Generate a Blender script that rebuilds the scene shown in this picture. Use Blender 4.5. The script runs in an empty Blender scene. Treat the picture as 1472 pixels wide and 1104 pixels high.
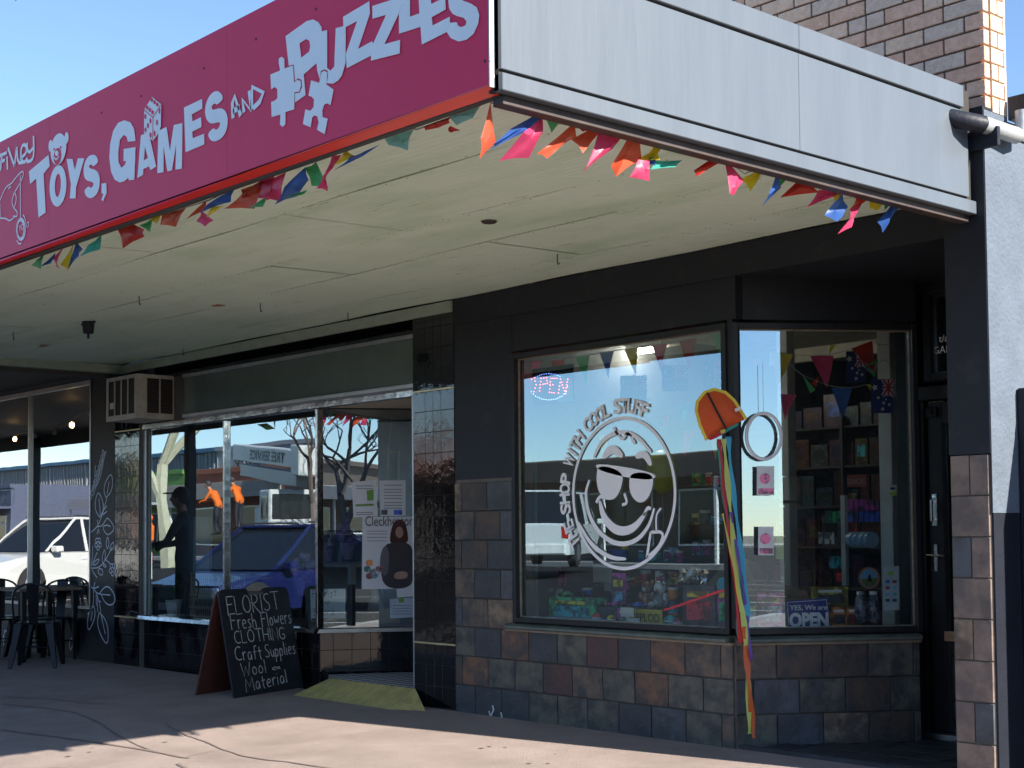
import bpy, bmesh, math, random
from mathutils import Vector, Matrix, Euler, noise
random.seed(7)
S = bpy.context.scene
COL = S.collection
R = math.radians
# ---------------------------------------------------------------- camera
EYE = Vector((0, 0, 1.28)); FPX = 2080.0; CPX = 736.0; CPY = 674.0
def cam_axes(yaw=.84243, pitch=.04431, roll=-.0087):
    cy, sy, cp, sp = math.cos(yaw), math.sin(yaw), math.cos(pitch), math.sin(pitch)
    f = Vector((-sy*cp, cy*cp, sp)); r = Vector((cy, sy, 0)); u = r.cross(f)
    cr, sr = math.cos(roll), math.sin(roll)
    return r*cr+u*sr, u*cr-r*sr, f
AR, AU, AF = cam_axes()
cd = bpy.data.cameras.new('camera'); cam = bpy.data.objects.new('camera', cd); COL.objects.link(cam)
cd.sensor_width = 36; cd.lens = 36*FPX/1472; cd.shift_y = 122/1472; cd.clip_start = .05; cd.clip_end = 1500
mw = Matrix((AR, AU, -AF)).transposed().to_4x4(); mw.translation = EYE; cam.matrix_world = mw
S.camera = cam
# ---------------------------------------------------------------- sky, sun, exposure
SUN = Vector((1.73, .27, 1.0)).normalized()       # towards the sun
W = bpy.data.worlds.new('World'); S.world = W; W.use_nodes = True
nt = W.node_tree; nt.nodes.clear()
sky = nt.nodes.new('ShaderNodeTexSky'); sky.sky_type = 'NISHITA'; sky.sun_disc = False
sky.sun_elevation = math.asin(SUN.z); sky.sun_rotation = math.atan2(SUN.x, SUN.y)
sky.air_density = 1.0; sky.dust_density = 0.0; sky.ozone_density = 3.2; sky.altitude = 1200
bg = nt.nodes.new('ShaderNodeBackground'); bg.inputs[1].default_value = .096
wo = nt.nodes.new('ShaderNodeOutputWorld'); nt.links.new(sky.outputs[0], bg.inputs[0]); nt.links.new(bg.outputs[0], wo.inputs[0])
sl = bpy.data.lights.new('sun', 'SUN'); sl.energy = 5.0; sl.angle = R(.5); sl.color = (1, .93, .83)
so = bpy.data.objects.new('sun', sl); COL.objects.link(so); so.rotation_euler = SUN.to_track_quat('Z', 'Y').to_euler(); so.location = (20, 5, 20)
S.view_settings.view_transform = 'Standard'; S.view_settings.look = 'None'; S.view_settings.gamma = 1
S.view_settings.exposure = 1.42; S.view_settings.use_curve_mapping = False
S.render.engine = 'CYCLES'
cy = S.cycles; cy.max_bounces = 8; cy.diffuse_bounces = 4; cy.glossy_bounces = 4; cy.transparent_max_bounces = 24; cy.transmission_bounces = 6

# ---------------------------------------------------------------- pixel of the photograph -> point on a plane
def ray(x, y): return AF + AR*((x-CPX)/FPX) - AU*((y-CPY)/FPX)
def PY(x, y, Y=6.7): d = ray(x, y); return EYE + d*((Y-EYE.y)/d.y)
def PX(x, y, X): d = ray(x, y); return EYE + d*((X-EYE.x)/d.x)
def PZ(x, y, Z=0): d = ray(x, y); return EYE + d*((Z-EYE.z)/d.z)
def PN(x, y, o, n): d = ray(x, y); n = Vector(n); return EYE + d*((Vector(o)-EYE).dot(n)/d.dot(n))
def mirror_place(px, depth, plane=6.85):             # where a thing stands whose reflection shows at column px
    d = AF + AR*((px-CPX)/FPX); p = d*depth; return Vector((p.x, 2*plane-p.y, 0))
# ---------------------------------------------------------------- materials
def lin(c):
    if isinstance(c, str): c = [int(c[i:i+2], 16)/255 for i in (0, 2, 4)]; return tuple(((v+.055)/1.055)**2.4 if v > .04 else v/12.92 for v in c)
    return tuple(c)
MC = {}
def mat(name, col, rough=.6, metal=0, var=.2, scale=6, bump=0, bscale=60, coat=0, col2=None, emis=0, trans=0, spec=.5, stretch=None, det=4, lo=.35, hi=.65):
    if name in MC: return MC[name]
    m = bpy.data.materials.new(name); m.use_nodes = True; t = m.node_tree; n = t.nodes; L = t.links
    b = n['Principled BSDF']; c = lin(col)
    b.inputs['Roughness'].default_value = rough; b.inputs['Metallic'].default_value = metal
    b.inputs['Coat Weight'].default_value = coat; b.inputs['Coat Roughness'].default_value = .05; b.inputs['Specular IOR Level'].default_value = spec
    tc = n.new('ShaderNodeTexCoord'); oi = n.new('ShaderNodeObjectInfo'); ad = n.new('ShaderNodeVectorMath'); ad.operation = 'MULTIPLY_ADD'
    L.new(oi.outputs['Random'], ad.inputs[0]); ad.inputs[1].default_value = (37, 19, 53); L.new(tc.outputs['Object'], ad.inputs[2])
    src = ad.outputs[0]
    if stretch:
        mp = n.new('ShaderNodeMapping'); mp.inputs['Scale'].default_value = stretch; L.new(src, mp.inputs[0]); src = mp.outputs[0]
    nz = n.new('ShaderNodeTexNoise'); nz.inputs['Scale'].default_value = scale; nz.inputs['Detail'].default_value = det; nz.inputs['Roughness'].default_value = .6; L.new(src, nz.inputs['Vector'])
    rp = n.new('ShaderNodeValToRGB'); L.new(nz.outputs[0], rp.inputs[0])
    c2 = lin(col2) if col2 is not None else tuple(v*(1-var) for v in c)
    rp.color_ramp.elements[0].position = lo; rp.color_ramp.elements[0].color = (*c2, 1)
    rp.color_ramp.elements[1].position = hi; rp.color_ramp.elements[1].color = (*c, 1)
    L.new(rp.outputs[0], b.inputs['Base Color'])
    if emis: L.new(rp.outputs[0], b.inputs['Emission Color']); b.inputs['Emission Strength'].default_value = emis
    if bump:
        n2 = n.new('ShaderNodeTexNoise'); n2.inputs['Scale'].default_value = bscale; n2.inputs['Detail'].default_value = 5; L.new(src, n2.inputs['Vector'])
        bp = n.new('ShaderNodeBump'); bp.inputs['Strength'].default_value = min(1, bump); bp.inputs['Distance'].default_value = .004*max(1, bump); L.new(n2.outputs[0], bp.inputs['Height']); L.new(bp.outputs[0], b.inputs['Normal'])
    if trans:
        tl = n.new('ShaderNodeBsdfTranslucent'); L.new(rp.outputs[0], tl.inputs[0]); mx = n.new('ShaderNodeMixShader'); mx.inputs[0].default_value = trans
        L.new(b.outputs[0], mx.inputs[1]); L.new(tl.outputs[0], mx.inputs[2]); L.new(mx.outputs[0], n['Material Output'].inputs[0])
    MC[name] = m; return m
def glass_mat(name, base, k, tint=(.93, .97, .96), wob=.0, gtint=(1, 1, 1)):
    m = bpy.data.materials.new(name); m.use_nodes = True; t = m.node_tree; n = t.nodes; L = t.links; n.clear()
    tr = n.new('ShaderNodeBsdfTransparent'); tr.inputs[0].default_value = (*tint, 1); gl = n.new('ShaderNodeBsdfGlossy'); gl.inputs['Roughness'].default_value = 0; gl.inputs[0].default_value = (*gtint, 1)
    ge = n.new('ShaderNodeNewGeometry'); fb = n.new('ShaderNodeMath'); fb.operation = 'MULTIPLY_ADD'; fb.inputs[1].default_value = -1; fb.inputs[2].default_value = 1; L.new(ge.outputs['Backfacing'], fb.inputs[0]); mf = n.new('ShaderNodeMath'); mf.operation = 'MULTIPLY'; fr = n.new('ShaderNodeFresnel'); fr.inputs[0].default_value = 1.5; ma = n.new('ShaderNodeMath'); ma.operation = 'MULTIPLY_ADD'; ma.use_clamp = True
    ma.inputs[1].default_value = k; ma.inputs[2].default_value = base; L.new(fr.outputs[0], ma.inputs[0])
    tc = n.new('ShaderNodeTexCoord'); nz = n.new('ShaderNodeTexNoise'); nz.inputs['Scale'].default_value = 1.3; nz.inputs['Detail'].default_value = 1; L.new(tc.outputs['Object'], nz.inputs['Vector'])
    bp = n.new('ShaderNodeBump'); bp.inputs['Strength'].default_value = 1; bp.inputs['Distance'].default_value = wob; L.new(nz.outputs[0], bp.inputs['Height']); L.new(bp.outputs[0], gl.inputs['Normal'])
    mx = n.new('ShaderNodeMixShader'); L.new(ma.outputs[0], mf.inputs[0]); L.new(fb.outputs[0], mf.inputs[1]); L.new(mf.outputs[0], mx.inputs[0]); L.new(tr.outputs[0], mx.inputs[1]); L.new(gl.outputs[0], mx.inputs[2])
    o = n.new('ShaderNodeOutputMaterial'); L.new(mx.outputs[0], o.inputs[0]); MC[name] = m; return m
# ---------------------------------------------------------------- mesh building
class MB:
    def __init__(s): s.v = []; s.f = []; s.smooth = False
    def quad(s, a, b, c, d): i = len(s.v); s.v += [Vector(p) for p in (a, b, c, d)]; s.f.append((i, i+1, i+2, i+3)); return s
    def poly(s, pts): i = len(s.v); s.v += [Vector(p) for p in pts]; s.f.append(tuple(range(i, i+len(pts)))); return s
    def hexa(s, p):                                  # 8 points: bottom 4, top 4
        i = len(s.v); s.v += [Vector(q) for q in p]
        for f in ((3, 2, 1, 0), (4, 5, 6, 7), (0, 1, 5, 4), (1, 2, 6, 5), (2, 3, 7, 6), (3, 0, 4, 7)): s.f.append(tuple(i+k for k in f))
        return s
    def box(s, x0, x1, y0, y1, z0, z1, M=None):
        p = [Vector(q) for q in ((x0, y0, z0), (x1, y0, z0), (x1, y1, z0), (x0, y1, z0), (x0, y0, z1), (x1, y0, z1), (x1, y1, z1), (x0, y1, z1))]
        if M is not None: p = [M @ q for q in p]
        return s.hexa(p)
    def bbox(s, x0, x1, y0, y1, z0, z1, c=.004, M=None):   # box with chamfered edges
        i = len(s.v); V = []
        for sx in (0, 1):
            for sy in (0, 1):
                for sz in (0, 1):
                    X, Y, Z = (x0, x1)[sx], (y0, y1)[sy], (z0, z1)[sz]; dx, dy, dz = (c, -c)[sx], (c, -c)[sy], (c, -c)[sz]
                    V += [Vector((X, Y+dy, Z+dz)), Vector((X+dx, Y, Z+dz)), Vector((X+dx, Y+dy, Z))]
        if M is not None: V = [M @ q for q in V]
        s.v += V; g = lambda sx, sy, sz, k: i+(sx*4+sy*2+sz)*3+k
        F = []
        for a in (0, 1):
            F += [[g(a, 0, 0, 0), g(a, 1, 0, 0), g(a, 1, 1, 0), g(a, 0, 1, 0)], [g(0, a, 0, 1), g(1, a, 0, 1), g(1, a, 1, 1), g(0, a, 1, 1)], [g(0, 0, a, 2), g(1, 0, a, 2), g(1, 1, a, 2), g(0, 1, a, 2)]]
            for b in (0, 1):
                F += [[g(a, b, 0, 0), g(a, b, 0, 1), g(a, b, 1, 1), g(a, b, 1, 0)], [g(a, 0, b, 0), g(a, 0, b, 2), g(a, 1, b, 2), g(a, 1, b, 0)], [g(0, a, b, 1), g(0, a, b, 2), g(1, a, b, 2), g(1, a, b, 1)]]
                for c_ in (0, 1): F.append([g(a, b, c_, 0), g(a, b, c_, 1), g(a, b, c_, 2)])
        s.f += [tuple(f) for f in F]; s.fix = True; return s
    def tube(s, pts, r, n=8, cap=True):
        pts = [Vector(p) for p in pts]; rr = r if isinstance(r, (list, tuple)) else [r]*len(pts); i = len(s.v); up = None
        for k, p in enumerate(pts):
            d = (pts[min(k+1, len(pts)-1)]-pts[max(k-1, 0)]).normalized()
            if up is None: up = Vector((0, 0, 1)) if abs(d.z) < .9 else Vector((1, 0, 0))
            a = d.cross(up).normalized(); up = a.cross(d).normalized()
            for j in range(n): t = 2*math.pi*j/n; s.v.append(p+(a*math.cos(t)+up*math.sin(t))*rr[k])
        for k in range(len(pts)-1):
            for j in range(n): s.f.append((i+k*n+j, i+k*n+(j+1) % n, i+(k+1)*n+(j+1) % n, i+(k+1)*n+j))
        if cap: s.f.append(tuple(i+j for j in range(n))[::-1]); s.f.append(tuple(i+(len(pts)-1)*n+j for j in range(n)))
        s.smooth = True; return s
    def lathe(s, o, prof, n=16, ax=(0, 0, 1)):       # prof [(r,z)]
        o = Vector(o); q = Vector((0, 0, 1)).rotation_difference(Vector(ax)); i = len(s.v)
        for r, z in prof:
            for j in range(n): t = 2*math.pi*j/n; s.v.append(o+q @ Vector((r*math.cos(t), r*math.sin(t), z)))
        for k in range(len(prof)-1):
            for j in range(n): s.f.append((i+k*n+j, i+k*n+(j+1) % n, i+(k+1)*n+(j+1) % n, i+(k+1)*n+j))
        s.f.append(tuple(i+j for j in range(n))[::-1]); s.f.append(tuple(i+(len(prof)-1)*n+j for j in range(n)))
        s.smooth = True; return s
    def sphere(s, o, r, n=10, sc=(1, 1, 1)):
        b = len(s.v); s.lathe((0, 0, 0), [(max(.001, math.sin(math.pi*k/n))*r, -math.cos(math.pi*k/n)*r) for k in range(n+1)], n+4)
        for k in range(b, len(s.v)): v = s.v[k]; s.v[k] = Vector((v.x*sc[0], v.y*sc[1], v.z*sc[2]))+Vector(o)
        return s
    def prism(s, pts, d):                            # outline (3d, planar) pushed along d
        i = len(s.v); n = len(pts); d = Vector(d); s.v += [Vector(p) for p in pts]+[Vector(p)+d for p in pts]
        s.f.append(tuple(range(i, i+n))[::-1]); s.f.append(tuple(range(i+n, i+2*n)))
        for k in range(n): s.f.append((i+k, i+(k+1) % n, i+n+(k+1) % n, i+n+k))
        s.fix = True; return s
    def ribbon(s, pts, w, n, lift=0, closed=False):  # flat strip of width w along pts on a plane with normal n
        pts = [Vector(p) for p in pts]; n = Vector(n).normalized(); N = len(pts); i = len(s.v)
        for k, p in enumerate(pts):
            a = pts[(k-1) % N] if (closed or k) else p; b = pts[(k+1) % N] if (closed or k < N-1) else p
            d1 = (p-a); d2 = (b-p); d = (d1.normalized() if d1.length > 1e-9 else Vector())+(d2.normalized() if d2.length > 1e-9 else Vector())
            if d.length < 1e-6: d = d1 if d1.length else d2
            ww = w[k] if isinstance(w, (list, tuple)) else w
            sd = n.cross(d).normalized()*ww/2; s.v += [p+sd+n*lift, p-sd+n*lift]
        for k in range(N if closed else N-1): k2 = (k+1) % N; s.f.append((i+2*k, i+2*k+1, i+2*k2+1, i+2*k2))
        return s
def setp(o, label=None, cat=None, group=None, kind=None):
    for k, v in (('label', label), ('category', cat), ('group', group), ('kind', kind)):
        if v: o[k] = v
    return o
def thing(name, label, cat, loc=(0, 0, 0), group=None, kind=None):
    o = bpy.data.objects.new(name, None); o.empty_display_size = .2; o.location = loc; COL.objects.link(o); return setp(o, label, cat, group, kind)
def mesh_of(name, b):
    me = bpy.data.meshes.new(name); me.from_pydata([tuple(v) for v in b.v], [], b.f)
    if getattr(b, 'fix', False):
        bm = bmesh.new(); bm.from_mesh(me); bmesh.ops.recalc_face_normals(bm, faces=bm.faces); bm.to_mesh(me); bm.free()
    if b.smooth:
        bm = bmesh.new(); bm.from_mesh(me); bmesh.ops.remove_doubles(bm, verts=bm.verts, dist=1e-5); bm.to_mesh(me); bm.free()
        me.polygons.foreach_set('use_smooth', [True]*len(me.polygons)); me.set_sharp_from_angle(angle=R(38))
    me.update(); return me
def link(o, parent=None):
    COL.objects.link(o)
    if parent is not None:
        o.parent = parent
        if parent.parent is None: o.matrix_parent_inverse = parent.matrix_basis.inverted()
    return o
def part(name, b, m, parent, label=None):           # a part modelled in world coordinates
    me = mesh_of(name, b); me.materials.append(m); o = bpy.data.objects.new(name, me); link(o, parent)
    if label: o['label'] = label
    return o
def solo(name, b, m, label=None, cat=None, group=None, kind=None):   # a thing that is one mesh; origin at its base
    xs = [v.x for v in b.v]; ys = [v.y for v in b.v]; zs = [v.z for v in b.v]
    c = Vector(((min(xs)+max(xs))/2, (min(ys)+max(ys))/2, min(zs))) if kind != 'structure' else Vector()
    b.v = [v-c for v in b.v]; me = mesh_of(name, b); me.materials.append(m); o = bpy.data.objects.new(name, me); o.location = c; COL.objects.link(o)
    return setp(o, label, cat, group, kind)
def copy_tree(o, parent=None):
    c = o.copy(); COL.objects.link(c)
    if parent is not None: c.parent = parent
    for ch in o.children: copy_tree(ch, c)
    return c
PM = {}
def piece(name, key, build, m, parent, loc, rot=None):   # cheap repeated piece sharing mesh data
    k = (name, m.name)+key
    if k not in PM: b = MB(); build(b); me = mesh_of(name, b); me.materials.append(m); PM[k] = me
    o = bpy.data.objects.new(name, PM[k]); o.location = loc
    if rot is not None: o.rotation_euler = rot
    link(o, parent); return o
def frame(o, xd):
    xd = Vector(xd).normalized(); z = Vector((0, 0, 1)); y = z.cross(xd); M = Matrix((xd, y, z)).transposed().to_4x4(); M.translation = Vector(o); return M
def tile(parent, x0, x1, z0, z1, m, M, name='tile', gap=.005, t=.012, jit=.0015, c=.0015):
    w = round(x1-x0-gap, 3); h = round(z1-z0-gap, 3)
    if w < .01 or h < .01: return
    k = (w, h, t)
    b = lambda B: B.bbox(-w/2, w/2, -t, 0, -h/2, h/2, c)
    loc = M @ Vector(((x0+x1)/2, -random.uniform(0, jit), (z0+z1)/2))
    rz = math.atan2(M[1][0], M[0][0])
    return piece(name, k, b, m, parent, loc, Euler((random.uniform(-1, 1)*jit*2, 0, rz+random.uniform(-1, 1)*jit*2)))
# ---------------------------------------------------------------- flat print: outlines with holes, and lettering
def plane_shape(name, loops, o, xd, zd, m, parent, thick=.002, smooth=()):
    """loops: lists of 3d points on the plane; first is outer, others holes"""
    o = Vector(o); xd = Vector(xd).normalized(); zd = Vector(zd).normalized(); nd = xd.cross(zd)
    cu = bpy.data.curves.new(name, 'CURVE'); cu.dimensions = '2D'; cu.fill_mode = 'BOTH'; cu.extrude = thick/2
    for li, lp in enumerate(loops):
        q = [((Vector(p)-o).dot(xd), (Vector(p)-o).dot(zd)) for p in lp]
        if li in smooth: q = chaikin(q, 2)
        sp = cu.splines.new('POLY'); sp.points.add(len(q)-1); sp.use_cyclic_u = True
        for k, (a, b) in enumerate(q): sp.points[k].co = (a, b, 0, 1)
    t = bpy.data.objects.new(name, cu); me = bpy.data.meshes.new_from_object(t); bpy.data.objects.remove(t)
    M = Matrix((xd, zd, nd)).transposed().to_4x4(); M.translation = o; me.transform(M); me.materials.clear(); me.materials.append(m)
    ob = bpy.data.objects.new(name, me); link(ob, parent); return ob
def chaikin(q, n):
    for _ in range(n):
        r = []
        for k in range(len(q)): a, b = q[k], q[(k+1) % len(q)]; r += [tuple(a[i]*.75+b[i]*.25 for i in range(len(a))), tuple(a[i]*.25+b[i]*.75 for i in range(len(a)))]
        q = r
    return q
def smoothline(q, n=2):
    q = [Vector(p) for p in q]
    for _ in range(n):
        r = [q[0]]
        for a, b in zip(q, q[1:]): r += [a*.75+b*.25, a*.25+b*.75]
        q = r+[q[-1]]
    return q
def text_on(name, s, o, xd, zd, h, m, parent, w=None, bold=0, thick=.002, shear=0, align='LEFT'):
    cu = bpy.data.curves.new(name, 'FONT'); cu.body = s; cu.size = 1; cu.offset = bold; cu.shear = shear; cu.resolution_u = 3; cu.extrude = 0
    t = bpy.data.objects.new(name, cu); COL.objects.link(t); bpy.context.view_layer.update()
    me = bpy.data.meshes.new_from_object(t.evaluated_get(bpy.context.evaluated_depsgraph_get())); bpy.data.objects.remove(t)
    xs = [v.co.x for v in me.vertices]; x0, x1 = min(xs), max(xs); sz = h/.72
    sx = sz if w is None else w/(x1-x0)
    ax = {'LEFT': x0, 'CENTER': (x0+x1)/2}[align]
    xd = Vector(xd).normalized(); zd = Vector(zd).normalized(); nd = xd.cross(zd)
    for v in me.vertices: v.co = Vector(o)+xd*((v.co.x-ax)*sx)+zd*(v.co.y*sz)+nd*thick
    me.materials.clear(); me.materials.append(m); ob = bpy.data.objects.new(name, me); link(ob, parent); return ob
# single-stroke handwriting
G = {'F': (.6, ['0001', '00.9 .6 1'], [[(0, 0), (0, 1)], [(0, 1), (.6, 1)], [(0, .55), (.45, .55)]]), }
def _g(w, *st): return (w, [[(a, b) for a, b in zip(s[::2], s[1::2])] for s in st])
G = {'F': _g(.55, [0, -.05, .02, 1], [0, 1, .6, 1], [0, .55, .45, .58]), 'L': _g(.5, [0, 1, 0, 0, .5, .02]), 'O': _g(.7, [.35, 1, .08, .8, 0, .5, .08, .15, .35, 0, .62, .15, .7, .5, .6, .85, .35, 1]),
 'R': _g(.6, [0, 0, 0, 1], [0, 1, .4, .98, .55, .78, .4, .55, 0, .5, .6, -.05]), 'I': _g(.1, [.05, 1, .05, 0]), 'S': _g(.55, [.55, .9, .3, 1, .05, .8, .2, .55, .5, .4, .5, .12, .25, 0, 0, .12]), 'T': _g(.7, [0, 1, .75, 1], [.38, 1, .4, 0]),
 'r': _g(.3, [0, .6, .03, 0], [.02, .35, .15, .58, .33, .55]), 'e': _g(.42, [.02, .32, .4, .35, .35, .55, .2, .62, .03, .45, .02, .2, .15, 0, .4, .08]), 's': _g(.35, [.33, .55, .15, .6, .04, .45, .3, .25, .28, .05, .12, 0, 0, .08]),
 'h': _g(.4, [.02, 1, 0, 0], [0, .35, .2, .58, .35, .45, .36, 0]), 'l': _g(.12, [.04, 1, .06, 0]), 'o': _g(.42, [.2, .6, .03, .45, .02, .15, .2, 0, .38, .15, .38, .45, .2, .6]), 'w': _g(.6, [0, .6, .12, .02, .3, .45, .45, .02, .6, .6]),
 'C': _g(.6, [.6, .88, .35, 1, .08, .8, 0, .5, .08, .15, .32, 0, .6, .08]), 'H': _g(.6, [0, 1, 0, 0], [.6, 1, .58, 0], [0, .5, .6, .5]), 'N': _g(.6, [0, 0, .02, 1, .58, 0, .6, 1]), 'G': _g(.62, [.6, .85, .35, 1, .08, .8, 0, .5, .08, .15, .35, 0, .6, .15, .6, .42, .35, .42]),
 'a': _g(.42, [.36, .5, .2, .6, .03, .4, .05, .1, .2, 0, .36, .2, .37, .55, .4, 0]), 'f': _g(.35, [.4, .92, .25, 1, .15, .8, .15, 0], [0, .55, .35, .55]), 't': _g(.35, [.15, .9, .17, .05, .3, 0], [0, .6, .35, .6]), 'u': _g(.42, [0, .6, .05, .1, .2, 0, .36, .15, .37, .6, .4, 0]),
 'p': _g(.42, [.02, .6, 0, -.4], [0, .45, .2, .6, .38, .45, .36, .15, .18, 0, 0, .12]), 'i': _g(.1, [.04, .58, .05, 0], [.04, .8, .06, .84]), 'W': _g(.85, [0, 1, .2, 0, .42, .7, .62, 0, .85, 1]), 'M': _g(.8, [0, 0, .08, 1, .4, .35, .72, 1, .8, 0]), 'd': _g(.42, [.36, .5, .2, .6, .03, .4, .05, .1, .2, 0, .36, .2], [.37, 1, .38, 0]),
 '&': _g(.6, [.6, .15, .35, .45, .15, .45, .02, .3, .15, .15, .35, .2, .58, .45]), '.': _g(.12, [.04, .04, .07, .0]), ' ': _g(.35), "'": _g(.1, [.03, 1, .0, .8]), 'D': _g(.6, [0, 0, 0, 1], [0, 1, .35, .95, .6, .6, .5, .2, 0, 0]), 'A': _g(.6, [0, 0, .3, 1, .6, 0], [.12, .4, .5, .4]), 'P': _g(.5, [0, 0, 0, 1, .4, .95, .5, .75, .35, .52, 0, .48]), 'E': _g(.5, [.5, 1, 0, 1, 0, 0, .5, 0], [0, .5, .4, .5])}
def handwrite(name, s, o, xd, zd, width, h, m, parent, w=.008, lift=.002, jit=.03):
    o = Vector(o); xd = Vector(xd).normalized(); zd = Vector(zd).normalized(); nd = xd.cross(zd)
    tot = sum(G[c][0]+.17 for c in s)-.17; k = width/tot; x = 0; B = MB()
    for c in s:
        gw, st = G[c]; dy = random.uniform(-jit, jit)
        for q in st:
            pts = [o+xd*((x+a)*k)+zd*((b+dy)*h) for a, b in q]
            if len(pts) > 2 and c not in 'NMWLIHFTE': pts = smoothline(pts, 2)
            B.ribbon(pts, w, nd, lift)
        x += gw+.17
    return part(name, B, m, parent)
# ================================================================ materials
black = mat('charcoal_paint', (.0175, .0195, .025), .5, spec=.3, bump=.35, bscale=25, col2=(.034, .034, .036), scale=5, det=8, lo=.30, hi=.42)
black2 = mat('charcoal_trim', (.017, .018, .02), .45, spec=.35, bump=.2, bscale=30)
navy = mat('dark_wall_navy', (.014, .017, .026), .5, spec=.3, bump=.6, bscale=50)
btile = mat('black_glazed_tile', (.006, .0065, .009), .04, var=.3, spec=.75, bump=.35, bscale=9)
bgrout = mat('tile_grout', (.16, .15, .13), .9, bump=.5)
sgrout = mat('slate_grout', (.24, .20, .17), .95, bump=.8, bscale=150)
slates = [mat('slate_'+n, a, .62, col2=b, scale=sc, bump=2.6, bscale=19, lo=lo, hi=hi, det=7) for n, a, b, sc, lo, hi in (
    ('rust', (.20, .10, .058), (.06, .055, .052), 8, .40, .62), ('blue', (.06, .066, .073), (.038, .043, .05), 7, .35, .65), ('brown', (.15, .11, .08), (.05, .052, .053), 8, .40, .60),
    ('plum', (.10, .05, .045), (.06, .045, .045), 4, .4, .6), ('moss', (.12, .115, .09), (.05, .055, .055), 8, .42, .6), ('tan', (.24, .18, .12), (.10, .075, .06), 9, .45, .6), ('steel', (.085, .095, .11), (.05, .055, .06), 6, .4, .6), ('umber', (.10, .068, .05), (.045, .045, .046), 7, .4, .62))]
SL = dict(zip('rbwpmtsu', slates))
chrome = mat('worn_chrome', (.75, .74, .72), .16, 1, bump=.6, bscale=12, var=.3, scale=20)
alu = mat('aluminium', (.55, .55, .55), .35, 1, var=.2)
steel = mat('bright_steel', (.7, .7, .7), .2, 1)
white = mat('white_paint', (.75, .75, .73), .45)
cream = mat('cream_paint', (.62, .55, .42), .6, var=.12)
vinyl = mat('white_vinyl', (.92, .92, .93), .45, var=.04)
green_sill = mat('sage_sill_paint', (.13, .15, .12), .45, bump=.5, var=.35, scale=12)
mort = mat('sill_mortar', (.28, .24, .18), .95, bump=1)
gwin = glass_mat('shop_glass', .24, 1.2, wob=.0006, gtint=(.68, .88, 1))
gsplay = glass_mat('door_side_glass', .28, 1.2, gtint=(.75, .9, 1), wob=.0004)
gflor = glass_mat('florist_glass', .28, 1.2, gtint=(.8, .93, 1), wob=.0008)
gfrost = mat('painted_glass', (.12, .155, .135), .08, var=.1, spec=.6)
gshade = mat('smoked_glass', (.01, .011, .013), .05, var=.1, spec=.6)
asph = mat('path_asphalt', (.37, .30, .27), .9, spec=.2, col2=(.27, .215, .192), scale=2.2, bump=1.6, bscale=170, det=8, lo=.3, hi=.7)
roadm = mat('road_asphalt', (.03, .03, .031), .95, spec=.1, var=.3, scale=1.5, bump=1.5, bscale=90, det=8)
seal = mat('crack_sealant', (.24, .19, .165), .7, bump=1)
concm = mat('concrete', (.38, .36, .33), .85, bump=1, bscale=60)
paintw = mat('road_paint', (.7, .7, .68), .6, var=.3, scale=20)
earth = mat('dry_ground', (.16, .13, .08), .95, var=.4, scale=.5)
wood = mat('wood', (.22, .12, .06), .5, col2=(.12, .065, .035), scale=5, stretch=(1, 8, 8), bump=.6)
palewood = mat('pale_wood', (.45, .30, .17), .5, col2=(.3, .19, .1), scale=4, stretch=(1, 10, 10), bump=.5)
bulbm = mat('warm_bulb', (1, .62, .25), .4, emis=12, var=0)

# ================================================================ ground
def grid(x0, x1, y0, y1, zf, nx, ny):
    b = MB()
    for j in range(ny+1):
        for i in range(nx+1): x = x0+(x1-x0)*i/nx; y = y0+(y1-y0)*j/ny; b.v.append(Vector((x, y, zf(x, y))))
    for j in range(ny):
        for i in range(nx): a = j*(nx+1)+i; b.f.append((a, a+1, a+nx+2, a+nx+1))
    return b
PATHZ = lambda y: -.03*(6.72-min(y, 6.72))
def roadz(x, y): return -.27+(2.3-y)*.03 if y > -12 else .16+(y+12)*.0
solo('ground', grid(-700, 500, -500, 700, lambda x, y: -.6, 2, 2), earth, kind='structure')
solo('road', grid(-260, 160, -19, 2.3, roadz, 4, 60), roadm, kind='structure')
solo('footpath', grid(-70, 60, 2.5, 6.76, lambda x, y: PATHZ(y), 10, 20), asph, kind='structure')
kb = MB()
for i in range(54): kb.bbox(-70+i*2.4, -70+i*2.4+2.39, 2.3, 2.5, -.6, PATHZ(2.5), .015)
solo('kerb', kb, concm, kind='structure')
solo('opposite_footpath', grid(-260, 160, -23, -19, lambda x, y: .30, 2, 2).box(-260, 160, -19.15, -19, -.3, .3), concm, kind='structure')
bl = MB()
for i in range(60):
    x = -120+i*2.9; a, b_ = Vector((x, 2.1)), Vector((x-2.4, -2.6)); n = Vector((.05, 0))
    bl.quad(*[(p.x, p.y, roadz(p.x, p.y)+.006) for p in (a-n, a+n, b_+n, b_-n)])
solo('bay_lines', bl, paintw, kind='structure')
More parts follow.
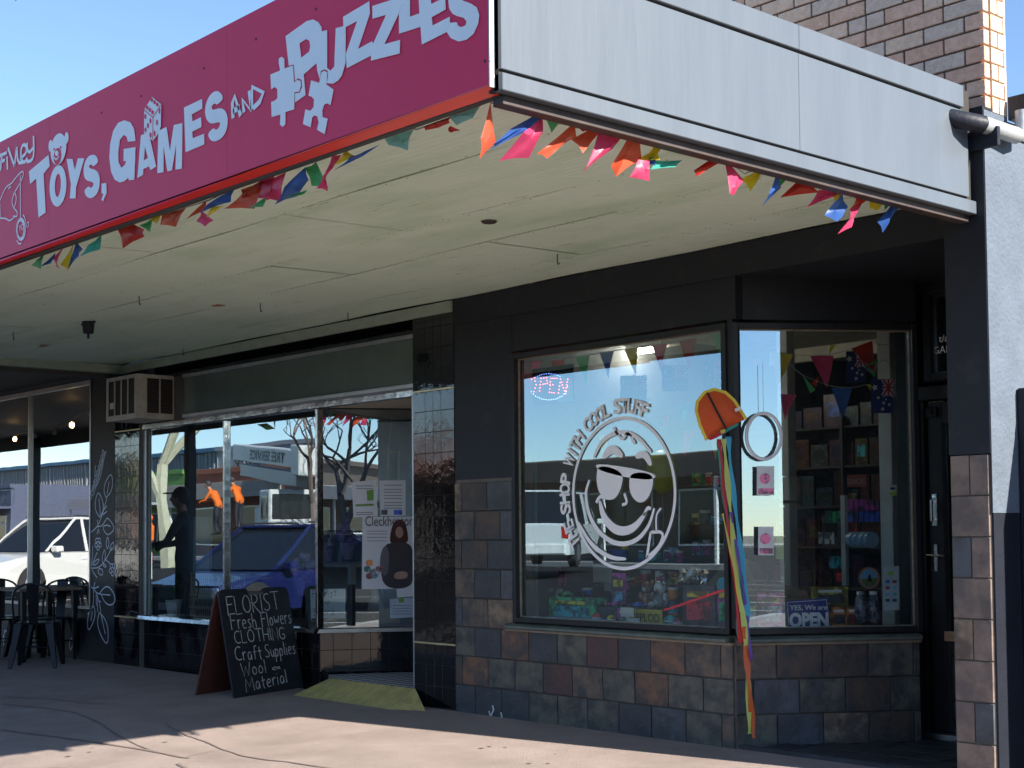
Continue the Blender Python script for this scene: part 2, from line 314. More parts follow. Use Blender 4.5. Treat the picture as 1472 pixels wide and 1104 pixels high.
# sealed cracks across the path, traced on the ground plane
cb = MB()
for q, w in (([(0, 1007), (60, 1012), (130, 1024), (190, 1063), (260, 1080)], .035), ([(30, 1090), (90, 1090), (130, 1095), (170, 1104)], .05), ([(235, 1035), (265, 1052), (300, 1060), (335, 1078), (420, 1090), (520, 1103)], .035),
             ([(0, 1040), (50, 1046), (120, 1056), (200, 1068), (270, 1081)], .06), ([(255, 1088), (275, 1100), (290, 1108)], .06), ([(265, 1080), (330, 1068), (430, 1065), (560, 1049)], .008), ([(0, 997), (60, 1001), (150, 1010)], .03)):
    pts = smoothline([PZ(x, y, -.03) for x, y in q], 2); o = []
    for p in pts: o.append(Vector((p.x+random.uniform(-.012, .012), p.y+random.uniform(-.012, .012), PATHZ(p.y)+.004)))
    cb.ribbon(o, [w*random.uniform(.25, .6) for _ in o], (0, 0, 1))
cs = solo('path_cracks', cb, seal, kind='structure')
# scattered grit, dead leaves and gum on the path
gb = MB()
for i in range(260):
    x = random.uniform(-13, -4); y = random.uniform(3, 6.65)+(.0 if random.random() < .6 else 0); y = min(6.6, y if random.random() < .5 else random.uniform(6.3, 6.62)); s_ = random.uniform(.004, .014)
    t = random.uniform(0, 6.28); c = Vector((x, y, PATHZ(y)+.004)); gb.poly([c+Vector((math.cos(t+k*2.09)*s_, math.sin(t+k*2.09)*s_*.7, random.uniform(0, .006))) for k in range(3)])
solo('litter_grit', gb, mat('grit', (.3, .26, .2), .9, var=.6, scale=40), kind='stuff')

gb = MB(); random.seed(77)
for i in range(90):
    x = random.uniform(-14, -4.2); y = random.uniform(3.6, 6.5); r_ = random.uniform(.006, .02); gb.poly([(x+math.cos(k*.785)*r_*random.uniform(.8, 1.2), y+math.sin(k*.785)*r_, PATHZ(y)+.005) for k in range(8)])
solo('gum_spots', gb, mat('old_gum', (.12, .10, .09), .8, col2=(.4, .36, .32), scale=3), kind='stuff')
# ================================================================ toy shop building
F0 = frame((0, 6.70, 0), (1, 0, 0))
A0 = Vector((-5.545, 6.70, 0)); A1 = Vector((-4.905, 7.649, 0)); SD = (A1-A0).normalized(); FS = frame(A0, SD); SLEN = (A1-A0).length
toy = thing('toy_shop_building', 'dark charcoal shop with slate tiled lower wall and angled corner display window', 'shop building', (-6, 6.7, 0))
w_ = MB(); w_.box(-8.13, -5.545, .006, .19, -.3, .612, F0); w_.box(-8.13, -7.50, .006, .19, .612, 3.15, F0)
part('wall', w_, sgrout, toy)
w_ = MB()
w_.box(-8.13, -7.50, -.004, .004, 1.668, 2.99, F0)                     # painted column
w_.box(-7.50, -5.50, 0, .16, 2.545, 2.80, F0); w_.box(-7.50, -3.81, -.012, .16, 2.80, 2.99, F0); w_.box(-8.13, -7.50, -.012, -.004, 2.80, 2.99, F0)
w_.box(0, SLEN+.02, 0, .12, 2.545, 2.80, FS)                            # bulkhead over the angled window
w_.box(-5.5, -4.03, .16, 1.6, 2.80, 2.86, F0)                           # ceiling of the entry
part('wall', w_, black, toy, 'charcoal painted bulkhead')
w_ = MB(); w_.box(0, SLEN, .012, .14, -.3, .612, FS); part('wall', w_, sgrout, toy)
# pier and side wall
w_ = MB(); w_.box(-4.03, -3.812, 6.612, 6.83, -.3, 1.652); part('pier', w_, sgrout, toy)
w_ = MB(); w_.box(-4.035, -3.803, 6.60, 6.83, 1.658, 3.42); w_.box(-4.03, -3.82, 6.83, 7.95, -.3, 2.9); part('pier', w_, black, toy, 'charcoal painted upper pier')
w_ = MB(); w_.box(-3.98, -3.80, 6.832, 7.9, 1.36, 3.38); w_.box(-3.803, -3.797, 6.604, 6.832, 1.36, 3.40); w_.box(-3.98, -3.80, 7.9, 22, 1.36, 3.2); w_.hexa([(-3.98, 7.9, 3.19), (-3.80, 7.9, 3.19), (-3.80, 22, 3.19), (-3.98, 22, 3.19), (-3.98, 7.9, 3.38), (-3.80, 7.9, 3.38), (-3.80, 22, 3.2), (-3.98, 22, 3.2)])
part('side_wall', w_, mat('pale_blue_render', (.115, .14, .175), .85, spec=.2, bump=2.2, bscale=45, var=.15), toy)
w_ = MB(); w_.box(-3.98, -3.797, 6.832, 22, -.3, 1.36); part('side_wall', w_, navy, toy, 'dark navy lower side wall')  # side wall is navy below the pale render
# slate tiles
random.seed(11)
RH = .2072
def slate_rows(x0, x1, z0, rows, W_, offs, M, pat, joints=None):
    for r_, row in enumerate(range(rows)):
        za = z0+r_*RH; x = x0+offs[r_ % len(offs)]-W_; k = 0; seq = pat[r_ % len(pat)]
        while x < x1-.02:
            a, b_ = max(x, x0), min(x+W_, x1)
            if b_-a > .03: tile(toy, a, b_, za, za+RH, SL[seq[k % len(seq)]], M, 'slate_tile', gap=.007, jit=.003, c=.003)
            x += W_; k += 1
XA = PY(684.4, 930).x
off = (XA+8.13) % .2835
slate_rows(-8.13, -5.548, -.012, 3, .2835, [off, off-.14 if off > .14 else off+.1435, off], F0, ['bbbmmmbsmw', 'urmmpwmrmm', 'mbrbmpbrww'])
slate_rows(-8.13, -7.50, -.012+3*RH, 5, .2835, [off-.14 if off > .14 else off+.1435, off], F0, ['swt', 'wbs', 'uub', 'wus', 'tus'])
slate_rows(0, SLEN, -.012, 3, .2835, [.25, .105, .25], FS, ['mstum', 'bsmum', 'wuumm'])
for k, (z, cells) in enumerate(((0, 'w'), (1, 'ws'), (2, 'w'), (3, 'tw'), (4, 'w'), (5, 'sw'), (6, 'w'), (7, 'ww'))):
    n = len(cells)
    for i, c in enumerate(cells): tile(toy, -4.03+i*.2175/n, -4.03+(i+1)*.2175/n, z*.2075-.004, (z+1)*.2075-.004, SL[c] if c != 'w' else mat('slate_pier', (.23, .17, .135), .6, col2=(.12, .095, .085), scale=7, bump=1.6, bscale=18, lo=.4, hi=.62), frame((0, 6.612, 0), (1, 0, 0)), 'slate_tile', gap=.006, c=.003)
for k in range(8): tile(toy, .0, .21, k*.2075-.004, (k+1)*.2075-.004, SL['wusm'[k % 4]], frame((-4.03, 6.83, 0), (0, -1, 0)), 'slate_tile', gap=.006)
# floor of the entry
w_ = MB(); w_.poly([(-5.545, 6.72, .012), (-4.03, 6.72, .012), (-4.03, 7.9, .012), (-4.92, 7.9, .012)]); part('entry_floor', w_, bgrout, toy)
dk = mat('entry_slate', (.045, .05, .06), .5, var=.5, scale=5, bump=1.5, bscale=15)
for j in range(5):
    y0 = 6.722+j*.235
    xl = -5.545+(y0+.235-6.70)*.674+.0; x = -4.03
    k = 0
    while x > xl+.02:
        a = max(x-(.33 if (k or j % 2) else .17), xl); w = round(x-a-.008, 2); h = .228
        piece('floor_tile', (w,), lambda B, w=w: B.bbox(-w/2, w/2, -h/2, h/2, 0, .012, .003), dk, toy, ((x+a)/2, y0+.117, .012)); x = a; k += 1
w_ = MB(); w_.box(-5.53, -4.03, 6.70, 6.722, -.05, .022); part('entry_step', w_, MC['entry_slate'], toy)
# window frames, sill
def wframe(M, x0, x1, z0, z1, parent, m, d0=-.02, d1=.06, w=.035, bead=chrome, gl=gwin, gy=.03, name='window_frame'):
    b = MB(); b.bbox(x0-w, x0, d0, d1, z0-w, z1+w, .003, M); b.bbox(x1, x1+w, d0, d1, z0-w, z1+w, .003, M); b.bbox(x0, x1, d0+.002, d1, z1, z1+w, .003, M); b.bbox(x0, x1, d0+.002, d1, z0-w, z0, .003, M)
    f = part(name, b, m, parent)
    if bead:
        b = MB(); t = .007; b.box(x0, x0+t, gy-.012, gy, z0, z1, M); b.box(x1-t, x1, gy-.012, gy, z0, z1, M); b.box(x0+t, x1-t, gy-.012, gy, z1-t, z1, M); b.box(x0+t, x1-t, gy-.012, gy, z0, z0+t, M); part('glazing_bead', b, bead, f)
    b = MB(); b.box(x0, x1, gy, gy+.006, z0, z1, M); part('pane', b, gl, f); return f
beadm = mat('bead_paint', (.30, .26, .18), .5, var=.4, scale=30)
wframe(F0, -7.462, -5.605, .70, 2.49, toy, black2, bead=beadm)
wframe(FS, .045, 1.13, .70, 2.49, toy, black2, bead=beadm, gl=gsplay)
b = MB(); b.bbox(-5.57, -5.525, -.004, .07, .70, 2.55, .004, F0); part('corner_post', b, black2, toy)
b = MB()
def sill(B, M, x0, x1): 
    q = [(-.05, .618), (-.058, .628), (-.055, .640), (-.03, .652), (.03, .664), (.06, .664), (.06, .618)]
    B.prism([M @ Vector((x0, y, z)) for y, z in q], (M.to_3x3() @ Vector((x1-x0, 0, 0))))
sill(b, F0, -7.55, -5.57); sill(b, FS, .0, SLEN+.0); b.poly([(A0.x-.03, 6.645, .6535), (A0.x+.055, 6.68, .6535), A0+Vector((.0, .06, .6635)), A0+Vector((-.05, .03, .6635))]); part('sill', b, green_sill, toy)
b = MB(); b.box(-7.56, -5.545, -.035, .01, .604, .619, F0); b.box(.01, SLEN, -.035, .01, .604, .619, FS); part('sill', b, mort, toy, 'rough mortar bed under the sill')
# door set
DY = 7.86; FD = frame((0, DY, 0), (1, 0, 0))
b = MB(); b.bbox(-5.06, -4.985, -.06, .08, .0, 2.82, .004, FD); b.bbox(-4.985, -4.03, -.05, .08, 2.075, 2.16, .004, FD); b.bbox(-4.985, -4.03, -.05, .08, 2.74, 2.86, .004, FD); b.bbox(-5.16, -5.06, -.02, .05, 0, 2.86, .003, FD); b.box(-4.985, -4.96, -.03, .03, .02, 2.07, FD); part('door_frame', b, black2, toy)
b = MB(); b.bbox(-4.95, -4.85, 0, .045, .05, 2.06, .004, FD); b.bbox(-4.13, -4.04, 0, .045, .05, 2.06, .004, FD); b.bbox(-4.85, -4.13, .002, .045, 1.93, 2.06, .003, FD); b.bbox(-4.85, -4.13, .002, .045, .05, .62, .003, FD); b.bbox(-4.82, -4.16, -.008, .004, .12, .52, .012, FD)
door = part('door', b, black2, toy)
b = MB(); b.box(-4.85, -4.13, .02, .026, .62, 1.93, FD); part('door_pane', b, gwin, door)
b = MB(); b.bbox(-4.86, -4.12, -.01, .012, .60, .66, .003, FD); part('kick_rail', b, palewood, door)
b = MB(); b.bbox(-4.925, -4.888, -.012, 0, 1.30, 1.50, .003, FD); b.tube([(-4.905, DY-.05, 1.33), (-4.905, DY-.05, 1.46)], .011); b.tube([(-4.905, DY-.05, 1.34), (-4.905, DY, 1.34)], .006); b.tube([(-4.905, DY-.05, 1.45), (-4.905, DY, 1.45)], .006); b.lathe((-4.905, DY-.012, 1.475), [(.014, 0), (.014, .008), (.001, .009)], 12, (0, -1, 0)); part('handle', b, steel, door)
b = MB(); b.bbox(-4.92, -4.893, -.01, 0, 1.02, 1.19, .003, FD); b.tube([(-4.905, DY-.045, 1.12), (-4.905, DY, 1.12)], .008); b.tube([(-4.945, DY-.045, 1.123), (-4.83, DY-.045, 1.118)], [.007, .009]); part('handle', b, steel, door, 'chrome lever handle')
b = MB(); b.bbox(-4.945, -4.87, -.03, 0, 1.97, 2.03, .004, FD); b.lathe((-4.91, DY-.03, 2.0), [(.02, 0), (.02, .015), (.001, .018)], 10, (0, -1, 0)); part('latch', b, black, door)
wframe(FD, -4.90, -4.15, 2.24, 2.72, toy, black2, d0=-.03, bead=alu, gl=gshade, w=.05, name='transom_frame')
b = MB(); b.box(-4.98, -4.04, -.10, .04, .0, .045, FD); part('threshold', b, alu, toy)
for s_, px_, py_, h_ in (('P', 1361, 475, .045), ('t/a', 1350, 492, .045), ('GAMES', 1342, 509, .045)):
    text_on('lettering', s_, PY(px_, py_, DY+.015), (1, 0, 0), (0, 0, 1), h_, vinyl, toy)
# inner side of shop shell: ceiling, back walls
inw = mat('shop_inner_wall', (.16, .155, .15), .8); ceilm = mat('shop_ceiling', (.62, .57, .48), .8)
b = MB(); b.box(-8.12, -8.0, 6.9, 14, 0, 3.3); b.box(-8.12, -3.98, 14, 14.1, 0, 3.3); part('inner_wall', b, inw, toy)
b = MB(); b.box(-4.06, -3.985, 7.95, 14, 0, 2.86); part('inner_wall', b, mat('shaded_inner_wall', (.05, .05, .05), .8), toy)  # dark lining added, its colour carries the shade inside the shop
b = MB(); b.box(-8.0, -3.99, 6.86, 14, 2.86, 2.92); part('shop_ceiling', b, ceilm, toy)
b = MB(); b.box(-8.0, -3.99, 6.86, 14, -.02, .012); part('shop_floor', b, mat('shop_carpet', (.05, .05, .06), .95), toy)
b = MB(); b.box(-8.2, -3.9, 6.98, 14.2, 3.30, 3.36); part('roof', b, mat('roof_iron', (.5, .5, .5), .4), toy)
# display shelf behind the windows
b = MB(); b.prism([(-7.49, 6.78, .62), (-5.57, 6.78, .62), (-4.95, 7.66, .62), (-5.2, 7.8, .62), (-5.85, 7.4, .62), (-7.49, 7.4, .62)], (0, 0, .05)); part('display_shelf', b, mat('shelf_white', (.35, .36, .38), .5), toy)
b = MB(); b.prism([(-7.49, 7.38, .05), (-5.86, 7.38, .05), (-5.2, 7.78, .05), (-5.17, 7.76, .05), (-5.85, 7.36, .05), (-7.49, 7.36, .05)], (0, 0, .57)); part('display_base', b, inw, toy)
# interior posts and beams
for x, y in ((-6.9, 9.0), (-5.62, 8.45)): 
    b = MB(); b.bbox(x-.05, x+.05, y-.05, y+.05, .012, 2.86, .004); part('post', b, white, toy)
for x0, x1, y0, y1 in ((-8.0, -3.99, 8.4, 8.5), (-8.0, -3.99, 10.2, 10.3), (-5.67, -5.57, 6.9, 13.9)): b = MB(); b.box(x0, x1, y0, y1, 2.74, 2.858); part('beam', b, cream, toy)
# parapet of bricks
bm_ = [mat('brick_'+n, c, .85, col2=c2, scale=30, bump=1.6, bscale=120, lo=.4, hi=.6) for n, c, c2 in (('pink', (.66, .44, .32), (.56, .36, .25)), ('buff', (.70, .52, .38), (.60, .43, .31)), ('red', (.62, .39, .28), (.54, .32, .22)), ('grey', (.62, .49, .39), (.52, .41, .32)))]
b = MB(); b.box(-8.2, -3.842, 6.652, 6.84, 3.3, 5.1); pw = part('parapet', b, mat('dark_mortar', (.12, .095, .08), .95, bump=1), toy)
random.seed(5)
FB = frame((0, 6.69, 0), (1, 0, 0)); BH = .0862
for r_ in range(21):
    z = 3.40+r_*BH; x = -3.80; k = r_
    while x > (-6.6 if z > 3.4 else -4.6):
        w = .118 if (k == r_ and r_ % 2) or (r_ % 5 == 2 and random.random() < .6) else .238
        a = x-w
        tile(toy, a, x, z, z+BH, random.choice(bm_), FB, 'brick', gap=.011, t=.05, jit=.003, c=.003); x = a; k += 1
    tile(toy, .05, .175 if r_ % 2 else .12, z, z+BH, bm_[1], frame((-3.83, 6.642, 0), (0, 1, 0)), 'brick', gap=.01, t=.03, jit=.002)
    tile(toy, .175 if r_ % 2 else .12, .20, z, z+BH, bm_[1], frame((-3.83, 6.642, 0), (0, 1, 0)), 'brick', gap=.008, t=.03, jit=.002)
b = MB(); b.box(-8.2, -3.835, 6.845, 6.90, 3.42, 5.1); part('flashing', b, white, toy)
# gutter, rainhead and pipe on the side wall
gal = mat('galvanised_grey', (.42, .44, .45), .45, .3, var=.2, scale=12, bump=.3)
q = [(0, 0), (.02, -.035), (.06, -.11), (.13, -.12), (.13, -.01), (.12, -.01), (.12, -.10), (.065, -.10), (.015, 0)]
b = MB(); b.prism([(-3.80+.145-y, 6.83, 3.50+z) for y, z in q], (0, 15, -.25)); part('gutter', b, gal, toy)
b = MB(); b.prism([(-3.80+.145-y, 6.82, 3.50+z) for y, z in q[:4]+[(.13, 0)]], (0, .01, 0)); part('gutter_end', b, navy, toy)
b = MB(); b.tube([(-3.72, 6.85, 3.42), (-3.72, 6.85, 3.30), (-3.73, 6.80, 3.285), (-3.76, 6.52, 3.30)], .042, 14); part('downpipe', b, gal, toy)
b = MB(); b.tube([(-3.76, 6.53, 3.30), (-3.80, 6.44, 3.31), (-3.88, 6.40, 3.34)], .045, 14); part('downpipe', b, navy, toy, 'dark painted pipe elbow')
b = MB(); b.bbox(-3.90, -3.70, 6.565, 6.59, 3.19, 3.29, .004); part('pipe_bracket', b, navy, toy)
b = MB(); b.box(-3.795, -3.785, 6.83, 22, 3.30, 3.36); part('fascia_board', b, gal, toy)
# small gate beside the wall
gate = thing('side_gate', 'dark metal gate and post beside the pale blue side wall', 'gate', (-3.7, 6.9, 0))
b = MB(); b.bbox(-3.795, -3.735, 6.86, 6.92, -.1, 2.0, .006); part('post', b, navy, gate)
for i in range(7): b = MB(); b.bbox(-3.72+i*.15, -3.58+i*.15, 6.88, 6.91, .02, 1.93, .004); part('gate_board', b, navy, gate)
b = MB(); b.box(-3.73, -2.68, 6.912, 6.93, 1.6, 1.66); b.box(-3.73, -2.68, 6.912, 6.93, .3, .36); part('gate_rail', b, navy, gate)
b = MB(); b.box(-3.812, -3.800, 6.614, 6.832, -.3, 1.36); part('side_wall', b, navy, toy, 'dark navy lower side wall')
# ================================================================ florist
flo = thing('florist_building', 'black tiled florist shop with chrome framed display windows and recessed entry', 'shop building', (-11, 6.9, 0))
TZ = .1562; TB = .472-3*TZ
def tile_cols(parent, M, xs, z0, z1, skip=()):
    n0 = math.floor((z0-TB)/TZ+1e-3)
    z = TB+n0*TZ
    while z < z1-.02:
        a, b_ = max(z, z0), min(z+TZ, z1)
        for i in range(len(xs)-1):
            if b_-a > .02: tile(parent, xs[i], xs[i+1], a, b_, btile, M, 'wall_tile', gap=.003, t=.008, jit=.0006, c=.001)
        z += TZ
gold = mat('gold_strip', (.75, .65, .38), .3, .6, var=.15)
def pilaster(x0, x1, xs, Y=6.70):
    M = frame((0, Y, 0), (1, 0, 0)); b = MB(); b.box(x0, x1, .001, .5, -.3, 2.98, M); part('pilaster', b, bgrout, flo)
    tile_cols(flo, M, xs, -.09, TB+3*TZ-.006, ()); tile_cols(flo, M, xs, TB+3*TZ+.006, TB+15*TZ-.006); tile_cols(flo, M, xs, TB+15*TZ+.006, 2.93)
    for z in (TB+3*TZ, TB+15*TZ): b = MB(); b.box(x0, x1, -.012, .0, z-.006, z+.006, M); part('gold_trim', b, gold, flo)
pilaster(-8.62, -8.132, [-8.62, -8.472, -8.377, -8.284, -8.132])
pilaster(-13.72, -13.20, [-13.72, -13.57, -13.475, -13.38, -13.20], 6.81)
FF = frame((0, 6.87, 0), (1, 0, 0))
S0 = Vector((-10.13, 6.87, 0)); SDF = Vector((.515, .857, 0)).normalized(); FSF = frame(S0, SDF)
b = MB(); b.box(-13.2, -10.13, .001, .1, -.3, .46, FF); b.box(0, 1.22, .001, .1, -.3, .46, FSF); b.box(-13.7, -8.62, .001, .1, 2.38, 3.0, FF); part('wall', b, bgrout, flo)
xs = [-13.2]; 
while xs[-1] < -10.135: xs.append(min(xs[-1]+.1562, -10.13))
tile_cols(flo, FF, xs, -.03, .458); tile_cols(flo, FSF, [0, .11, .266, .422, .578, .735, .891, 1.047, 1.2], .05, .458)
xs2 = [-13.0]
while xs2[-1] < -8.63: xs2.append(min(xs2[-1]+.1562, -8.622))
for i in range(len(xs2)-1): tile(flo, xs2[i], xs2[i+1], 2.82, 2.955, btile, FF, 'wall_tile', gap=.003, t=.008, jit=.0006, c=.001)
# windows
b = MB(); b.prism([(-13.22, 6.79, .462), (-13.22, 6.80, .495), (-13.22, 6.89, .50), (-13.22, 6.89, .462)], (3.12, 0, 0)); part('sill', b, chrome, flo)
b = MB(); b.prism([FSF @ Vector((-.04, -.05, .462)), FSF @ Vector((-.04, -.04, .492)), FSF @ Vector((-.04, .02, .495)), FSF @ Vector((-.04, .02, .462))], SDF*1.25); part('sill', b, alu, flo)
fr = MB(); fr.bbox(-13.2, -8.66, -.05, .0, 2.335, 2.392, .006, FF); part('head_rail', fr, chrome, flo)
for x, w in ((-13.165, .035), (-11.63, .014), (-10.13, .016)): b = MB(); b.bbox(x-w, x+w, -.035, .03, .50, 2.335, .004, FF); part('mullion', b, chrome if w < .03 else alu, flo)
b = MB(); b.bbox(-13.12, -13.09, -.01, .03, .50, 2.335, .003, FF); part('mullion', b, mat('grey_green_trim', (.2, .22, .2), .5), flo)
for a, c in ((-13.09, -11.645), (-11.615, -10.147)): b = MB(); b.box(a, c, .0, .006, .50, 2.335, FF); part('pane', b, gflor, flo)
b = MB(); b.box(.02, 1.2, .0, .006, .50, 2.335, FSF); part('pane', b, gflor, flo)
b = MB(); b.bbox(-8.66, -8.628, -.16, .9, .0, 2.335, .003, FF); part('door_jamb', b, alu, flo)
b = MB(); b.poly([(-10.1, 6.87, 2.345), (-9.5, 7.9, 2.345), (-8.62, 7.9, 2.345), (-8.62, 6.87, 2.345)]); part('entry_ceiling', b, cream, flo)
b = MB(); b.box(-9.52, -8.62, 7.9, 8.0, .1, 2.34); part('door', b, gshade, flo)
# transom over the windows
b = MB(); b.bbox(-12.28, -8.655, -.10, -.07, 2.395, 2.43, .003, FF); b.bbox(-12.28, -8.655, -.10, -.07, 2.775, 2.81, .003, FF); b.bbox(-8.69, -8.655, -.101, -.07, 2.43, 2.775, .003, FF); b.box(-12.28, -8.655, -.07, .0, 2.39, 2.815, FF); tf = part('transom_frame', b, alu, flo)
b = MB(); b.box(-12.26, -8.69, -.085, -.078, 2.43, 2.775, FF); part('pane', b, gfrost, tf)
# entry mosaic and ramp
ck = bpy.data.materials.new('mosaic'); ck.use_nodes = True; n = ck.node_tree.nodes; L = ck.node_tree.links
tc = n.new('ShaderNodeTexCoord'); mp = n.new('ShaderNodeMapping'); mp.inputs['Rotation'].default_value = (0, 0, R(45)); cc = n.new('ShaderNodeTexChecker'); cc.inputs['Scale'].default_value = 15
cc.inputs[1].default_value = (.02, .03, .05, 1); cc.inputs[2].default_value = (.6, .62, .64, 1); L.new(tc.outputs['Object'], mp.inputs[0]); L.new(mp.outputs[0], cc.inputs[0]); L.new(cc.outputs[0], n['Principled BSDF'].inputs[0]); n['Principled BSDF'].inputs['Roughness'].default_value = .5
b = MB(); b.prism([(-10.0, 6.87, .0), (-9.45, 7.9, .0), (-8.63, 7.9, .0), (-8.63, 6.69, .0), (-9.75, 6.69, 0)], (0, 0, .125)); part('entry_floor', b, ck, flo)
rampm = mat('yellow_tread', (.62, .50, .17), .6, col2=(.40, .32, .12), scale=10, bump=1.5, bscale=60)
ramp = thing('entry_ramp', 'worn yellow checker-plate ramp at the recessed florist entry', 'ramp', (-9.1, 6.55, 0))
b = MB(); a = [(-9.92, 6.46, -.012), (-8.60, 6.44, -.012), (-8.32, 6.56, -.008), (-8.60, 6.685, .125), (-9.72, 6.685, .125), (-9.95, 6.68, -.004), (-8.60, 6.69, -.01)]
b.poly([a[0], a[1], a[3], a[4]]); b.poly([a[1], a[2], a[3]]); b.poly([a[0], a[4], a[5]]); part('ramp_plate', b, rampm, ramp)
b = MB()                                             # raised tread lozenges
for i in range(62):
    for j in range(11):
        u = (i+.5*(j % 2)+.3)/63; v = (j+.5)/11; x0 = -9.9+1.28*u; p0 = Vector((x0+.15*v*(1-u)*1.0, 6.46-.02*u, -.011)); p1 = Vector((-9.72+1.12*u, 6.685, .125)); p = p0.lerp(p1, v)
        s_ = .0075; up = Vector((0, .86, .5)); b.poly([p+Vector((-s_*.5, 0, 0))+up*.001+Vector((0, -.002, .004)), p+up*-s_+Vector((0, -.001, .001)), p+Vector((s_*.5, 0, 0))+Vector((0, -.002, .004)), p+up*s_+Vector((0, -.001, .001))])
o = part('tread_pattern', b, mat('tread_raised', (.58, .5, .22), .45), ramp); o['kind'] = 'stuff'
# florist inside
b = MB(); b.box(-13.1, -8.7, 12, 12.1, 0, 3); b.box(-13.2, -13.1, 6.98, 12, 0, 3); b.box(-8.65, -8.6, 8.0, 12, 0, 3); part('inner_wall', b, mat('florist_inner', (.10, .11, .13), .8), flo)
b = MB(); b.prism([(-13.1, 6.9, .44), (-10.12, 6.9, .44), (-9.62, 7.75, .44), (-10.1, 7.9, .44), (-13.1, 7.9, .44)], (0, 0, .03)); part('display_shelf', b, mat('florist_shelf', (.16, .17, .2), .5), flo)
b = MB(); b.box(-13.1, -8.7, 6.98, 12, 2.9, 2.95); part('shop_ceiling', b, ceilm, flo)
b = MB(); b.box(-13.1, -8.7, 6.99, 12, 0, .1); part('shop_floor', b, mat('florist_floor', (.08, .08, .08), .6), flo)
b = MB(); b.box(-13.8, -8.2, 6.98, 14, 3.25, 3.3); b.box(-13.8, -8.13, 6.9, 7.0, 3.0, 4.4); part('roof', b, navy, flo)
# ================================================================ air conditioner
ac = thing('air_conditioner', 'boxy cream window air conditioner with dark louvred sides above the florist window', 'air conditioner', (-12.9, 6.7, 2.42))
acm = mat('aged_cream_metal', (.62, .56, .47), .5, var=.25, scale=9, bump=.3); acd = mat('dark_grille', (.035, .03, .027), .6, bump=1.5, bscale=250)
b = MB(); X0, X1, YF, YB, Z0, Z1 = -13.25, -12.62, 6.475, 6.93, 2.405, 2.83
b.bbox(X0+.02, X1-.012, YF+.012, YB, Z0, Z1, .006)
b.box(X0, X0+.035, YF, YF+.012, Z0, Z1); b.box(X1-.045, X1, YF, YF+.012, Z0, Z1); b.box(X0+.035, X1-.045, YF, YF+.012, Z0, Z0+.05); b.box(X0+.035, X1-.045, YF, YF+.012, Z1-.035, Z1)
b.box(X1-.012, X1, YF+.012, YF+.11, Z0, Z1); b.box(X1-.012, X1, YB-.07, YB, Z0, Z1); b.box(X1-.012, X1, YF+.11, YB-.07, Z0, Z0+.055); b.box(X1-.012, X1, YF+.11, YB-.07, Z1-.035, Z1); b.box(X1-.012, X1, 6.716, 6.728, Z0+.055, Z1-.035)
part('casing', b, acm, ac)
b = MB(); b.box(X0+.035, X1-.045, YF+.008, YF+.0115, Z0+.05, Z1-.035); b.box(X1-.0118, X1-.010, YF+.11, YB-.07, Z0+.055, Z1-.035); part('grille', b, acd, ac)
for i in range(3): b = MB(); x = X0+.035+(i+1)*.1375; b.bbox(x-.006, x+.006, YF-.002, YF+.008, Z0+.05, Z1-.035, .001); part('grille_bar', b, acm, ac)
b = MB()
for y0, y1 in ((YF+.112, 6.714), (6.730, YB-.072)):
    for k in range(18): z = Z0+.06+k*.0182; b.hexa([(X1-.0095, y0, z), (X1-.001, y0, z-.004), (X1-.001, y1, z-.004), (X1-.0095, y1, z), (X1-.0095, y0, z+.003), (X1-.001, y0, z-.001), (X1-.001, y1, z-.001), (X1-.0095, y1, z+.003)])
part('louvres', b, mat('brown_louvre', (.14, .115, .09), .5), ac)['kind'] = 'stuff'
b = MB(); b.box(X0+.07, X0+.15, YF+.003, YF+.007, Z0+.12, Z0+.18); part('sticker', b, white, ac)
# ================================================================ cafe
cafe = thing('cafe_building', 'dark painted cafe front with large mirrored windows and painted flower pillar', 'shop building', (-18, 6.85, 0))
b = MB(); b.box(-14.26, -13.72, 6.80, 7.2, -.2, 3.0); part('pillar', b, navy, cafe)
FC = frame((0, 6.82, 0), (1, 0, 0))
b = MB(); b.box(-32, -14.26, 0, .15, -.2, .52, FC); b.box(-32, -14.26, 0, .15, 2.93, 3.3, FC); part('wall', b, navy, cafe)
b = MB(); b.bbox(-32, -14.262, -.03, .02, 2.885, 2.93, .003, FC); b.bbox(-32, -14.262, -.03, .02, .52, .55, .003, FC)
for x in (-14.275, -15.83, -17.5, -19.2, -21, -23, -25): b.bbox(x-.013, x+.013, -.028, .02, .55, 2.885, .003, FC)
part('window_frame', b, alu, cafe)
b = MB(); b.box(-32, -14.28, .0, .006, .55, 2.885, FC); part('pane', b, glass_mat('cafe_glass', .34, 1.2, tint=(.6, .65, .7), wob=.0008), cafe)
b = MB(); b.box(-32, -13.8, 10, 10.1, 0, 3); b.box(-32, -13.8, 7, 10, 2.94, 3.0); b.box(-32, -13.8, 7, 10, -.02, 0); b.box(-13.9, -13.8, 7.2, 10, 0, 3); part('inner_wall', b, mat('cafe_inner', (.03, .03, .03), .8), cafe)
b = MB(); b.box(-32, -13.72, 6.97, 12, 3.3, 3.4); part('roof', b, navy, cafe)
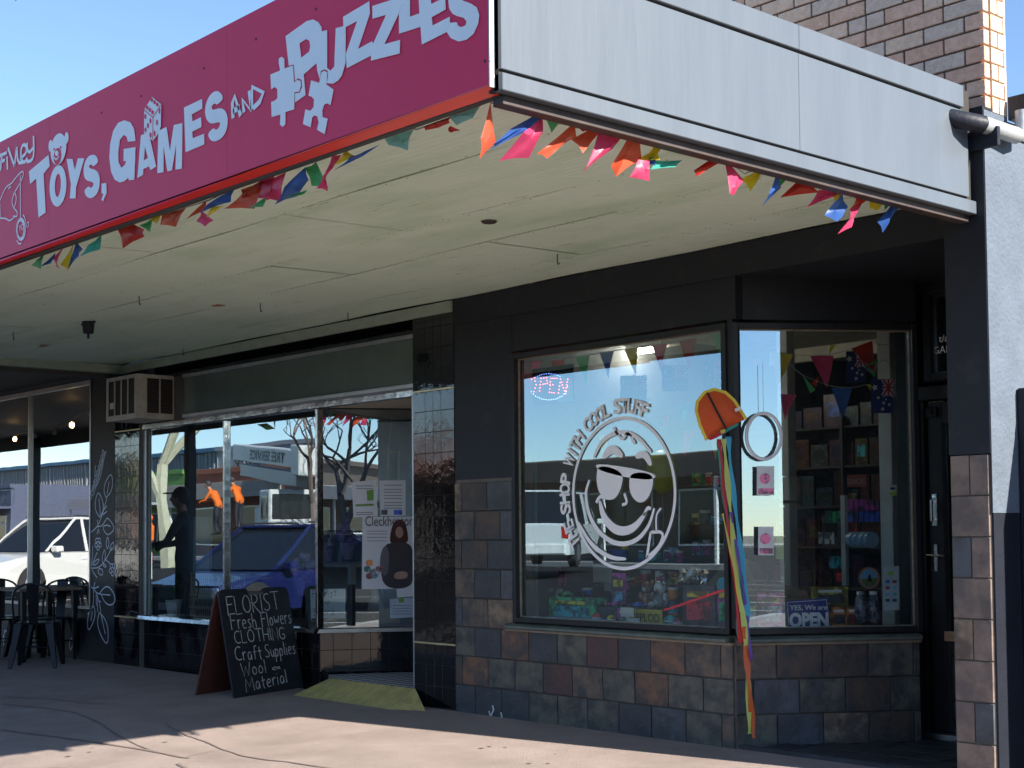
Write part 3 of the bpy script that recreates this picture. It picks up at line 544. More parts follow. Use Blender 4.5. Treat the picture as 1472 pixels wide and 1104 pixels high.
# painted flowers on the pillar (paint: flat on the pillar)
def art(strokes, ox, oy, s, Y, m, parent, w=.012, name='painted_flower', sm=2):
    b = MB()
    for q in strokes:
        p = [PY(ox+x/s, oy+y/s, Y) for x, y in zip(q[::2], q[1::2])]
        b.ribbon(smoothline(p, sm) if len(p) > 2 else p, w, (0, -1, 0), .002)
    return part(name, b, m, parent)
lil = mat('lilac_paint', (.85, .85, .95), .6)
def leaf(x0, y0, x1, y1, wd): # almond outline between two points
    dx, dy = x1-x0, y1-y0; l = math.hypot(dx, dy); nx, ny = -dy/l*wd, dx/l*wd
    return [x0, y0, x0+dx*.25+nx, y0+dy*.25+ny, x0+dx*.6+nx, y0+dy*.6+ny, x1, y1, x0+dx*.6-nx, y0+dy*.6-ny, x0+dx*.25-nx, y0+dy*.25-ny, x0, y0]
st = [[78, 540, 95, 440, 115, 340, 120, 200], [82, 510, 130, 410, 165, 330, 195, 210, 215, 60], leaf(225, 520, 278, 270, 38), [235, 480, 258, 360], leaf(165, 715, 148, 450, 40), [170, 690, 155, 530], [75, 865, 140, 810, 190, 690, 235, 520],
      [135, 810, 190, 800, 225, 735, 245, 715, 320, 825, 250, 895, 215, 870, 190, 805, 240, 790, 270, 808], [200, 575, 200, 620], [235, 600, 205, 640], [235, 655, 195, 690], [138, 740, 150, 800], [135, 885, 148, 830], [158, 878, 152, 830]]
for k in range(9): x = 85+k*14.5; y = 500-k*50; st += [leaf(x, y, x-6, y-55, 9), leaf(x, y+5, x+26, y-40, 9)]
art(st, 120, 640, 6.9, 6.80, lil, cafe)
st = [[88, 30, 85, 150, 68, 240, 130, 330], [68, 240, 130, 90], [68, 240, 150, 235, 210, 160, 270, 40], [210, 160, 250, 195], leaf(95, 210, 150, 150, 14), leaf(185, 200, 200, 55, 13), leaf(150, 240, 175, 310, 22), leaf(185, 200, 215, 230, 10), leaf(225, 60, 228, -60, 12), leaf(255, 75, 285, -10, 16)]
for cx, cy, r in ((138, 10, 24), (272, 250, 24)):
    for k in range(5): t = 1.257*k+.3; st.append([cx+math.cos(a_)*11+math.cos(t)*r*.7 if 0 else cx+math.cos(t)*r*.75+math.cos(a_)*11 for a_ in ()] or sum([[cx+math.cos(t)*r*.8+math.cos(a_)*13, cy+math.sin(t)*r*1.7+math.sin(a_)*22] for a_ in [j*1.047 for j in range(7)]], []))
st += [[110, 370, 95, 430, 130, 480, 250, 490], [75, 415, 100, 430, 145, 410], [145, 485, 190, 420, 240, 405, 300, 500, 290, 570, 240, 588, 195, 550, 165, 480], [95, 430, 98, 590, 40, 670], leaf(98, 590, 45, 835, 30), [85, 640, 72, 730], leaf(150, 650, 225, 970, 42), [165, 670, 205, 855], [120, 470, 122, 590], [130, 500, 135, 650], [140, 540, 165, 555], [125, 480, 150, 560, 165, 650]]
art(st, 120, 780, 6.5, 6.80, lil, cafe)
art([leaf(60, 690, 38, 830, 24)+[], [38, 690, 30, 770], leaf(205, 650, 190, 825, 22), [195, 690, 190, 780], leaf(570, 755, 560, 860, 12), leaf(375, 720, 355, 810, 10), [300, 680, 310, 800], [470, 700, 480, 690]], 0, 780, 5.52, 6.82, lil, cafe)
art([[5, 930, 30, 830, 45, 850, 25, 880, 50, 930], [100, 920, 105, 815], [5, 800, 110, 795]], 0, 560, 5.52, 6.815, lil, cafe, w=.008)
art([[0, 1070, 25, 1040, 10, 1075, 40, 1065]], 0, 560, 5.52, 6.815, lil, cafe, w=.008)
# ================================================================ awning
awn = thing('shop_awning', 'pale blue-grey shop awning with worn ribbed cream ceiling', 'awning', (-6, 5, 2.9))
SZ = lambda y: 2.918+(y-3.45)*.024
soff = bpy.data.materials.new('ripple_iron_soffit'); soff.use_nodes = True; n = soff.node_tree.nodes; L = soff.node_tree.links; pb = n['Principled BSDF']; pb.inputs['Roughness'].default_value = .55
tc = n.new('ShaderNodeTexCoord'); wv = n.new('ShaderNodeTexWave'); wv.bands_direction = 'Y'; wv.inputs['Scale'].default_value = 7; wv.inputs['Distortion'].default_value = 1.6; wv.inputs['Detail'].default_value = 2; wv.inputs['Detail Scale'].default_value = .35
L.new(tc.outputs['Object'], wv.inputs[0]); bp = n.new('ShaderNodeBump'); bp.inputs['Strength'].default_value = .5; bp.inputs['Distance'].default_value = .004; L.new(wv.outputs[1], bp.inputs['Height']); L.new(bp.outputs[0], pb.inputs['Normal'])
def chain(scale, lo, hi, c0, c1, det=6, st_=None):
    z = n.new('ShaderNodeTexNoise'); z.inputs['Scale'].default_value = scale; z.inputs['Detail'].default_value = det
    if st_: mp = n.new('ShaderNodeMapping'); mp.inputs['Scale'].default_value = st_; L.new(tc.outputs['Object'], mp.inputs[0]); L.new(mp.outputs[0], z.inputs[0])
    else: L.new(tc.outputs['Object'], z.inputs[0])
    r = n.new('ShaderNodeValToRGB'); r.color_ramp.elements[0].position = lo; r.color_ramp.elements[1].position = hi; r.color_ramp.elements[0].color = (*c0, 1); r.color_ramp.elements[1].color = (*c1, 1); L.new(z.outputs[0], r.inputs[0]); return r
r1 = chain(1.2, .35, .7, (.66, .79, .63), (.74, .85, .70)); r2 = chain(2.2, .50, .75, (1, 1, 1), (.76, .84, .74), 9, (.5, 1.5, 1)); r3 = chain(26, .66, .74, (1, 1, 1), (.35, .4, .32), 5, (.15, 1.4, 1))
m1 = n.new('ShaderNodeMixRGB'); m1.blend_type = 'MULTIPLY'; m1.inputs[0].default_value = 1; L.new(r1.outputs[0], m1.inputs[1]); L.new(r2.outputs[0], m1.inputs[2])
m2 = n.new('ShaderNodeMixRGB'); m2.blend_type = 'MULTIPLY'; m2.inputs[0].default_value = .7; L.new(m1.outputs[0], m2.inputs[1]); L.new(r3.outputs[0], m2.inputs[2]); L.new(m2.outputs[0], pb.inputs[0])
ys = [3.44, 4.05, 4.83, 5.44, 6.2, 6.69]; random.seed(3)
for j in range(5):
    x = -3.9; k = 0
    while x > -13.3:
        w = 2.4 if (k or j % 2) else 1.35; a = max(x-w, -13.34); g = .0035; dz = random.uniform(-.002, .002); x1 = x; y0, y1 = ys[j], ys[j+1]
        b = MB(); nx = 8
        for i in range(nx+1):
            xx = a+g+(x1-a-2*g)*i/nx; wv_ = .004*math.sin(xx*3.1+j)
            for yy in (y0+g, y1-g): b.v += [Vector((xx, yy, SZ(yy)+dz+wv_)), Vector((xx, yy, SZ(yy)+dz+wv_+.01))]
        for i in range(nx):
            o_ = i*4; b.f += [(o_, o_+2, o_+6, o_+4), (o_+1, o_+5, o_+7, o_+3), (o_, o_+4, o_+5, o_+1), (o_+2, o_+3, o_+7, o_+6)]
        part('soffit_panel', b, soff, awn); x = a; k += 1
b = MB(); b.box(-13.34, -3.9, 3.44, 6.9, 3.10, 3.2); part('unseen_awning_roof', b, gal, awn)  # unseen slab added to keep the sun off the soffit
gp = mat('awning_grey_paint', (.108, .125, .146), .38, var=.10, scale=2.5, bump=.5, bscale=10, det=8, stretch=(1, 3, .35), col2=(.092, .108, .128), lo=.3, hi=.7); darkj = mat('shadow_gap', (.03, .025, .022), .8)
Y0, Y1 = 3.40, 6.60
b = MB(); b.bbox(-3.89, -3.845, Y0, Y1, 2.872, 2.937, .003); part('fascia_strip', b, gp, awn)
ymid = 5.15
for a, c in ((Y0, ymid), (ymid+.0015, Y1-.06)): b = MB(); b.bbox(-3.89, -3.851, a, c, 2.951, 3.386, .002); part('fascia_panel', b, gp, awn)
for a, c in ((Y0, ymid), (ymid+.0015, Y1-.10)): b = MB(); b.bbox(-3.89, -3.846, a, c, 3.400, 3.512, .003); part('fascia_strip', b, gp, awn)
b = MB(); b.box(-3.92, -3.866, Y0, Y1-.02, 2.875, 3.50); part('fascia_backing', b, darkj, awn)
b = MB(); b.bbox(-3.945, -3.888, 3.44, Y1, 2.838, 2.873, .002); part('edge_angle', b, mat('rusty_brown_steel', (.06, .04, .035), .6, var=.4, scale=9), awn)
b = MB(); b.hexa([(-13.3, 3.432, 2.905), (-3.9, 3.432, 2.869), (-3.9, 3.455, 2.866), (-13.3, 3.455, 2.899), (-13.3, 3.432, 2.93), (-3.9, 3.432, 2.92), (-3.9, 3.455, 2.92), (-13.3, 3.455, 2.93)]); part('edge_angle', b, mat('dark_edge', (.05, .05, .04), .6), awn)
b = MB(); b.bbox(-13.3, -9.32, 3.38, 3.42, 2.88, 3.6, .003); part('fascia_panel', b, gp, awn)
pg = mat('pale_green_batten', (.36, .42, .33), .5, var=.15, scale=10)
b = MB(); b.bbox(-13.3, -8.135, 6.66, 6.69, 2.90, 2.982, .003); part('batten', b, pg, awn)
b = MB(); b.bbox(-13.38, -13.30, 3.45, 6.69, 2.90, 2.985, .003); part('batten', b, pg, awn)
b = MB(); b.box(-32, -13.38, 3.4, 6.8, 2.985, 3.02); b.box(-13.52, -13.38, 3.45, 6.8, 2.86, 2.985); b.box(-32, -13.38, 3.38, 3.44, 2.78, 3.5); part('cafe_soffit', b, mat('dark_soffit', (.07, .07, .06), .6, bump=.5), awn, 'dark painted ceiling over the cafe')
for x, y, l in ((1, 0, 0),): pass
nb_ = MB(); random.seed(12)
for y in ys[1:-1]:
    for k in range(58):
        x = -4.0-k*.16+random.uniform(-.01, .01)
        for dy in (-.02, .02):
            r_ = .0055; z = SZ(y+dy)-.004; nb_.poly([(x+math.cos(t*1.047)*r_, y+dy+math.sin(t*1.047)*r_, z) for t in range(6)])
nb_ = part('nail_heads', nb_, mat('rusty_nail', (.16, .10, .06), .8), awn); nb_['kind'] = 'stuff'
hk = mat('rust_hook', (.05, .035, .025), .6)
for px_, py_ in ((200, 425), (374, 440), (19, 478), (801, 372), (500, 458), (263, 508)):
    p = PZ(px_, py_-4, 2.97); p.z = SZ(p.y); b = MB(); b.tube([p+Vector((0, 0, .005)), p+Vector((0, 0, -.05)), p+Vector((.01, 0, -.065)), p+Vector((.022, 0, -.055))], .0035, 5); part('ceiling_hook', b, hk, awn)
p = PZ(127, 462, 2.96); p.z = SZ(p.y); b = MB(); b.bbox(p.x-.11, p.x+.11, p.y-.01, p.y+.01, p.z-.02, p.z-.004, .002); b.tube([p, p+Vector((0, 0, -.09))], [.05, .04], 10); b.tube([p+Vector((0, 0, -.09)), p+Vector((0, 0, -.13))], .01, 6); part('lamp_holder', b, black, awn)
p = PZ(703, 320, 2.95); p.z = SZ(p.y)-.001; b = MB(); b.lathe(p-Vector((0, 0, .008)), [(.035, 0), (.045, .008)], 12); part('vent_cap', b, hk, awn)
for px_, py_, s_ in ((313, 439, .07), (62, 497, .06)):
    p = PZ(px_, py_, 2.96); z = SZ(p.y)-.006; b = MB(); b.poly([(p.x+math.cos(t*.7)*s_*random.uniform(.7, 1.2), p.y+math.sin(t*.7)*s_*random.uniform(.5, .9), z) for t in range(9)]); part('patch', b, mat('rust_patch', (.45, .25, .12), .8, var=.4, scale=30), awn)
# posts at the kerb (they show in the window reflections)
for i, (x, lb) in enumerate(((-23.3, 'black veranda post near the kerb in front of the cafe'), (-18.3, 'black veranda post near the kerb beside the standing person'), (-13.4, 'black veranda post near the kerb in front of the florist'))):
    b = MB(); b.bbox(x-.06, x+.06, 3.46, 3.58, PATHZ(3.5)-.02, 2.95, .006); b.bbox(x-.09, x+.09, 3.43, 3.61, PATHZ(3.5)-.02, .05, .006); solo('veranda_post', b, black2, lb, 'post', 'veranda posts')
# ================================================================ the sign
SY = 3.38
sign = thing('shop_sign', 'magenta fascia sign reading Finley Toys, Games and Puzzles in white letters', 'sign', (-6.6, SY, 2.89))
magenta = mat('magenta_sign', (.84, .034, .115), .45, var=.06, scale=1.5, spec=.2)
mgd = magenta
for a, c in ((-9.3, -7.62), (-7.618, -5.72), (-5.718, -3.895)): b = MB(); b.box(a, c, SY, SY+.02, 2.90, 3.612); part('sign_panel', b, magenta, sign)
redm = mat('red_flange', (.88, .03, .012), .25, var=.05, coat=.15)
b = MB(); b.hexa([(-9.3, SY, 2.915), (-3.90, SY, 2.893), (-3.90, SY+.05, 2.872), (-9.3, SY+.05, 2.908), (-9.3, SY, 2.925), (-3.90, SY, 2.8995), (-3.90, SY+.05, 2.895), (-9.3, SY+.05, 2.925)]); part('red_edge', b, redm, sign)
b = MB(); b.bbox(-3.893, -3.885, SY-.004, SY+.02, 2.888, 3.612, .001); part('edge_trim', b, mat('chipped_white_trim', (.7, .7, .68), .6, col2=(.15, .13, .12), scale=40, lo=.3, hi=.4), sign)
for px_, py_ in ((23, 0), (146, 162), (203, 138), (160, 209), (368, 56), (293, 98), (697, 88), (454, 13)):
    p = PY(px_, py_, SY); b = MB(); b.lathe(p+Vector((0, .001, 0)), [(.006, 0), (.006, .003), (.001, .004)], 8, (0, -1, 0)); part('screw', b, hk, sign)
def T(pts, ox, oy, s): return [PY(ox+x/s, oy+y/s, SY-.002) for x, y in zip(pts[::2], pts[1::2])]
def letter(loops, ox, oy, s, sm=(), name='letter', m=vinyl, lift=0):
    return plane_shape(name, [T(l, ox, oy, s) for l in loops], PY(ox, oy, SY-.003-lift), (1, 0, 0), (0, 0, 1), m, sign, thick=.002, smooth=sm)
def ell(cx, cy, rx, ry, rot=0, n=28): return sum([[cx+math.cos(t)*rx*math.cos(rot)-math.sin(t)*ry*math.sin(rot), cy+math.cos(t)*rx*math.sin(rot)+math.sin(t)*ry*math.cos(rot)] for t in [2*math.pi*k/n for k in range(n)]], [])
A = (0, 180, 6.13)
letter([[258, 408, 430, 262, 440, 360, 386, 428, 404, 770, 342, 815, 322, 470, 268, 520]], *A)
letter([ell(513, 535, 73, 183, .05), ell(512, 530, 27, 103, .05)], *A)
letter([ell(520, 212, 66, 140, .12)], *A, name='bear_motif', lift=.002)
for c in (ell(447, 182, 16, 52, .05), ell(588, 112, 17, 50, .05)): letter([c], *A, name='bear_motif')
letter([ell(514, 275, 32, 74, .1)], *A, name='bear_motif', m=mgd, lift=.004)
for c, m_ in ((ell(511, 250, 14, 24), vinyl), (ell(486, 213, 5, 10), mgd), (ell(544, 197, 5, 10), mgd)): letter([c], *A, name='bear_motif', m=m_, lift=.006)
def strokes(qs, ox, oy, s, w, name, sm=2, lift=.0015):
    b = MB()
    for q in qs: p = T(q, ox, oy, s); b.ribbon(smoothline(p, sm) if len(p) > 2 else p, w, (0, -1, 0), lift)
    return part(name, b, vinyl, sign)
strokes([[488, 285, 505, 310, 530, 275]], *A, .008, 'bear_motif', lift=.007)
letter([[590, 298, 640, 298, 662, 395, 690, 292, 745, 292, 672, 545, 668, 645, 618, 645, 628, 520]], *A)
letter([[872, 325, 822, 368, 815, 350, 800, 345, 785, 360, 790, 380, 850, 395, 878, 440, 882, 520, 862, 600, 820, 640, 790, 645, 760, 625, 742, 575, 785, 535, 800, 555, 818, 545, 830, 515, 815, 500, 770, 490, 745, 460, 738, 400, 748, 330, 775, 280, 815, 258, 850, 268]], *A, sm=(0,))
letter([[898, 515, 938, 510, 940, 600, 910, 672, 898, 655, 915, 605, 898, 600]], *A)
strokes([[5, 400, 20, 262], [-10, 275, 62, 242], [0, 330, 45, 305], [68, 392, 64, 275], [74, 200, 130, 362], [130, 362, 150, 190], [75, 230, 78, 200], [152, 195, 158, 335, 215, 325], [178, 300, 240, 240, 232, 178, 205, 170, 185, 220, 188, 300, 215, 335, 245, 290], [240, 155, 245, 225, 265, 240, 295, 200], [297, 95, 302, 260, 280, 315, 238, 322]], *A, .02, 'lettering', 1)
strokes([[0, 665, 40, 570, 70, 530, 105, 515, 130, 475, 200, 398, 212, 430, 180, 510, 150, 560, 125, 600, 102, 680, 130, 740, 155, 760, 152, 810, 120, 800], [5, 820, 60, 822, 85, 848, 130, 810], [0, 690, 5, 820], [182, 440, 182, 840], [130, 590, 150, 640, 130, 720], [75, 560, 100, 540], [150, 1015, 170, 1050, 190, 1040], [205, 790, 220, 810, 226, 850]], *A, .008, 'hand_motif')
strokes([ell(187, 918, 38, 92)+ell(187, 918, 38, 92)[:2], ell(184, 918, 30, 80)+ell(184, 918, 30, 80)[:2]], *A, .012, 'yoyo_motif', 0)
text_on('lettering', 'YOYO', PY(168/6.13, 180+935/6.13, SY-.004), (1, 0, .02), (0, 0, 1), .034, vinyl, sign, w=.14)
B2 = (140, 120, 6.9)
letter([[380, 570, 305, 578, 295, 530, 265, 510, 225, 560, 208, 680, 210, 780, 240, 838, 275, 810, 290, 768, 262, 770, 265, 650, 380, 632, 368, 955, 315, 960, 308, 935, 270, 970, 225, 983, 175, 955, 140, 880, 122, 740, 130, 600, 160, 470, 210, 390, 270, 366, 330, 385, 365, 450]], *B2)
letter([[435, 515, 510, 485, 585, 825, 530, 860, 515, 822, 458, 850, 455, 905, 400, 940], [475, 622, 505, 740, 462, 765]], *B2)
letter([[598, 890, 608, 470, 688, 432, 722, 670, 762, 412, 845, 395, 840, 845, 778, 855, 785, 600, 742, 862, 697, 873, 660, 620, 658, 880]], *B2)
letter([[862, 240, 1040, 155, 1042, 250, 938, 308, 945, 378, 1030, 335, 1035, 432, 942, 480, 948, 545, 1060, 500, 1062, 605, 878, 683]], *B2)
letter([[1252, 155, 1190, 215, 1172, 195, 1140, 215, 1135, 250, 1150, 265, 1230, 240, 1280, 280, 1298, 370, 1280, 480, 1230, 550, 1165, 580, 1120, 560, 1095, 500, 1155, 440, 1170, 458, 1200, 455, 1222, 410, 1218, 378, 1130, 405, 1085, 360, 1068, 280, 1085, 180, 1130, 100, 1185, 70, 1230, 95]], *B2, sm=(0,))
letter([[550, 136, 638, 208, 634, 430, 600, 512, 556, 572, 510, 528, 470, 490, 472, 260]], *B2, name='dice_motif', lift=.002)
b = MB()
for q in ([472, 262, 562, 338], [562, 338, 638, 212], [562, 338, 556, 570]): b.ribbon(T(q, *B2), .005, (0, -1, 0), .006)
part('dice_motif', b, mgd, sign)
for cx, cy, rx, ry in ((550, 166, 11, 20), (577, 188, 11, 20), (604, 210, 11, 20), (505, 242, 11, 20), (531, 264, 11, 20), (557, 288, 11, 20), (486, 330, 8, 26), (536, 372, 8, 26), (511, 420, 8, 26), (487, 462, 8, 24), (537, 512, 8, 26), (626, 275, 6, 28), (601, 388, 7, 28), (577, 498, 7, 28)):
    letter([ell(cx, cy, rx, ry, n=12)], *B2, name='dice_motif', m=mgd, lift=.005)
C3 = (320, 0, 5.52)
strokes([[85, 940, 80, 820, 98, 765, 145, 920], [85, 885, 138, 850], [172, 892, 160, 790, 225, 875, 213, 720], [232, 870, 238, 690, 325, 735, 295, 810, 245, 858]], *C3, .026, 'lettering', 0)
letter([[382, 592, 460, 560, 448, 500, 450, 465, 470, 452, 490, 465, 492, 545, 560, 520, 570, 655, 595, 634, 620, 642, 624, 680, 610, 726, 573, 732, 570, 868, 500, 890, 500, 985, 480, 1008, 458, 990, 462, 910, 392, 928, 388, 810, 415, 800, 438, 780, 438, 710, 418, 690, 388, 708]], *C3, name='puzzle_motif')
letter([[502, 288, 670, 168, 720, 155, 760, 175, 785, 215, 792, 300, 782, 420, 750, 500, 645, 592, 660, 755, 578, 812, 578, 742, 616, 735, 634, 690, 630, 634, 600, 622, 578, 640, 568, 512, 528, 522], [612, 345, 665, 310, 692, 325, 698, 370, 690, 410, 625, 460]], *C3)
letter([[785, 252, 832, 240, 832, 540, 860, 562, 890, 530, 902, 225, 980, 205, 978, 500, 950, 600, 920, 640, 880, 665, 830, 660, 842, 600, 838, 562, 810, 550, 783, 566, 776, 630, 755, 560, 750, 498, 785, 400]], *C3, lift=.001)
letter([[705, 638, 770, 658, 787, 575, 808, 562, 833, 575, 825, 670, 882, 712, 858, 835, 835, 820, 808, 830, 792, 880, 795, 930, 835, 942, 812, 1065, 752, 1030, 765, 970, 755, 925, 730, 915, 712, 935, 700, 1010, 640, 985, 660, 868, 700, 880, 725, 850, 728, 790, 710, 768, 685, 760]], *C3, name='puzzle_motif')
D4 = (500, 0, 7.01)
letter([[-45, 171, 218, 15, 225, 135, 105, 495, 245, 418, 262, 445, 240, 560, -7, 688, -17, 546, 98, 213, -40, 285]], *D4)
letter([[252, 62, 440, 2, 560, -60, 520, 132, 372, 447, 530, 405, 527, 540, 240, 612, 240, 555, 262, 440, 392, 150, 255, 190]], *D4, lift=.001)
letter([[545, -270, 628, -310, 628, 170, 735, 133, 738, 270, 520, 340, 518, 100]], *D4)
letter([[700, -330, 950, -430, 955, -310, 825, -250, 828, -130, 960, -190, 965, -90, 838, -20, 845, 42, 985, -25, 990, 98, 850, 175, 858, 260, 1030, 172, 1035, 235, 1000, 325, 752, 450, 738, 270, 728, 135]], *D4, lift=.001)
letter([[1300, -200, 1270, -270, 1180, -310, 1080, -260, 1025, -150, 1016, 0, 1025, 90, 1060, 140, 1110, 165, 1170, 180, 1200, 215, 1192, 255, 1150, 275, 1112, 260, 1100, 226, 1036, 230, 1000, 322, 1040, 385, 1120, 420, 1200, 400, 1270, 340, 1315, 240, 1326, 150, 1300, 75, 1240, 35, 1150, 2, 1122, -60, 1135, -120, 1180, -130, 1205, -90]], *D4)
# ================================================================ bunting outside
def flagm(n_, c): return mat('flag_'+n_, c, .35, var=.2, scale=9, trans=.5, bump=.6, bscale=20)
FLC = {'red': flagm('red', (.62, .045, .03)), 'orange': flagm('orange', (.75, .13, .06)), 'pink': flagm('pink', (.80, .08, .20)), 'blue': flagm('blue', (.06, .16, .50)), 'green': flagm('green', (.10, .48, .18)), 'teal': flagm('teal', (.08, .5, .40)), 'yellow': flagm('yellow', (.80, .62, .03)), 'aqua': flagm('aqua', (.3, .65, .62))}
def flag(parent, col, pts, o, nrm, seed, bulge=.05, name='flag'):
    rnd = random.Random(seed); nrm = Vector(nrm).normalized(); P = [Vector(p) for p in pts]; c = sum(P, Vector())/len(P); zt = max(p.z for p in P); P = [Vector((c.x+(p.x-c.x)*1.12, c.y+(p.y-c.y)*1.12, zt+(p.z-zt)*1.12)) for p in P]; c = sum(P, Vector())/len(P); top = max(p.z for p in P); b = MB()
    P = [p+nrm*rnd.uniform(-1, 1)*bulge*min(1, (top-p.z)/.12) for p in P]; c = sum(P, Vector())/len(P)+nrm*rnd.choice((-1, 1))*.018
    i = 0; Q = []
    for k in range(len(P)):
        a, d = P[k], P[(k+1) % len(P)]; Q += [a, (a+d)/2+(c-(a+d)/2)*.08+nrm*rnd.uniform(-.006, .006)]
    b.v = [c]+Q; N = len(Q)
    mid = [q.lerp(c, .5)+nrm*rnd.uniform(-.012, .012) for q in Q]; b.v += mid
    for k in range(N): k2 = (k+1) % N; b.f += [(1+k, 1+k2, 1+N+k2, 1+N+k), (1+N+k, 1+N+k2, 0)]
    b.smooth = True; return part(name, b, FLC[col], parent)
strm = mat('string', (.5, .5, .48), .8)
def string_line(parent, pts, r=.0035): b = MB(); b.tube(pts, r, 5); return part('string', b, strm, parent)
bu1 = thing('bunting', 'windblown string of plastic pennants under the grey side of the awning', 'bunting', (-3.99, 5, 2.85), 'awning bunting')
bu2 = thing('bunting', 'windblown string of plastic pennants under the magenta sign', 'bunting', (-6, 3.55, 2.84), 'awning bunting')
XB = -3.98
def fx(q, ox, oy, s): return [PX(ox+x/s, oy+y/s, XB) for x, y in zip(q[::2], q[1::2])]
def fy(q, ox, oy, s): return [PY(ox+x/s, oy+y/s, 3.49) for x, y in zip(q[::2], q[1::2])]
C = (680, 100, 3.68); E8 = (1040, 0, 3.345)
for i, (c, q) in enumerate((('orange', [90, 172, 22, 350, 45, 440, 135, 358]), ('blue', [362, 205, 378, 228, 250, 320, 128, 390, 120, 372, 210, 295]), ('pink', [360, 245, 240, 330, 192, 445, 330, 432, 347, 320]), ('green', [375, 205, 495, 232, 425, 320]), ('orange', [540, 268, 555, 340, 480, 380, 430, 440, 390, 412]),
        ('pink', [548, 285, 652, 270, 600, 318, 560, 327]), ('orange', [660, 280, 672, 312, 585, 425, 545, 355]), ('pink', [678, 283, 802, 318, 720, 410, 625, 505, 608, 492]), ('orange', [838, 328, 885, 333, 910, 450, 745, 545, 775, 480]), ('yellow', [972, 363, 1017, 370, 990, 430, 960, 470, 880, 470, 930, 440]),
        ('pink', [875, 475, 930, 478, 922, 578, 852, 555]), ('teal', [962, 480, 1097, 477, 1055, 512, 950, 520]), ('blue', [932, 468, 970, 453, 962, 500, 938, 495]), ('red', [1275, 458, 1337, 463, 1290, 490, 1160, 560, 1195, 520]), ('pink', [1330, 463, 1412, 577, 1362, 650, 1320, 645]))): flag(bu1, c, fx(q, *C), 0, (1, 0, 0), i)
for i, (c, q) in enumerate((('yellow', [95, 850, 205, 796, 185, 850, 150, 902]), ('blue', [258, 815, 285, 890, 215, 968, 186, 932]), ('green', [265, 810, 342, 830, 280, 892]), ('red', [385, 838, 440, 918, 310, 932]), ('pink', [577, 893, 562, 930, 500, 945, 435, 980, 470, 908]), ('yellow', [572, 912, 540, 962, 530, 932]),
        ('blue', [570, 925, 597, 985, 560, 1035, 520, 1056, 512, 1018, 540, 960]), ('red', [695, 918, 702, 945, 665, 975, 620, 1000, 640, 948]), ('pink', [665, 965, 640, 1020, 600, 1080, 570, 1104, 575, 1050, 620, 1000]), ('yellow', [700, 923, 792, 945, 760, 1000, 693, 997]), ('green', [785, 948, 826, 962, 770, 1005]), ('blue', [824, 957, 834, 1000, 790, 1070, 743, 1106, 765, 1050]))): flag(bu1, c, fx(q, *E8), 0, (1, 0, 0), 40+i)
pts = [PX(x, y, XB) for x, y in ((706, 148), (780, 156), (826, 171), (862, 178), (915, 193), (955, 200), (990, 222), (1040, 226), (1070, 250), (1103, 238), (1117, 243), (1155, 251), (1212, 268), (1248, 275), (1287, 286), (1330, 298))]
string_line(bu1, pts)
D2 = (350, 0, 3.68)
for i, (c, q) in enumerate((('aqua', [700, 675, 887, 683, 850, 730, 820, 770, 780, 755]), ('red', [1095, 620, 1085, 650, 1030, 672, 970, 685, 965, 668]), ('aqua', [1245, 560, 1210, 620, 1130, 655, 1093, 610]), ('red', [1095, 665, 1137, 685, 1110, 700, 1088, 690]), ('pink', [470, 812, 508, 818, 480, 920, 440, 987, 403, 982, 450, 940]), ('yellow', [545, 793, 583, 822, 498, 872]),
        ('blue', [707, 770, 640, 825, 473, 893, 580, 830]), ('green', [330, 885, 383, 856, 410, 975, 358, 970]), ('blue', [320, 886, 352, 950, 250, 1020, 163, 1063, 220, 980]), ('pink', [215, 915, 185, 1052, 58, 1032, 90, 968]), ('green', [332, 1006, 310, 1032, 210, 1047]), ('orange', [97, 953, 70, 1010, -10, 1040, -5, 1000]))): flag(bu2, c, fy(q, *D2), 0, (0, 1, 0), 80+i)
for i, (c, q) in enumerate((('pink', [1085, 700, 1085, 790, 1010, 772, 1030, 715]), ('green', [1062, 780, 1040, 817, 988, 822]), ('orange', [1042, 713, 1000, 817, 908, 820, 960, 760]), ('blue', [927, 748, 927, 800, 870, 810, 818, 840, 830, 800]), ('yellow', [850, 820, 884, 815, 830, 860]), ('orange', [817, 793, 822, 832, 733, 862]), ('pink', [800, 836, 840, 870, 815, 892, 778, 872]),
        ('orange', [744, 808, 690, 892, 638, 885, 650, 848]), ('yellow', [642, 848, 630, 887, 596, 870]), ('green', [602, 866, 585, 914, 558, 892]), ('red', [470, 903, 515, 878, 559, 905, 552, 930, 480, 974]), ('teal', [400, 928, 385, 982, 343, 1012, 355, 970]), ('green', [177, 998, 165, 1062, 118, 1047]), ('blue', [217, 1003, 200, 1042, 156, 1052]), ('pink', [252, 978, 240, 1052, 215, 1062, 203, 1020]), ('yellow', [292, 963, 262, 1062, 238, 1042]), ('blue', [302, 958, 324, 985, 290, 1032, 253, 1062]))): flag(bu2, c, fy(q, 0, 0, 2.76), 0, (0, 1, 0), 120+i)
string_line(bu2, [PY(x, y, 3.49) for x, y in ((60, 362), (110, 348), (145, 337), (190, 320), (230, 310), (300, 288), (335, 272), (385, 254), (440, 234), (478, 222), (545, 184), (600, 186), (650, 168), (690, 152))])
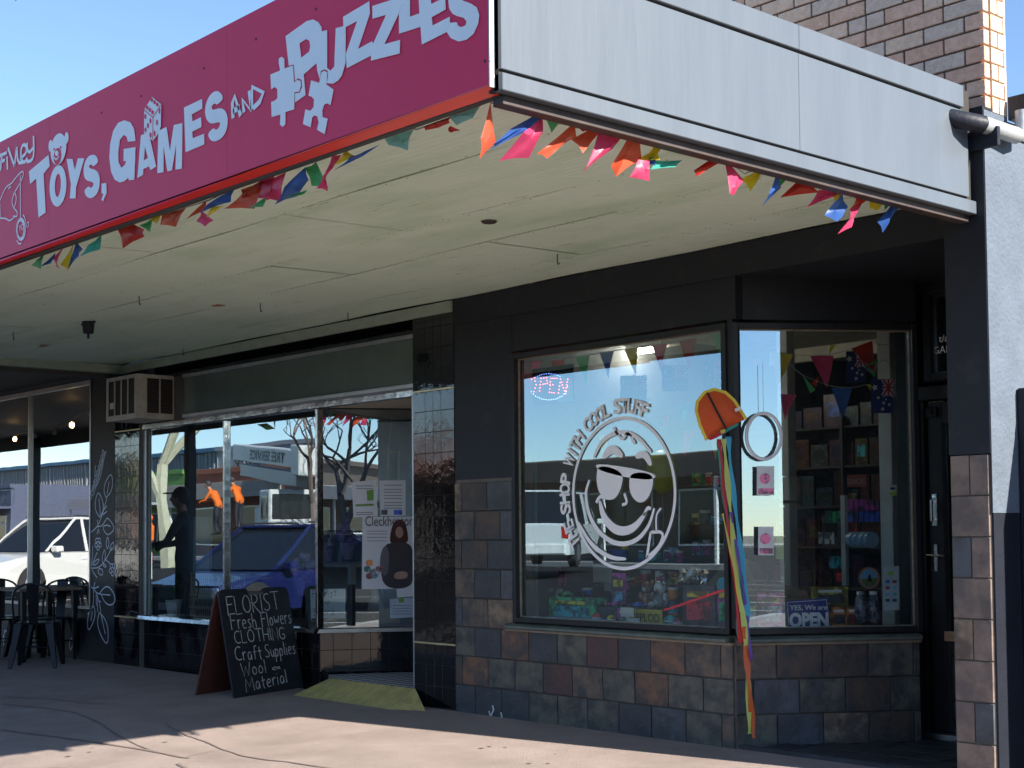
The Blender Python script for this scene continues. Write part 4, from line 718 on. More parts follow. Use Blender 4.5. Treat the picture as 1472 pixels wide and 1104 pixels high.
# ================================================================ window decal
dec = thing('window_decal', 'white ring decal with lettering and smiling face on the large toy shop window', 'decal', (-6.5, 6.725, 1.2))
DYc = 6.722
c0 = PY(894.5, 709, DYc); Rr = (PY(894.5, 601, DYc)-c0).z
b = MB()
def arc(cx, cz, rx, rz, a0, a1, n=40, rot=0): return [Vector((c0.x+cx+math.cos(t)*rx*math.cos(rot)-math.sin(t)*rz*math.sin(rot), DYc, c0.z+cz+math.cos(t)*rx*math.sin(rot)+math.sin(t)*rz*math.cos(rot))) for t in [a0+(a1-a0)*k/n for k in range(n+1)]]
RX = (PY(967.5, 705, DYc)-PY(821.5, 708, DYc)).x/2
b.ribbon(arc(0, 0, RX, Rr, 0, 2*math.pi, 72), .022, (0, -1, 0)); part('ring', b, vinyl, dec)
u = (RX+Rr)/2; rt = -.16
def D(q): return [c0+Vector(((x*math.cos(rt)-z*math.sin(rt))*u, -.001, (x*math.sin(rt)+z*math.cos(rt))*u)) for x, z in zip(q[::2], q[1::2])]
b = MB()
def stroke(q, w0, w1=None, sm=2): p = smoothline(D(q), sm); n_ = len(p)-1; b.ribbon(p, [w0 if w1 is None else w0+(w1-w0)*math.sin(math.pi*k/n_) for k in range(n_+1)], (0, -1, 0))
stroke([-.62, .42, -.50, .68, -.20, .84, .15, .82, .45, .62], .018, .03); stroke([-.66, .10, -.72, -.10, -.60, -.40, -.35, -.62, .0, -.72, .35, -.62, .56, -.38, .62, -.12], .014, .032)
stroke([-.42, -.16, -.30, -.40, -.02, -.54, .28, -.46, .48, -.20], .012, .06); stroke([-.48, -.20, -.43, -.10, -.34, -.10], .022); stroke([.44, -.24, .50, -.12, .56, -.14], .022)
stroke([-.44, .44, -.28, .60, -.06, .50], .012, .06); stroke([.18, .52, .34, .60, .48, .44], .012, .05)
stroke([.04, .0, .12, -.12, .02, -.16], .02); stroke([-.80, -.52, -.50, -.80, -.1, -.92, .2, -.88], .014, .03); stroke([-.30, .88, -.10, .70, -.02, .86, .14, .70], .02)
stroke([.60, -.45, .84, -.40, .80, -.60, .58, -.80], .02); stroke([.60, -.45, .58, -.80], .02, sm=0); stroke([.70, -.42, .66, -.20, .74, -.10], .014)
part('face_outline', b, vinyl, dec)
for q in ([-.52, .34, -.02, .30, -.02, .08, -.12, -.10, -.30, -.14, -.46, -.04, -.53, .14], [.12, .31, .54, .34, .55, .14, .48, -.02, .34, -.10, .18, -.02, .11, .12], [-.56, .36, .58, .36, .57, .25, .05, .22, -.55, .26]):
    plane_shape('sunglass_lens', [chaikin([tuple(p) for p in D(q)], 2)], c0+Vector((0, -.001, 0)), (1, 0, 0), (0, 0, 1), vinyl, dec)
txt = 'THE SHOP WITH COOL STUFF'
ta, tb_ = math.atan2((PY(824, 787, DYc)-c0).z, (PY(824, 787, DYc)-c0).x) % (2*math.pi), math.atan2((PY(930, 600, DYc)-c0).z, (PY(930, 600, DYc)-c0).x)
wd = {'I': .55, ' ': .75, 'W': 1.3, 'L': .85, 'F': .9, 'E': .9, 'T': .95}
tot = sum(wd.get(ch, 1) for ch in txt); acc = 0
for ch in txt:
    w = wd.get(ch, 1); a = ta+(tb_-ta)*((acc+w/2)/tot); acc += w
    if ch == ' ': continue
    er = Vector((math.cos(a), 0, math.sin(a))); et = Vector((math.sin(a), 0, -math.cos(a)))
    o = c0+Vector((math.cos(a)*(RX+.035), 0, math.sin(a)*(Rr+.035))) if True else 0
    text_on('letter', ch, o, et, er, .095, vinyl, dec, w=.085*min(w, 1.15)*(.5 if ch == 'I' else 1)*.86, bold=.03, thick=.002, align='CENTER')
# ================================================================ kite hanging on the corner post
kO = PY(1035, 600, 6.60); kN = Vector((.62, -.78, 0)); kX = Vector((.78, .62, 0))
kite = thing('kite', 'orange half-moon kite with long rainbow tail tied to the corner post of the window', 'kite', kO)
def K(q, ox=980, oy=460, s=4.6, d=0): return [PN(ox+x/s, oy+y/s, kO+kN*d, kN) for x, y in zip(q[::2], q[1::2])]
out = K([165, 795, 122, 700, 95, 600, 103, 540, 150, 480, 215, 458, 290, 480, 345, 530, 385, 590, 425, 655, 370, 680, 290, 722, 240, 760])
cen = sum(out, Vector())/len(out)+kN*.045
kor = mat('kite_orange', (.74, .10, .015), .6, var=.12, trans=.15, bump=2.2, bscale=14); kye = mat('kite_yellow', (.8, .6, .05), .5)
b = MB(); mid = [p.lerp(cen, .45)+kN*.015 for p in out]; b.v = [cen]+mid+out; N = len(out)
for k in range(N): k2 = (k+1) % N; b.f += [(0, 1+k, 1+k2), (1+k, 1+N+k, 1+N+k2, 1+k2)]
b.smooth = True; part('sail', b, kor, kite)
b = MB(); b.ribbon([p+kN*.006 for p in out[:10]], .018, kN); part('piping', b, kye, kite)
b = MB(); sp = K([168, 478, 225, 590, 295, 722], d=.06); b.tube([sp[0]-kN*.04, sp[1], sp[2]-kN*.02], .006, 6); part('spine', b, black, kite)
b = MB(); b.poly(K([348, 588, 385, 573, 395, 592, 355, 608], d=.05)); part('label_tag', b, white, kite)
TC = {'red': (.6, .02, .03), 'lime': (.62, .72, .16), 'teal': (.03, .32, .27), 'sky': (.05, .42, .62), 'violet': (.14, .06, .38), 'orange': (.72, .13, .02), 'gold': (.8, .6, .1)}
def band(col, q, w, d): 
    p = smoothline(K(q, 980, 550, 2.123, d), 2); b = MB(); n_ = len(p)
    ws = [w*(.75+.35*math.sin(k*1.1+d*90)) for k in range(n_)]; 
    p = [v+kN*.008*math.sin(k*.8+d*50) for k, v in enumerate(p)]
    b.ribbon(p, ws, kN+Vector((.0, .0, .0))+kX*.3*math.sin(d*80)); part('tail_ribbon', b, mat('ribbon_'+col, TC[col], .4, trans=.25, var=.12), kite)
band('red', [115, 172, 128, 300, 140, 430, 160, 580, 180, 795], .030, .012)
band('lime', [128, 172, 140, 300, 152, 430, 170, 600, 195, 760, 203, 900, 207, 1072], .034, .018)
band('sky', [142, 165, 152, 300, 170, 430, 190, 580, 203, 700, 195, 770], .034, .010)
band('teal', [112, 178, 122, 330, 145, 430, 175, 560, 185, 680, 170, 700, 172, 780], .022, .006)
band('violet', [150, 395, 170, 520, 190, 640, 205, 760, 212, 850], .020, .022)
band('orange', [188, 745, 200, 860, 210, 970, 220, 1085], .036, .024)
band('gold', [125, 400, 150, 520, 165, 600, 178, 700], .014, .026)
b = MB(); b.poly(K([245, 740, 300, 715, 375, 680, 370, 700, 310, 735, 250, 770], d=.03)); part('tail_ribbon', b, mat('ribbon_teal', TC['teal']), kite)
b = MB(); b.poly(K([170, 785, 240, 745, 290, 735, 240, 775, 190, 795], d=.035)); part('tail_ribbon', b, mat('ribbon_red', TC['red']), kite)
b = MB(); b.poly(K([255, 730, 290, 720, 285, 745, 260, 752], d=.045)); part('tail_ribbon', b, mat('ribbon_gold', TC['gold']), kite)
# ================================================================ OPEN signs
led = thing('led_open_sign', 'lit red and blue dotted OPEN sign hanging inside the window top left corner', 'sign', PY(790, 555, 6.9))
LY = 6.88
b = MB(); a, c = PY(752, 533, LY+.03), PY(826, 578, LY+.03); b.bbox(a.x, c.x, LY+.012, LY+.03, c.z, a.z, .004); part('backboard', b, gshade, led)
rl = mat('red_led', (1, .08, .07), .4, emis=4, var=0); bll = mat('blue_led', (.15, .3, 1), .4, emis=2, var=0); wl = mat('white_led', (.5, .7, 1), .4, emis=1.2, var=0)
def dots(q, m, step=2.2, ox=0, oy=0, s=1, r=.0034, name='led_dots'):
    p = [PY(x, y, LY) for x, y in zip(q[::2], q[1::2])]; b = MB()
    for a, c in zip(p, p[1:]):
        n_ = max(1, int((c-a).length/.02))
        for k in range(n_): v = a.lerp(c, k/n_); b.lathe(v, [(r, 0), (r, .003), (.0005, .006)], 6, (0, -1, 0))
    o_ = part(name, b, m, led); o_['kind'] = 'stuff'
for q in ([768, 543, 761, 547, 759, 557, 763, 565, 768, 563, 771, 553, 768, 543], [776, 562, 778, 544, 786, 543, 787, 551, 778, 553], [801, 544, 792, 544, 790, 564, 800, 565], [791, 553, 799, 553], [803, 565, 806, 545, 813, 566, 817, 541]): dots(q, rl)
ell_ = [(789+27*math.cos(t), 556+19*math.sin(t)) for t in [k*math.pi/8 for k in range(17)]]
dots(sum([[x, y] for x, y in ell_[:9]], []), wl); dots(sum([[x, y] for x, y in ell_[10:15]], []), bll)
def PF(x, y, d=0):                                   # pixel -> point d behind the angled pane
    nrm = Vector((-SD.y, SD.x, 0)); return PN(x, y, A0+nrm*(.03+d), nrm)
NS = Vector((-SD.y, SD.x, 0))
osn = thing('open_sign', 'blue YES, We are OPEN sign standing in the angled window', 'sign', PF(1160, 905, .05))
def quadF(name, px, d, m, par, th=.004):
    P_ = [PF(x, y, d) for x, y in px]; b = MB(); b.prism(P_, NS*th); return part(name, b, m, par)
blu = mat('sign_blue', (.05, .06, .30), .4, var=.05)
quadF('board', [(1130, 864), (1190, 859), (1194, 903), (1132, 906)], .05, blu, osn)
b = MB(); q = [PF(x, y, .048) for x, y in ((1132, 866), (1188, 862), (1192, 901), (1134, 904))]; b.ribbon(q, .004, -NS, closed=True); part('border', b, vinyl, osn)
text_on('lettering', 'YES, We are', PF(1135, 877, .047), SD, (0, 0, 1), .030, vinyl, osn, w=(PF(1189, 876, .047)-PF(1135, 877, .047)).length, bold=.015)
text_on('lettering', 'OPEN', PF(1134.5, 901, .047), SD, (0, 0, 1), .082, vinyl, osn, w=(PF(1191, 899, .047)-PF(1134.5, 901, .047)).length, bold=.05)
# ================================================================ generic goods for the windows
PAL = [(.5, .03, .04), (.03, .08, .4), (.03, .3, .12), (.6, .4, .03), (.3, .04, .25), (.5, .5, .5), (.02, .3, .35), (.55, .15, .03), (.05, .05, .06), (.25, .14, .08), (.45, .1, .2), (.12, .3, .5)]
PMAT = [mat('pack_%s' % 'abcdefghijkl'[i], tuple(min(.9, v*1.9+.02) for v in c), .35, col2=tuple(v*.35+.04 for v in c), scale=14, det=2, lo=.45, hi=.55) for i, c in enumerate(PAL)]
def carton(name, label, cat, base, w, h, d, ci, ax=(1, 0, 0), group=None, panel=None, tilt=0):
    ax = Vector(ax).normalized(); M = frame(base, ax)
    t = thing(name, label, cat, base, group)
    b = MB(); b.bbox(-w/2, w/2, 0, d, 0, h, .002, M); part('carton', b, PMAT[ci], t)
    b = MB(); pc = PMAT[panel if panel is not None else (ci+5) % 12]; b.box(-w*.38, w*.38, -.0015, 0, h*.18, h*.62, M); part('front_panel', b, pc, t)
    b = MB(); b.box(-w*.36, w*.30, -.0015, 0, h*.72, h*.86, M); part('title_band', b, vinyl if ci % 2 else PMAT[3], t)
    return t
ZS = .672
def base_at(px, py=905, Y=7.0, z=ZS): p = PY(px, py, Y); return Vector((p.x, Y, z))
def pxw(px0, px1, Y): return abs(PY(px1, 800, Y).x-PY(px0, 800, Y).x)
# ledge of the big window
carton('game_box', 'green boxed racing car set lying at the left end of the window ledge', 'toy box', base_at(822, Y=6.95), pxw(787, 853, 6.95), .16, .12, 2, panel=6)
b = MB(); p0, p1 = PY(787, 893, 6.87), PY(872, 898, 6.87); b.bbox(p0.x, p1.x, 6.85, 6.94, ZS, ZS+.03, .002); solo('track_box', b, mat('pale_blue_card', (.25, .38, .6), .5), 'flat pale blue box under the green racing set', 'toy box')
def model_car(label, base, col, L_=.2):
    t = thing('model_car', label, 'toy car', base); M = frame(base, (1, 0, 0)); l, w, h = L_/2, L_*.2, L_*.27
    b = MB(); b.hexa([M @ Vector(q) for q in ((-l, -w, h*.25), (l, -w, h*.25), (l, w, h*.25), (-l, w, h*.25), (-l, -w, h*.6), (l, -w, h*.55), (l, w, h*.55), (-l, w, h*.6))]); b.hexa([M @ Vector(q) for q in ((-l*.6, -w*.9, h*.6), (l*.4, -w*.9, h*.57), (l*.4, w*.9, h*.57), (-l*.6, w*.9, h*.6), (-l*.35, -w*.7, h), (l*.15, -w*.7, h), (l*.15, w*.7, h), (-l*.35, w*.7, h))]); part('body', b, col, t)
    for sx in (-.6, .6):
        for sy in (-1, 1): b = MB(); b.lathe(M @ Vector((sx*l, sy*w*.9, h*.28)), [(h*.28, -.006), (h*.28, .006)], 10, (0, 1, 0)); part('wheel', b, black, t)
    return t
for px_, z, lb, c in ((815, .835, 'small green model car on top of the green boxed set', PMAT[2]), (838, .835, 'dark model car with bright wheels on the green boxed set', gshade), (866, .78, 'silver model car beside the green boxed set', steel), (888, .78, 'small plum model car right of the silver one', PMAT[4]), (918, .78, 'blue model car with round lamps behind the yellow number plate', PMAT[1])):
    model_car(lb, base_at(px_, Y=7.02, z=z), c, .13)
b = MB(); a_, c_ = PY(852, 893, 7.05), PY(935, 893, 7.05); b.bbox(a_.x, c_.x, 6.97, 7.15, ZS, .775, .003); solo('glass_stand', b, PMAT[8], 'low dark display plinth in the middle of the window ledge', 'stand')
for args in (('poster_card', 'plum and lilac card standing behind the small white note', 'card', base_at(890, Y=7.1), .13, .33, .01, 4, 11), ('toy_box', 'purple toy box at the foot of the big window', 'toy box', base_at(900, Y=6.93), .16, .10, .06, 4, 5)):
    carton(*args[:7], args[7], panel=args[8])
plate = thing('number_plate', 'yellow number plate leaning at the window foot', 'number plate', base_at(925, Y=6.86))
plm = mat('plate_yellow', (.62, .5, .05), .4); b = MB(); a_, c_ = PY(902, 884, 6.86), PY(952, 898, 6.86); M_ = frame((a_.x, 6.86, ZS+.005), (1, 0, 0)); wpl = c_.x-a_.x; b.bbox(0, wpl, 0, .004, 0, .105, .001, M_); part('plate', b, plm, plate)
text_on('lettering', 'VIPPLOD', M_ @ Vector((.02, -.003, .025)), (1, 0, 0), (0, 0, 1), .055, black, plate, w=wpl-.04)
for px0, px1, y0, y1, lb in ((892, 911, 873, 887, 'white price card above the purple box'), (901, 919, 888, 901, 'white note taped at the foot of the big window')):
    a_, c_ = PY(px0, y0, 6.80), PY(px1, y1, 6.80); b = MB(); b.box(a_.x, c_.x, 6.80, 6.803, c_.z, a_.z); solo('price_card', b, white, lb, 'card')
for i, (px_, r_, ci, lb) in enumerate(((858, .035, 0, 'small red ball resting on the ledge below the ring decal'), (879, .03, 3, 'small yellow ball between the green set and the purple box'), (963, .04, 6, 'teal ball left of the red boxed set'), (974, .03, 10, 'pink ball tucked against the red boxed set'))):
    p = base_at(px_, Y=6.9, z=ZS+r_); t = thing('toy_ball', lb, 'ball', p); b = MB(); b.sphere(p, r_, 10); part('ball_skin', b, PMAT[ci], t); b = MB(); b.lathe(p-Vector((0, 0, r_*.12)), [(r_*1.012, 0), (r_*1.012, r_*.24)], 16); part('stripe', b, white, t)
for i, (px_, ci, lb) in enumerate(((934, 9, 'brown plush bear sitting behind the yellow number plate'), (951, 5, 'pale grey plush bear beside the brown one'))):
    p = base_at(px_, Y=7.2, z=.775); t = thing('plush_bear', lb, 'soft toy', p); b = MB(); b.sphere(p+Vector((0, 0, .05)), .055, 8, (1, .8, 1.1)); part('body', b, PMAT[ci], t); b = MB(); b.sphere(p+Vector((0, -.01, .13)), .042, 8); part('head', b, PMAT[ci], t)
    for s_ in (-1, 1): b = MB(); b.sphere(p+Vector((s_*.032, 0, .168)), .015, 6); part('ear', b, PMAT[ci], t); b = MB(); b.sphere(p+Vector((s_*.04, -.05, .02)), .022, 6, (1, 1.5, 1)); part('leg', b, PMAT[ci], t); b = MB(); b.sphere(p+Vector((s_*.058, -.02, .07)), .018, 6, (1, 1, 1.7)); part('arm', b, PMAT[ci], t)
    b = MB(); b.sphere(p+Vector((0, -.048, .12)), .016, 6); part('muzzle', b, white, t)
for i, (px_, ci, h_, lb) in enumerate(((845, 1, .20, 'tall blue tube of bricks behind the green racing set'), (900, 10, .17, 'rose coloured tin standing behind the price card'), (968, 7, .22, 'tall orange tube behind the teal ball'))):
    p = base_at(px_, Y=7.25, z=.775 if 850 < px_ < 940 else ZS); t = thing('toy_tin', lb, 'tin', p); b = MB(); b.lathe(p, [(.035, 0), (.035, h_)], 14); part('tin_body', b, PMAT[ci], t); b = MB(); b.lathe(p+Vector((0, 0, h_)), [(.037, 0), (.037, .015)], 14); part('lid', b, white, t); b = MB(); b.lathe(p+Vector((0, 0, h_*.3)), [(.0355, 0), (.0355, h_*.35)], 14); part('wrapper', b, PMAT[(ci+4) % 12], t)
# red boxed set with tinsel
b = base_at(1005, Y=6.95); carton('game_box', 'tall black and red boxed set wrapped in red ribbon near the corner post', 'toy box', b, pxw(985, 1032, 6.95), .27, .12, 8, panel=0)
tb = MB(); random.seed(2)
for k in range(7): p = base_at(955+k*12, Y=6.90, z=.78+k*.02); tb.tube([p, p+Vector((.09, 0, .02))], .007, 6)
solo('red_glow_sticks', tb, mat('red_plastic', (.7, .03, .05), .2, emis=.15), 'row of red plastic tubes laid across the ledge', 'toy')
tb = MB()
for k in range(120):
    p = base_at(random.uniform(980, 1018), Y=random.uniform(6.95, 7.1), z=.98+random.uniform(-.03, .05)); t = random.uniform(0, 6.28); tb.poly([p, p+Vector((math.cos(t), .3, math.sin(t)))*.03, p+Vector((math.cos(t+1.3), -.3, math.sin(t+1.3)))*.03])
solo('silver_tinsel', tb, steel, 'glittering silver tinsel lying on the red boxed set', 'tinsel', kind=None)
t = carton('game_box', 'purple and green boxed toy with round blue badge beside the corner post', 'toy box', base_at(1043, Y=6.95), pxw(1030, 1054, 6.95), .27, .08, 4, panel=2)
b = MB(); b.lathe(base_at(1041, Y=6.948, z=.95), [(.045, 0), (.045, .01)], 16, (0, -1, 0)); part('round_badge', b, mat('aqua_print', (.03, .45, .6), .4), t)
# small things further along on glass shelves
shelf_g = mat('shelf_glass_edge', (.12, .2, .19), .1, spec=.8)
for z, x0, x1, Y in ((1.06, 880, 992, 7.9), (.88, 870, 990, 7.9), (1.33, 1000, 1052, 8.3), (1.10, 1000, 1052, 8.3), (1.62, 1000, 1052, 8.3)):
    b = MB(); a_, c_ = PY(x0, 800, Y), PY(x1, 800, Y); b.bbox(a_.x, c_.x, Y-.12, Y+.14, z-.012, z, .002); solo('display_shelf', b, shelf_g if Y < 8 else mat('dark_shelf', (.05, .05, .05), .5), 'narrow shelf with small goods behind the big window, %s' % {1.06: 'glass, upper of the two', .88: 'glass, lower of the two', 1.33: 'dark, middle one near the corner post', 1.10: 'dark, lowest one near the corner post', 1.62: 'dark, highest one near the corner post'}[z], 'shelf')
cols = ['crimson', 'navy', 'green', 'amber', 'plum', 'grey', 'teal', 'orange', 'black', 'brown', 'rose', 'sky blue']
random.seed(9); k = 0
for z, Y, pxs, where in ((1.062, 7.85, (884, 906, 930, 948, 968, 984), 'on the upper glass shelf'), (.882, 7.85, (878, 898, 916, 936, 956, 976), 'on the lower glass shelf'), (1.332, 8.28, (1008, 1022, 1036, 1048), 'on the middle dark shelf'), (1.102, 8.28, (1008, 1024, 1040), 'on the lowest dark shelf'), (1.622, 8.28, (1010, 1028, 1044), 'on the highest dark shelf')):
    for i, px_ in enumerate(pxs):
        ci = (k*5+3) % 12; k += 1; o_ = ['first', 'second', 'third', 'fourth', 'fifth', 'sixth'][i]
        bs = Vector((PY(px_, 800, Y).x, Y-.06, z)); w = random.uniform(.07, .11); h = random.uniform(.06, .13)
        if k % 4 == 2:
            t = thing('jar', '%s lidded tub %s, %s from the left' % (cols[ci], where, o_), 'tub', bs); b = MB(); b.lathe(bs, [(w*.4, 0), (w*.42, h*.3), (w*.42, h*.75)], 12); part('tub', b, PMAT[ci], t); b = MB(); b.lathe(bs+Vector((0, 0, h*.75)), [(w*.45, 0), (w*.45, h*.2)], 12); part('lid', b, white, t)
        else: carton('toy_box', '%s toy box %s, %s from the left' % (cols[ci], where, o_), 'toy box', bs, w, h, .06, ci)
# left part of the big window: pink card, low cabinet, blue chair, white bag
for n_, lb, ct, x0, y0, x1, y1, Y, m in (('display_card', 'pink framed card behind the left of the big window', 'card', 784, 815, 811, 843, 7.6, PMAT[10]), ('display_card', 'white illustrated card below the pink one', 'card', 788, 846, 806, 866, 7.5, PMAT[5]), ('counter', 'brown slatted cupboard deep behind the left of the window', 'cupboard', 770, 795, 810, 900, 8.6, wood), ('curtain_panel', 'pale grey panel along the left edge of the big window', 'panel', 742, 560, 770, 894, 6.98, mat('pale_panel', (.32, .36, .38), .6)),
        ('display_card', 'small yellow price ticket on the upper glass shelf', 'card', 889, 780, 899, 792, 7.75, PMAT[3]), ('display_card', 'blue box with red lightning print on the upper glass shelf', 'toy box', 872, 790, 897, 803, 7.72, PMAT[1]), ('paper_bag', 'plain white paper bag standing behind the decal', 'bag', 852, 805, 877, 838, 7.7, white), ('paper_bag', 'small white folded bag below the larger one', 'bag', 868, 838, 880, 850, 7.7, white), ('display_card', 'lavender boxed toy standing right of the white bag', 'toy box', 878, 838, 897, 875, 7.65, PMAT[11])):
    a_, c_ = PY(x0, y0, Y), PY(x1, y1, Y); t = thing(n_, lb, ct, ((a_.x+c_.x)/2, Y, max(.02, c_.z))); b = MB(); dp = .3 if n_ == 'counter' else .03; b.bbox(a_.x, c_.x, Y, Y+dp, c_.z, a_.z, .002); part('body', b, m, t)
    if n_ == 'counter':
        for k in range(5): b = MB(); z = a_.z-.05-k*.07; b.bbox(a_.x, c_.x, Y-.012, Y, z-.02, z, .002); part('slat', b, PMAT[9], t)
# beige teepee shape and balloon
tp = thing('fabric_tent', 'beige fabric play tent behind the corner of the two windows', 'tent', (-5.9, 7.9, .67)); q = [PY(985, 893, 7.75), PY(1020, 835, 7.75), PY(1048, 800, 7.75), PY(1075, 812, 7.75), PY(1110, 893, 7.75)]; b = MB(); b.prism(q, (0, .12, 0)); part('canvas', b, mat('canvas', (.34, .28, .21), .9, bump=1), tp)
bal = thing('balloon', 'yellow green balloon floating behind the ring decal', 'balloon', PY(952, 690, 8.2)); b = MB(); b.sphere(PY(952, 678, 8.2), .17, 12, (.75, .75, 1)); part('balloon_skin', b, mat('balloon_yellow', (.6, .62, .05), .25), bal); b = MB(); b.tube([PY(952, 704, 8.2), PY(954, 760, 8.2)], .002, 4); part('string', b, strm, bal)
# fluorescent tube and red pen shape
a_, c_ = PZ(826, 517, 2.72), PZ(905, 507, 2.72); lt = thing('ceiling_light', 'lit fluorescent tube on the toy shop ceiling', 'ceiling light', (a_+c_)/2); b = MB(); dd = (c_-a_).normalized()*.62; m0 = (a_+c_)/2; b.tube([m0-dd, m0+dd], .02, 8); part('tube_lamp', b, mat('tube_glow', (1, .97, .9), .5, emis=45, var=0), lt)
b = MB(); M_ = frame(m0, dd); b.bbox(-.66, .66, -.05, .05, .03, .10, .004, M_); part('batten', b, white, lt)
rp_ = MB(); p = PY(1040, 792, 7.2); rp_.tube([p, p+Vector((.07, 0, .03)), p+Vector((.11, 0, .035))], [.008, .02, .012], 8); solo('red_capsule', rp_, mat('red_metal', (.5, .02, .03), .2, .5), 'shiny red capsule toy hanging beside the corner post', 'toy')
# shelving deep inside seen through the angled window
dsh = mat('shaded_shelf', (.09, .08, .07), .6); PMD = [mat('shaded_pack_%s' % 'abcdefghijkl'[i], tuple(v*.22+.012 for v in c), .35, col2=tuple(v*.06+.01 for v in c), scale=22, det=3, lo=.45, hi=.55) for i, c in enumerate(PAL)]  # shade put into the colours: darker copies of the packs for the back shelves
sh = thing('shelving_unit', 'dark shelving unit full of small goods at the back of the toy shop', 'shelving', (-6.2, 9.9, 0))
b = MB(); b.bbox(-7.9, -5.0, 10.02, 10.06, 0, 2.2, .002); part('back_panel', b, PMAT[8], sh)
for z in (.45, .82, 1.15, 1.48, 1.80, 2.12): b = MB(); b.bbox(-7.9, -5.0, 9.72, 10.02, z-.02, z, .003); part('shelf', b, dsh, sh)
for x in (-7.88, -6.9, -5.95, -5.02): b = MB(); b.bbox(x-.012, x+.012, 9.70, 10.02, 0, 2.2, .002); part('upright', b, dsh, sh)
random.seed(21); k = 0; ORD = 'first second third fourth fifth sixth seventh eighth ninth tenth eleventh twelfth thirteenth fourteenth fifteenth sixteenth seventeenth eighteenth nineteenth twentieth twentyfirst twentysecond twentythird twentyfourth twentyfifth twentysixth twentyseventh twentyeighth twentyninth thirtieth'.split()
for z, zn in ((.45, 'bottom'), (.82, 'fifth'), (1.15, 'fourth'), (1.48, 'third'), (1.80, 'second'), (2.12, 'top')):
    x = -7.8
    while x < -5.1:
        w = random.uniform(.08, .2); h = random.uniform(.12, .27); ci = random.randrange(12); bs = Vector((x+w/2, 9.76, z+.001))
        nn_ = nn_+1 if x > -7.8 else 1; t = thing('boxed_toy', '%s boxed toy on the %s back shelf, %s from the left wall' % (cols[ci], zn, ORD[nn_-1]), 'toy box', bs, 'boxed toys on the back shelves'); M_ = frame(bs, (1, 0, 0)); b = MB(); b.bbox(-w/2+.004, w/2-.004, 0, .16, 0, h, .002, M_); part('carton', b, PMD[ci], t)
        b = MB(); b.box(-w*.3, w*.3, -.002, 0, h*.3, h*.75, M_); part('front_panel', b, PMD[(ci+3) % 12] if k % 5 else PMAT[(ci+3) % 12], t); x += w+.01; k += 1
# goods hanging on hooks behind the angled window
for i, (px_, py_, n_, cc_, what) in enumerate(((1222, 733, 6, 1, 'row of blue carded toys on hooks, right of the white upright'), (1222, 718, 6, 4, 'row of plum carded toys on hooks above the blue ones'), (1190, 735, 3, 2, 'three bright green carded toys left of the white upright'), (1222, 770, 5, 8, 'row of dark carded toys hanging in the middle'), (1195, 800, 3, 6, 'three teal tubes hanging low left of the upright'), (1180, 765, 3, 5, 'three grey carded toys on hooks left of the upright'))):
    t = thing('hanging_cards', what, 'toy display', PY(px_, py_, 8.6))
    for j in range(n_): p = PY(px_+j*7.5, py_, 8.6+j*.02); b = MB(); b.bbox(p.x-.022, p.x+.022, p.y, p.y+.012, p.z-.085, p.z, .001); part('carded_toy', b, PMAT[cc_], t); 
b = MB(); a_, c_ = PY(1213, 712, 8.5), PY(1213, 842, 8.5); b.bbox(a_.x-.018, a_.x+.018, 8.48, 8.52, c_.z, a_.z, .003); solo('display_upright', b, white, 'thin white upright post among the hanging toys', 'post')
spn = thing('paint_rolls', 'row of pale blue round tins stacked on their sides behind the angled window', 'tins', PY(1240, 780, 8.4))
for j in range(4): p = PY(1224+j*8, 776, 8.4); b = MB(); b.lathe(p, [(.055, 0), (.055, .05)], 16, Vector((.93, -.35, 0))); part('tin', b, mat('pale_blue_tin', (.35, .55, .75), .3), spn)
dn = thing('brand_plaque', 'small red plaque reading DUNCAN at the back of the shop', 'plaque', PY(1232, 695, 8.9)); a_, c_ = PY(1217, 683, 8.9), PY(1246, 700, 8.9); b = MB(); b.bbox(a_.x, c_.x, 8.9, 8.92, c_.z, a_.z, .006); part('board', b, mat('plaque_red', (.32, .06, .05), .5), dn); text_on('lettering', 'DUNCAN', Vector((a_.x+.012, 8.897, c_.z+.022)), (1, 0, 0), (0, 0, 1), .045, mat('plaque_cream', (.5, .42, .36), .5), dn, w=(c_.x-a_.x)-.024)
# things on the ledge of the angled window
def cartF(name, lb, ct, x0, x1, ytop, ybot, d, ci, panel=None, th=.05):
    P0, P1 = PF(x0, ybot, d), PF(x1, ybot, d); h = (PF((x0+x1)/2, ytop, d)-PF((x0+x1)/2, ybot, d)).z; w = (P1-P0).dot(SD); bs = (P0+P1)/2; bs.z = max(bs.z, ZS)
    return carton(name, lb, ct, bs, w, h, th, ci, ax=SD, panel=panel)
cartF('picture_book', 'pink and cream picture book leaning left of the OPEN sign', 'book', 1090, 1128, 852, 903, .09, 10, 5, .02)
cartF('picture_book', 'green and white puzzle box between kite tail and pink book', 'toy box', 1074, 1090, 866, 904, .12, 2, 5, .04)
cartF('game_box', 'yellow boxed game with black figures above the orange boxes', 'toy box', 1170, 1220, 844, 872, .28, 3, 8, .06)
cartF('game_box', 'left orange and black boxed toy right of the OPEN sign', 'toy box', 1196, 1218, 872, 902, .12, 7, 8, .08)
cartF('game_box', 'right orange and black boxed toy right of the OPEN sign', 'toy box', 1218, 1238, 872, 900, .12, 7, 0, .08)
b = MB(); q = [PF(x, y, .35) for x, y in ((1075, 862), (1090, 840), (1120, 838), (1160, 850), (1165, 866))]; b.prism(q, NS*.1); solo('canvas_bag', b, mat('tan_leather', (.28, .12, .07), .7, col2=(.3, .22, .15)), 'tan and rust soft bag lying behind the books', 'bag')
rd = thing('round_picture', 'round horse rider picture badge above the bubble bottles', 'picture', PF(1249, 831, .07)); c_ = PF(1249, 831, .07)
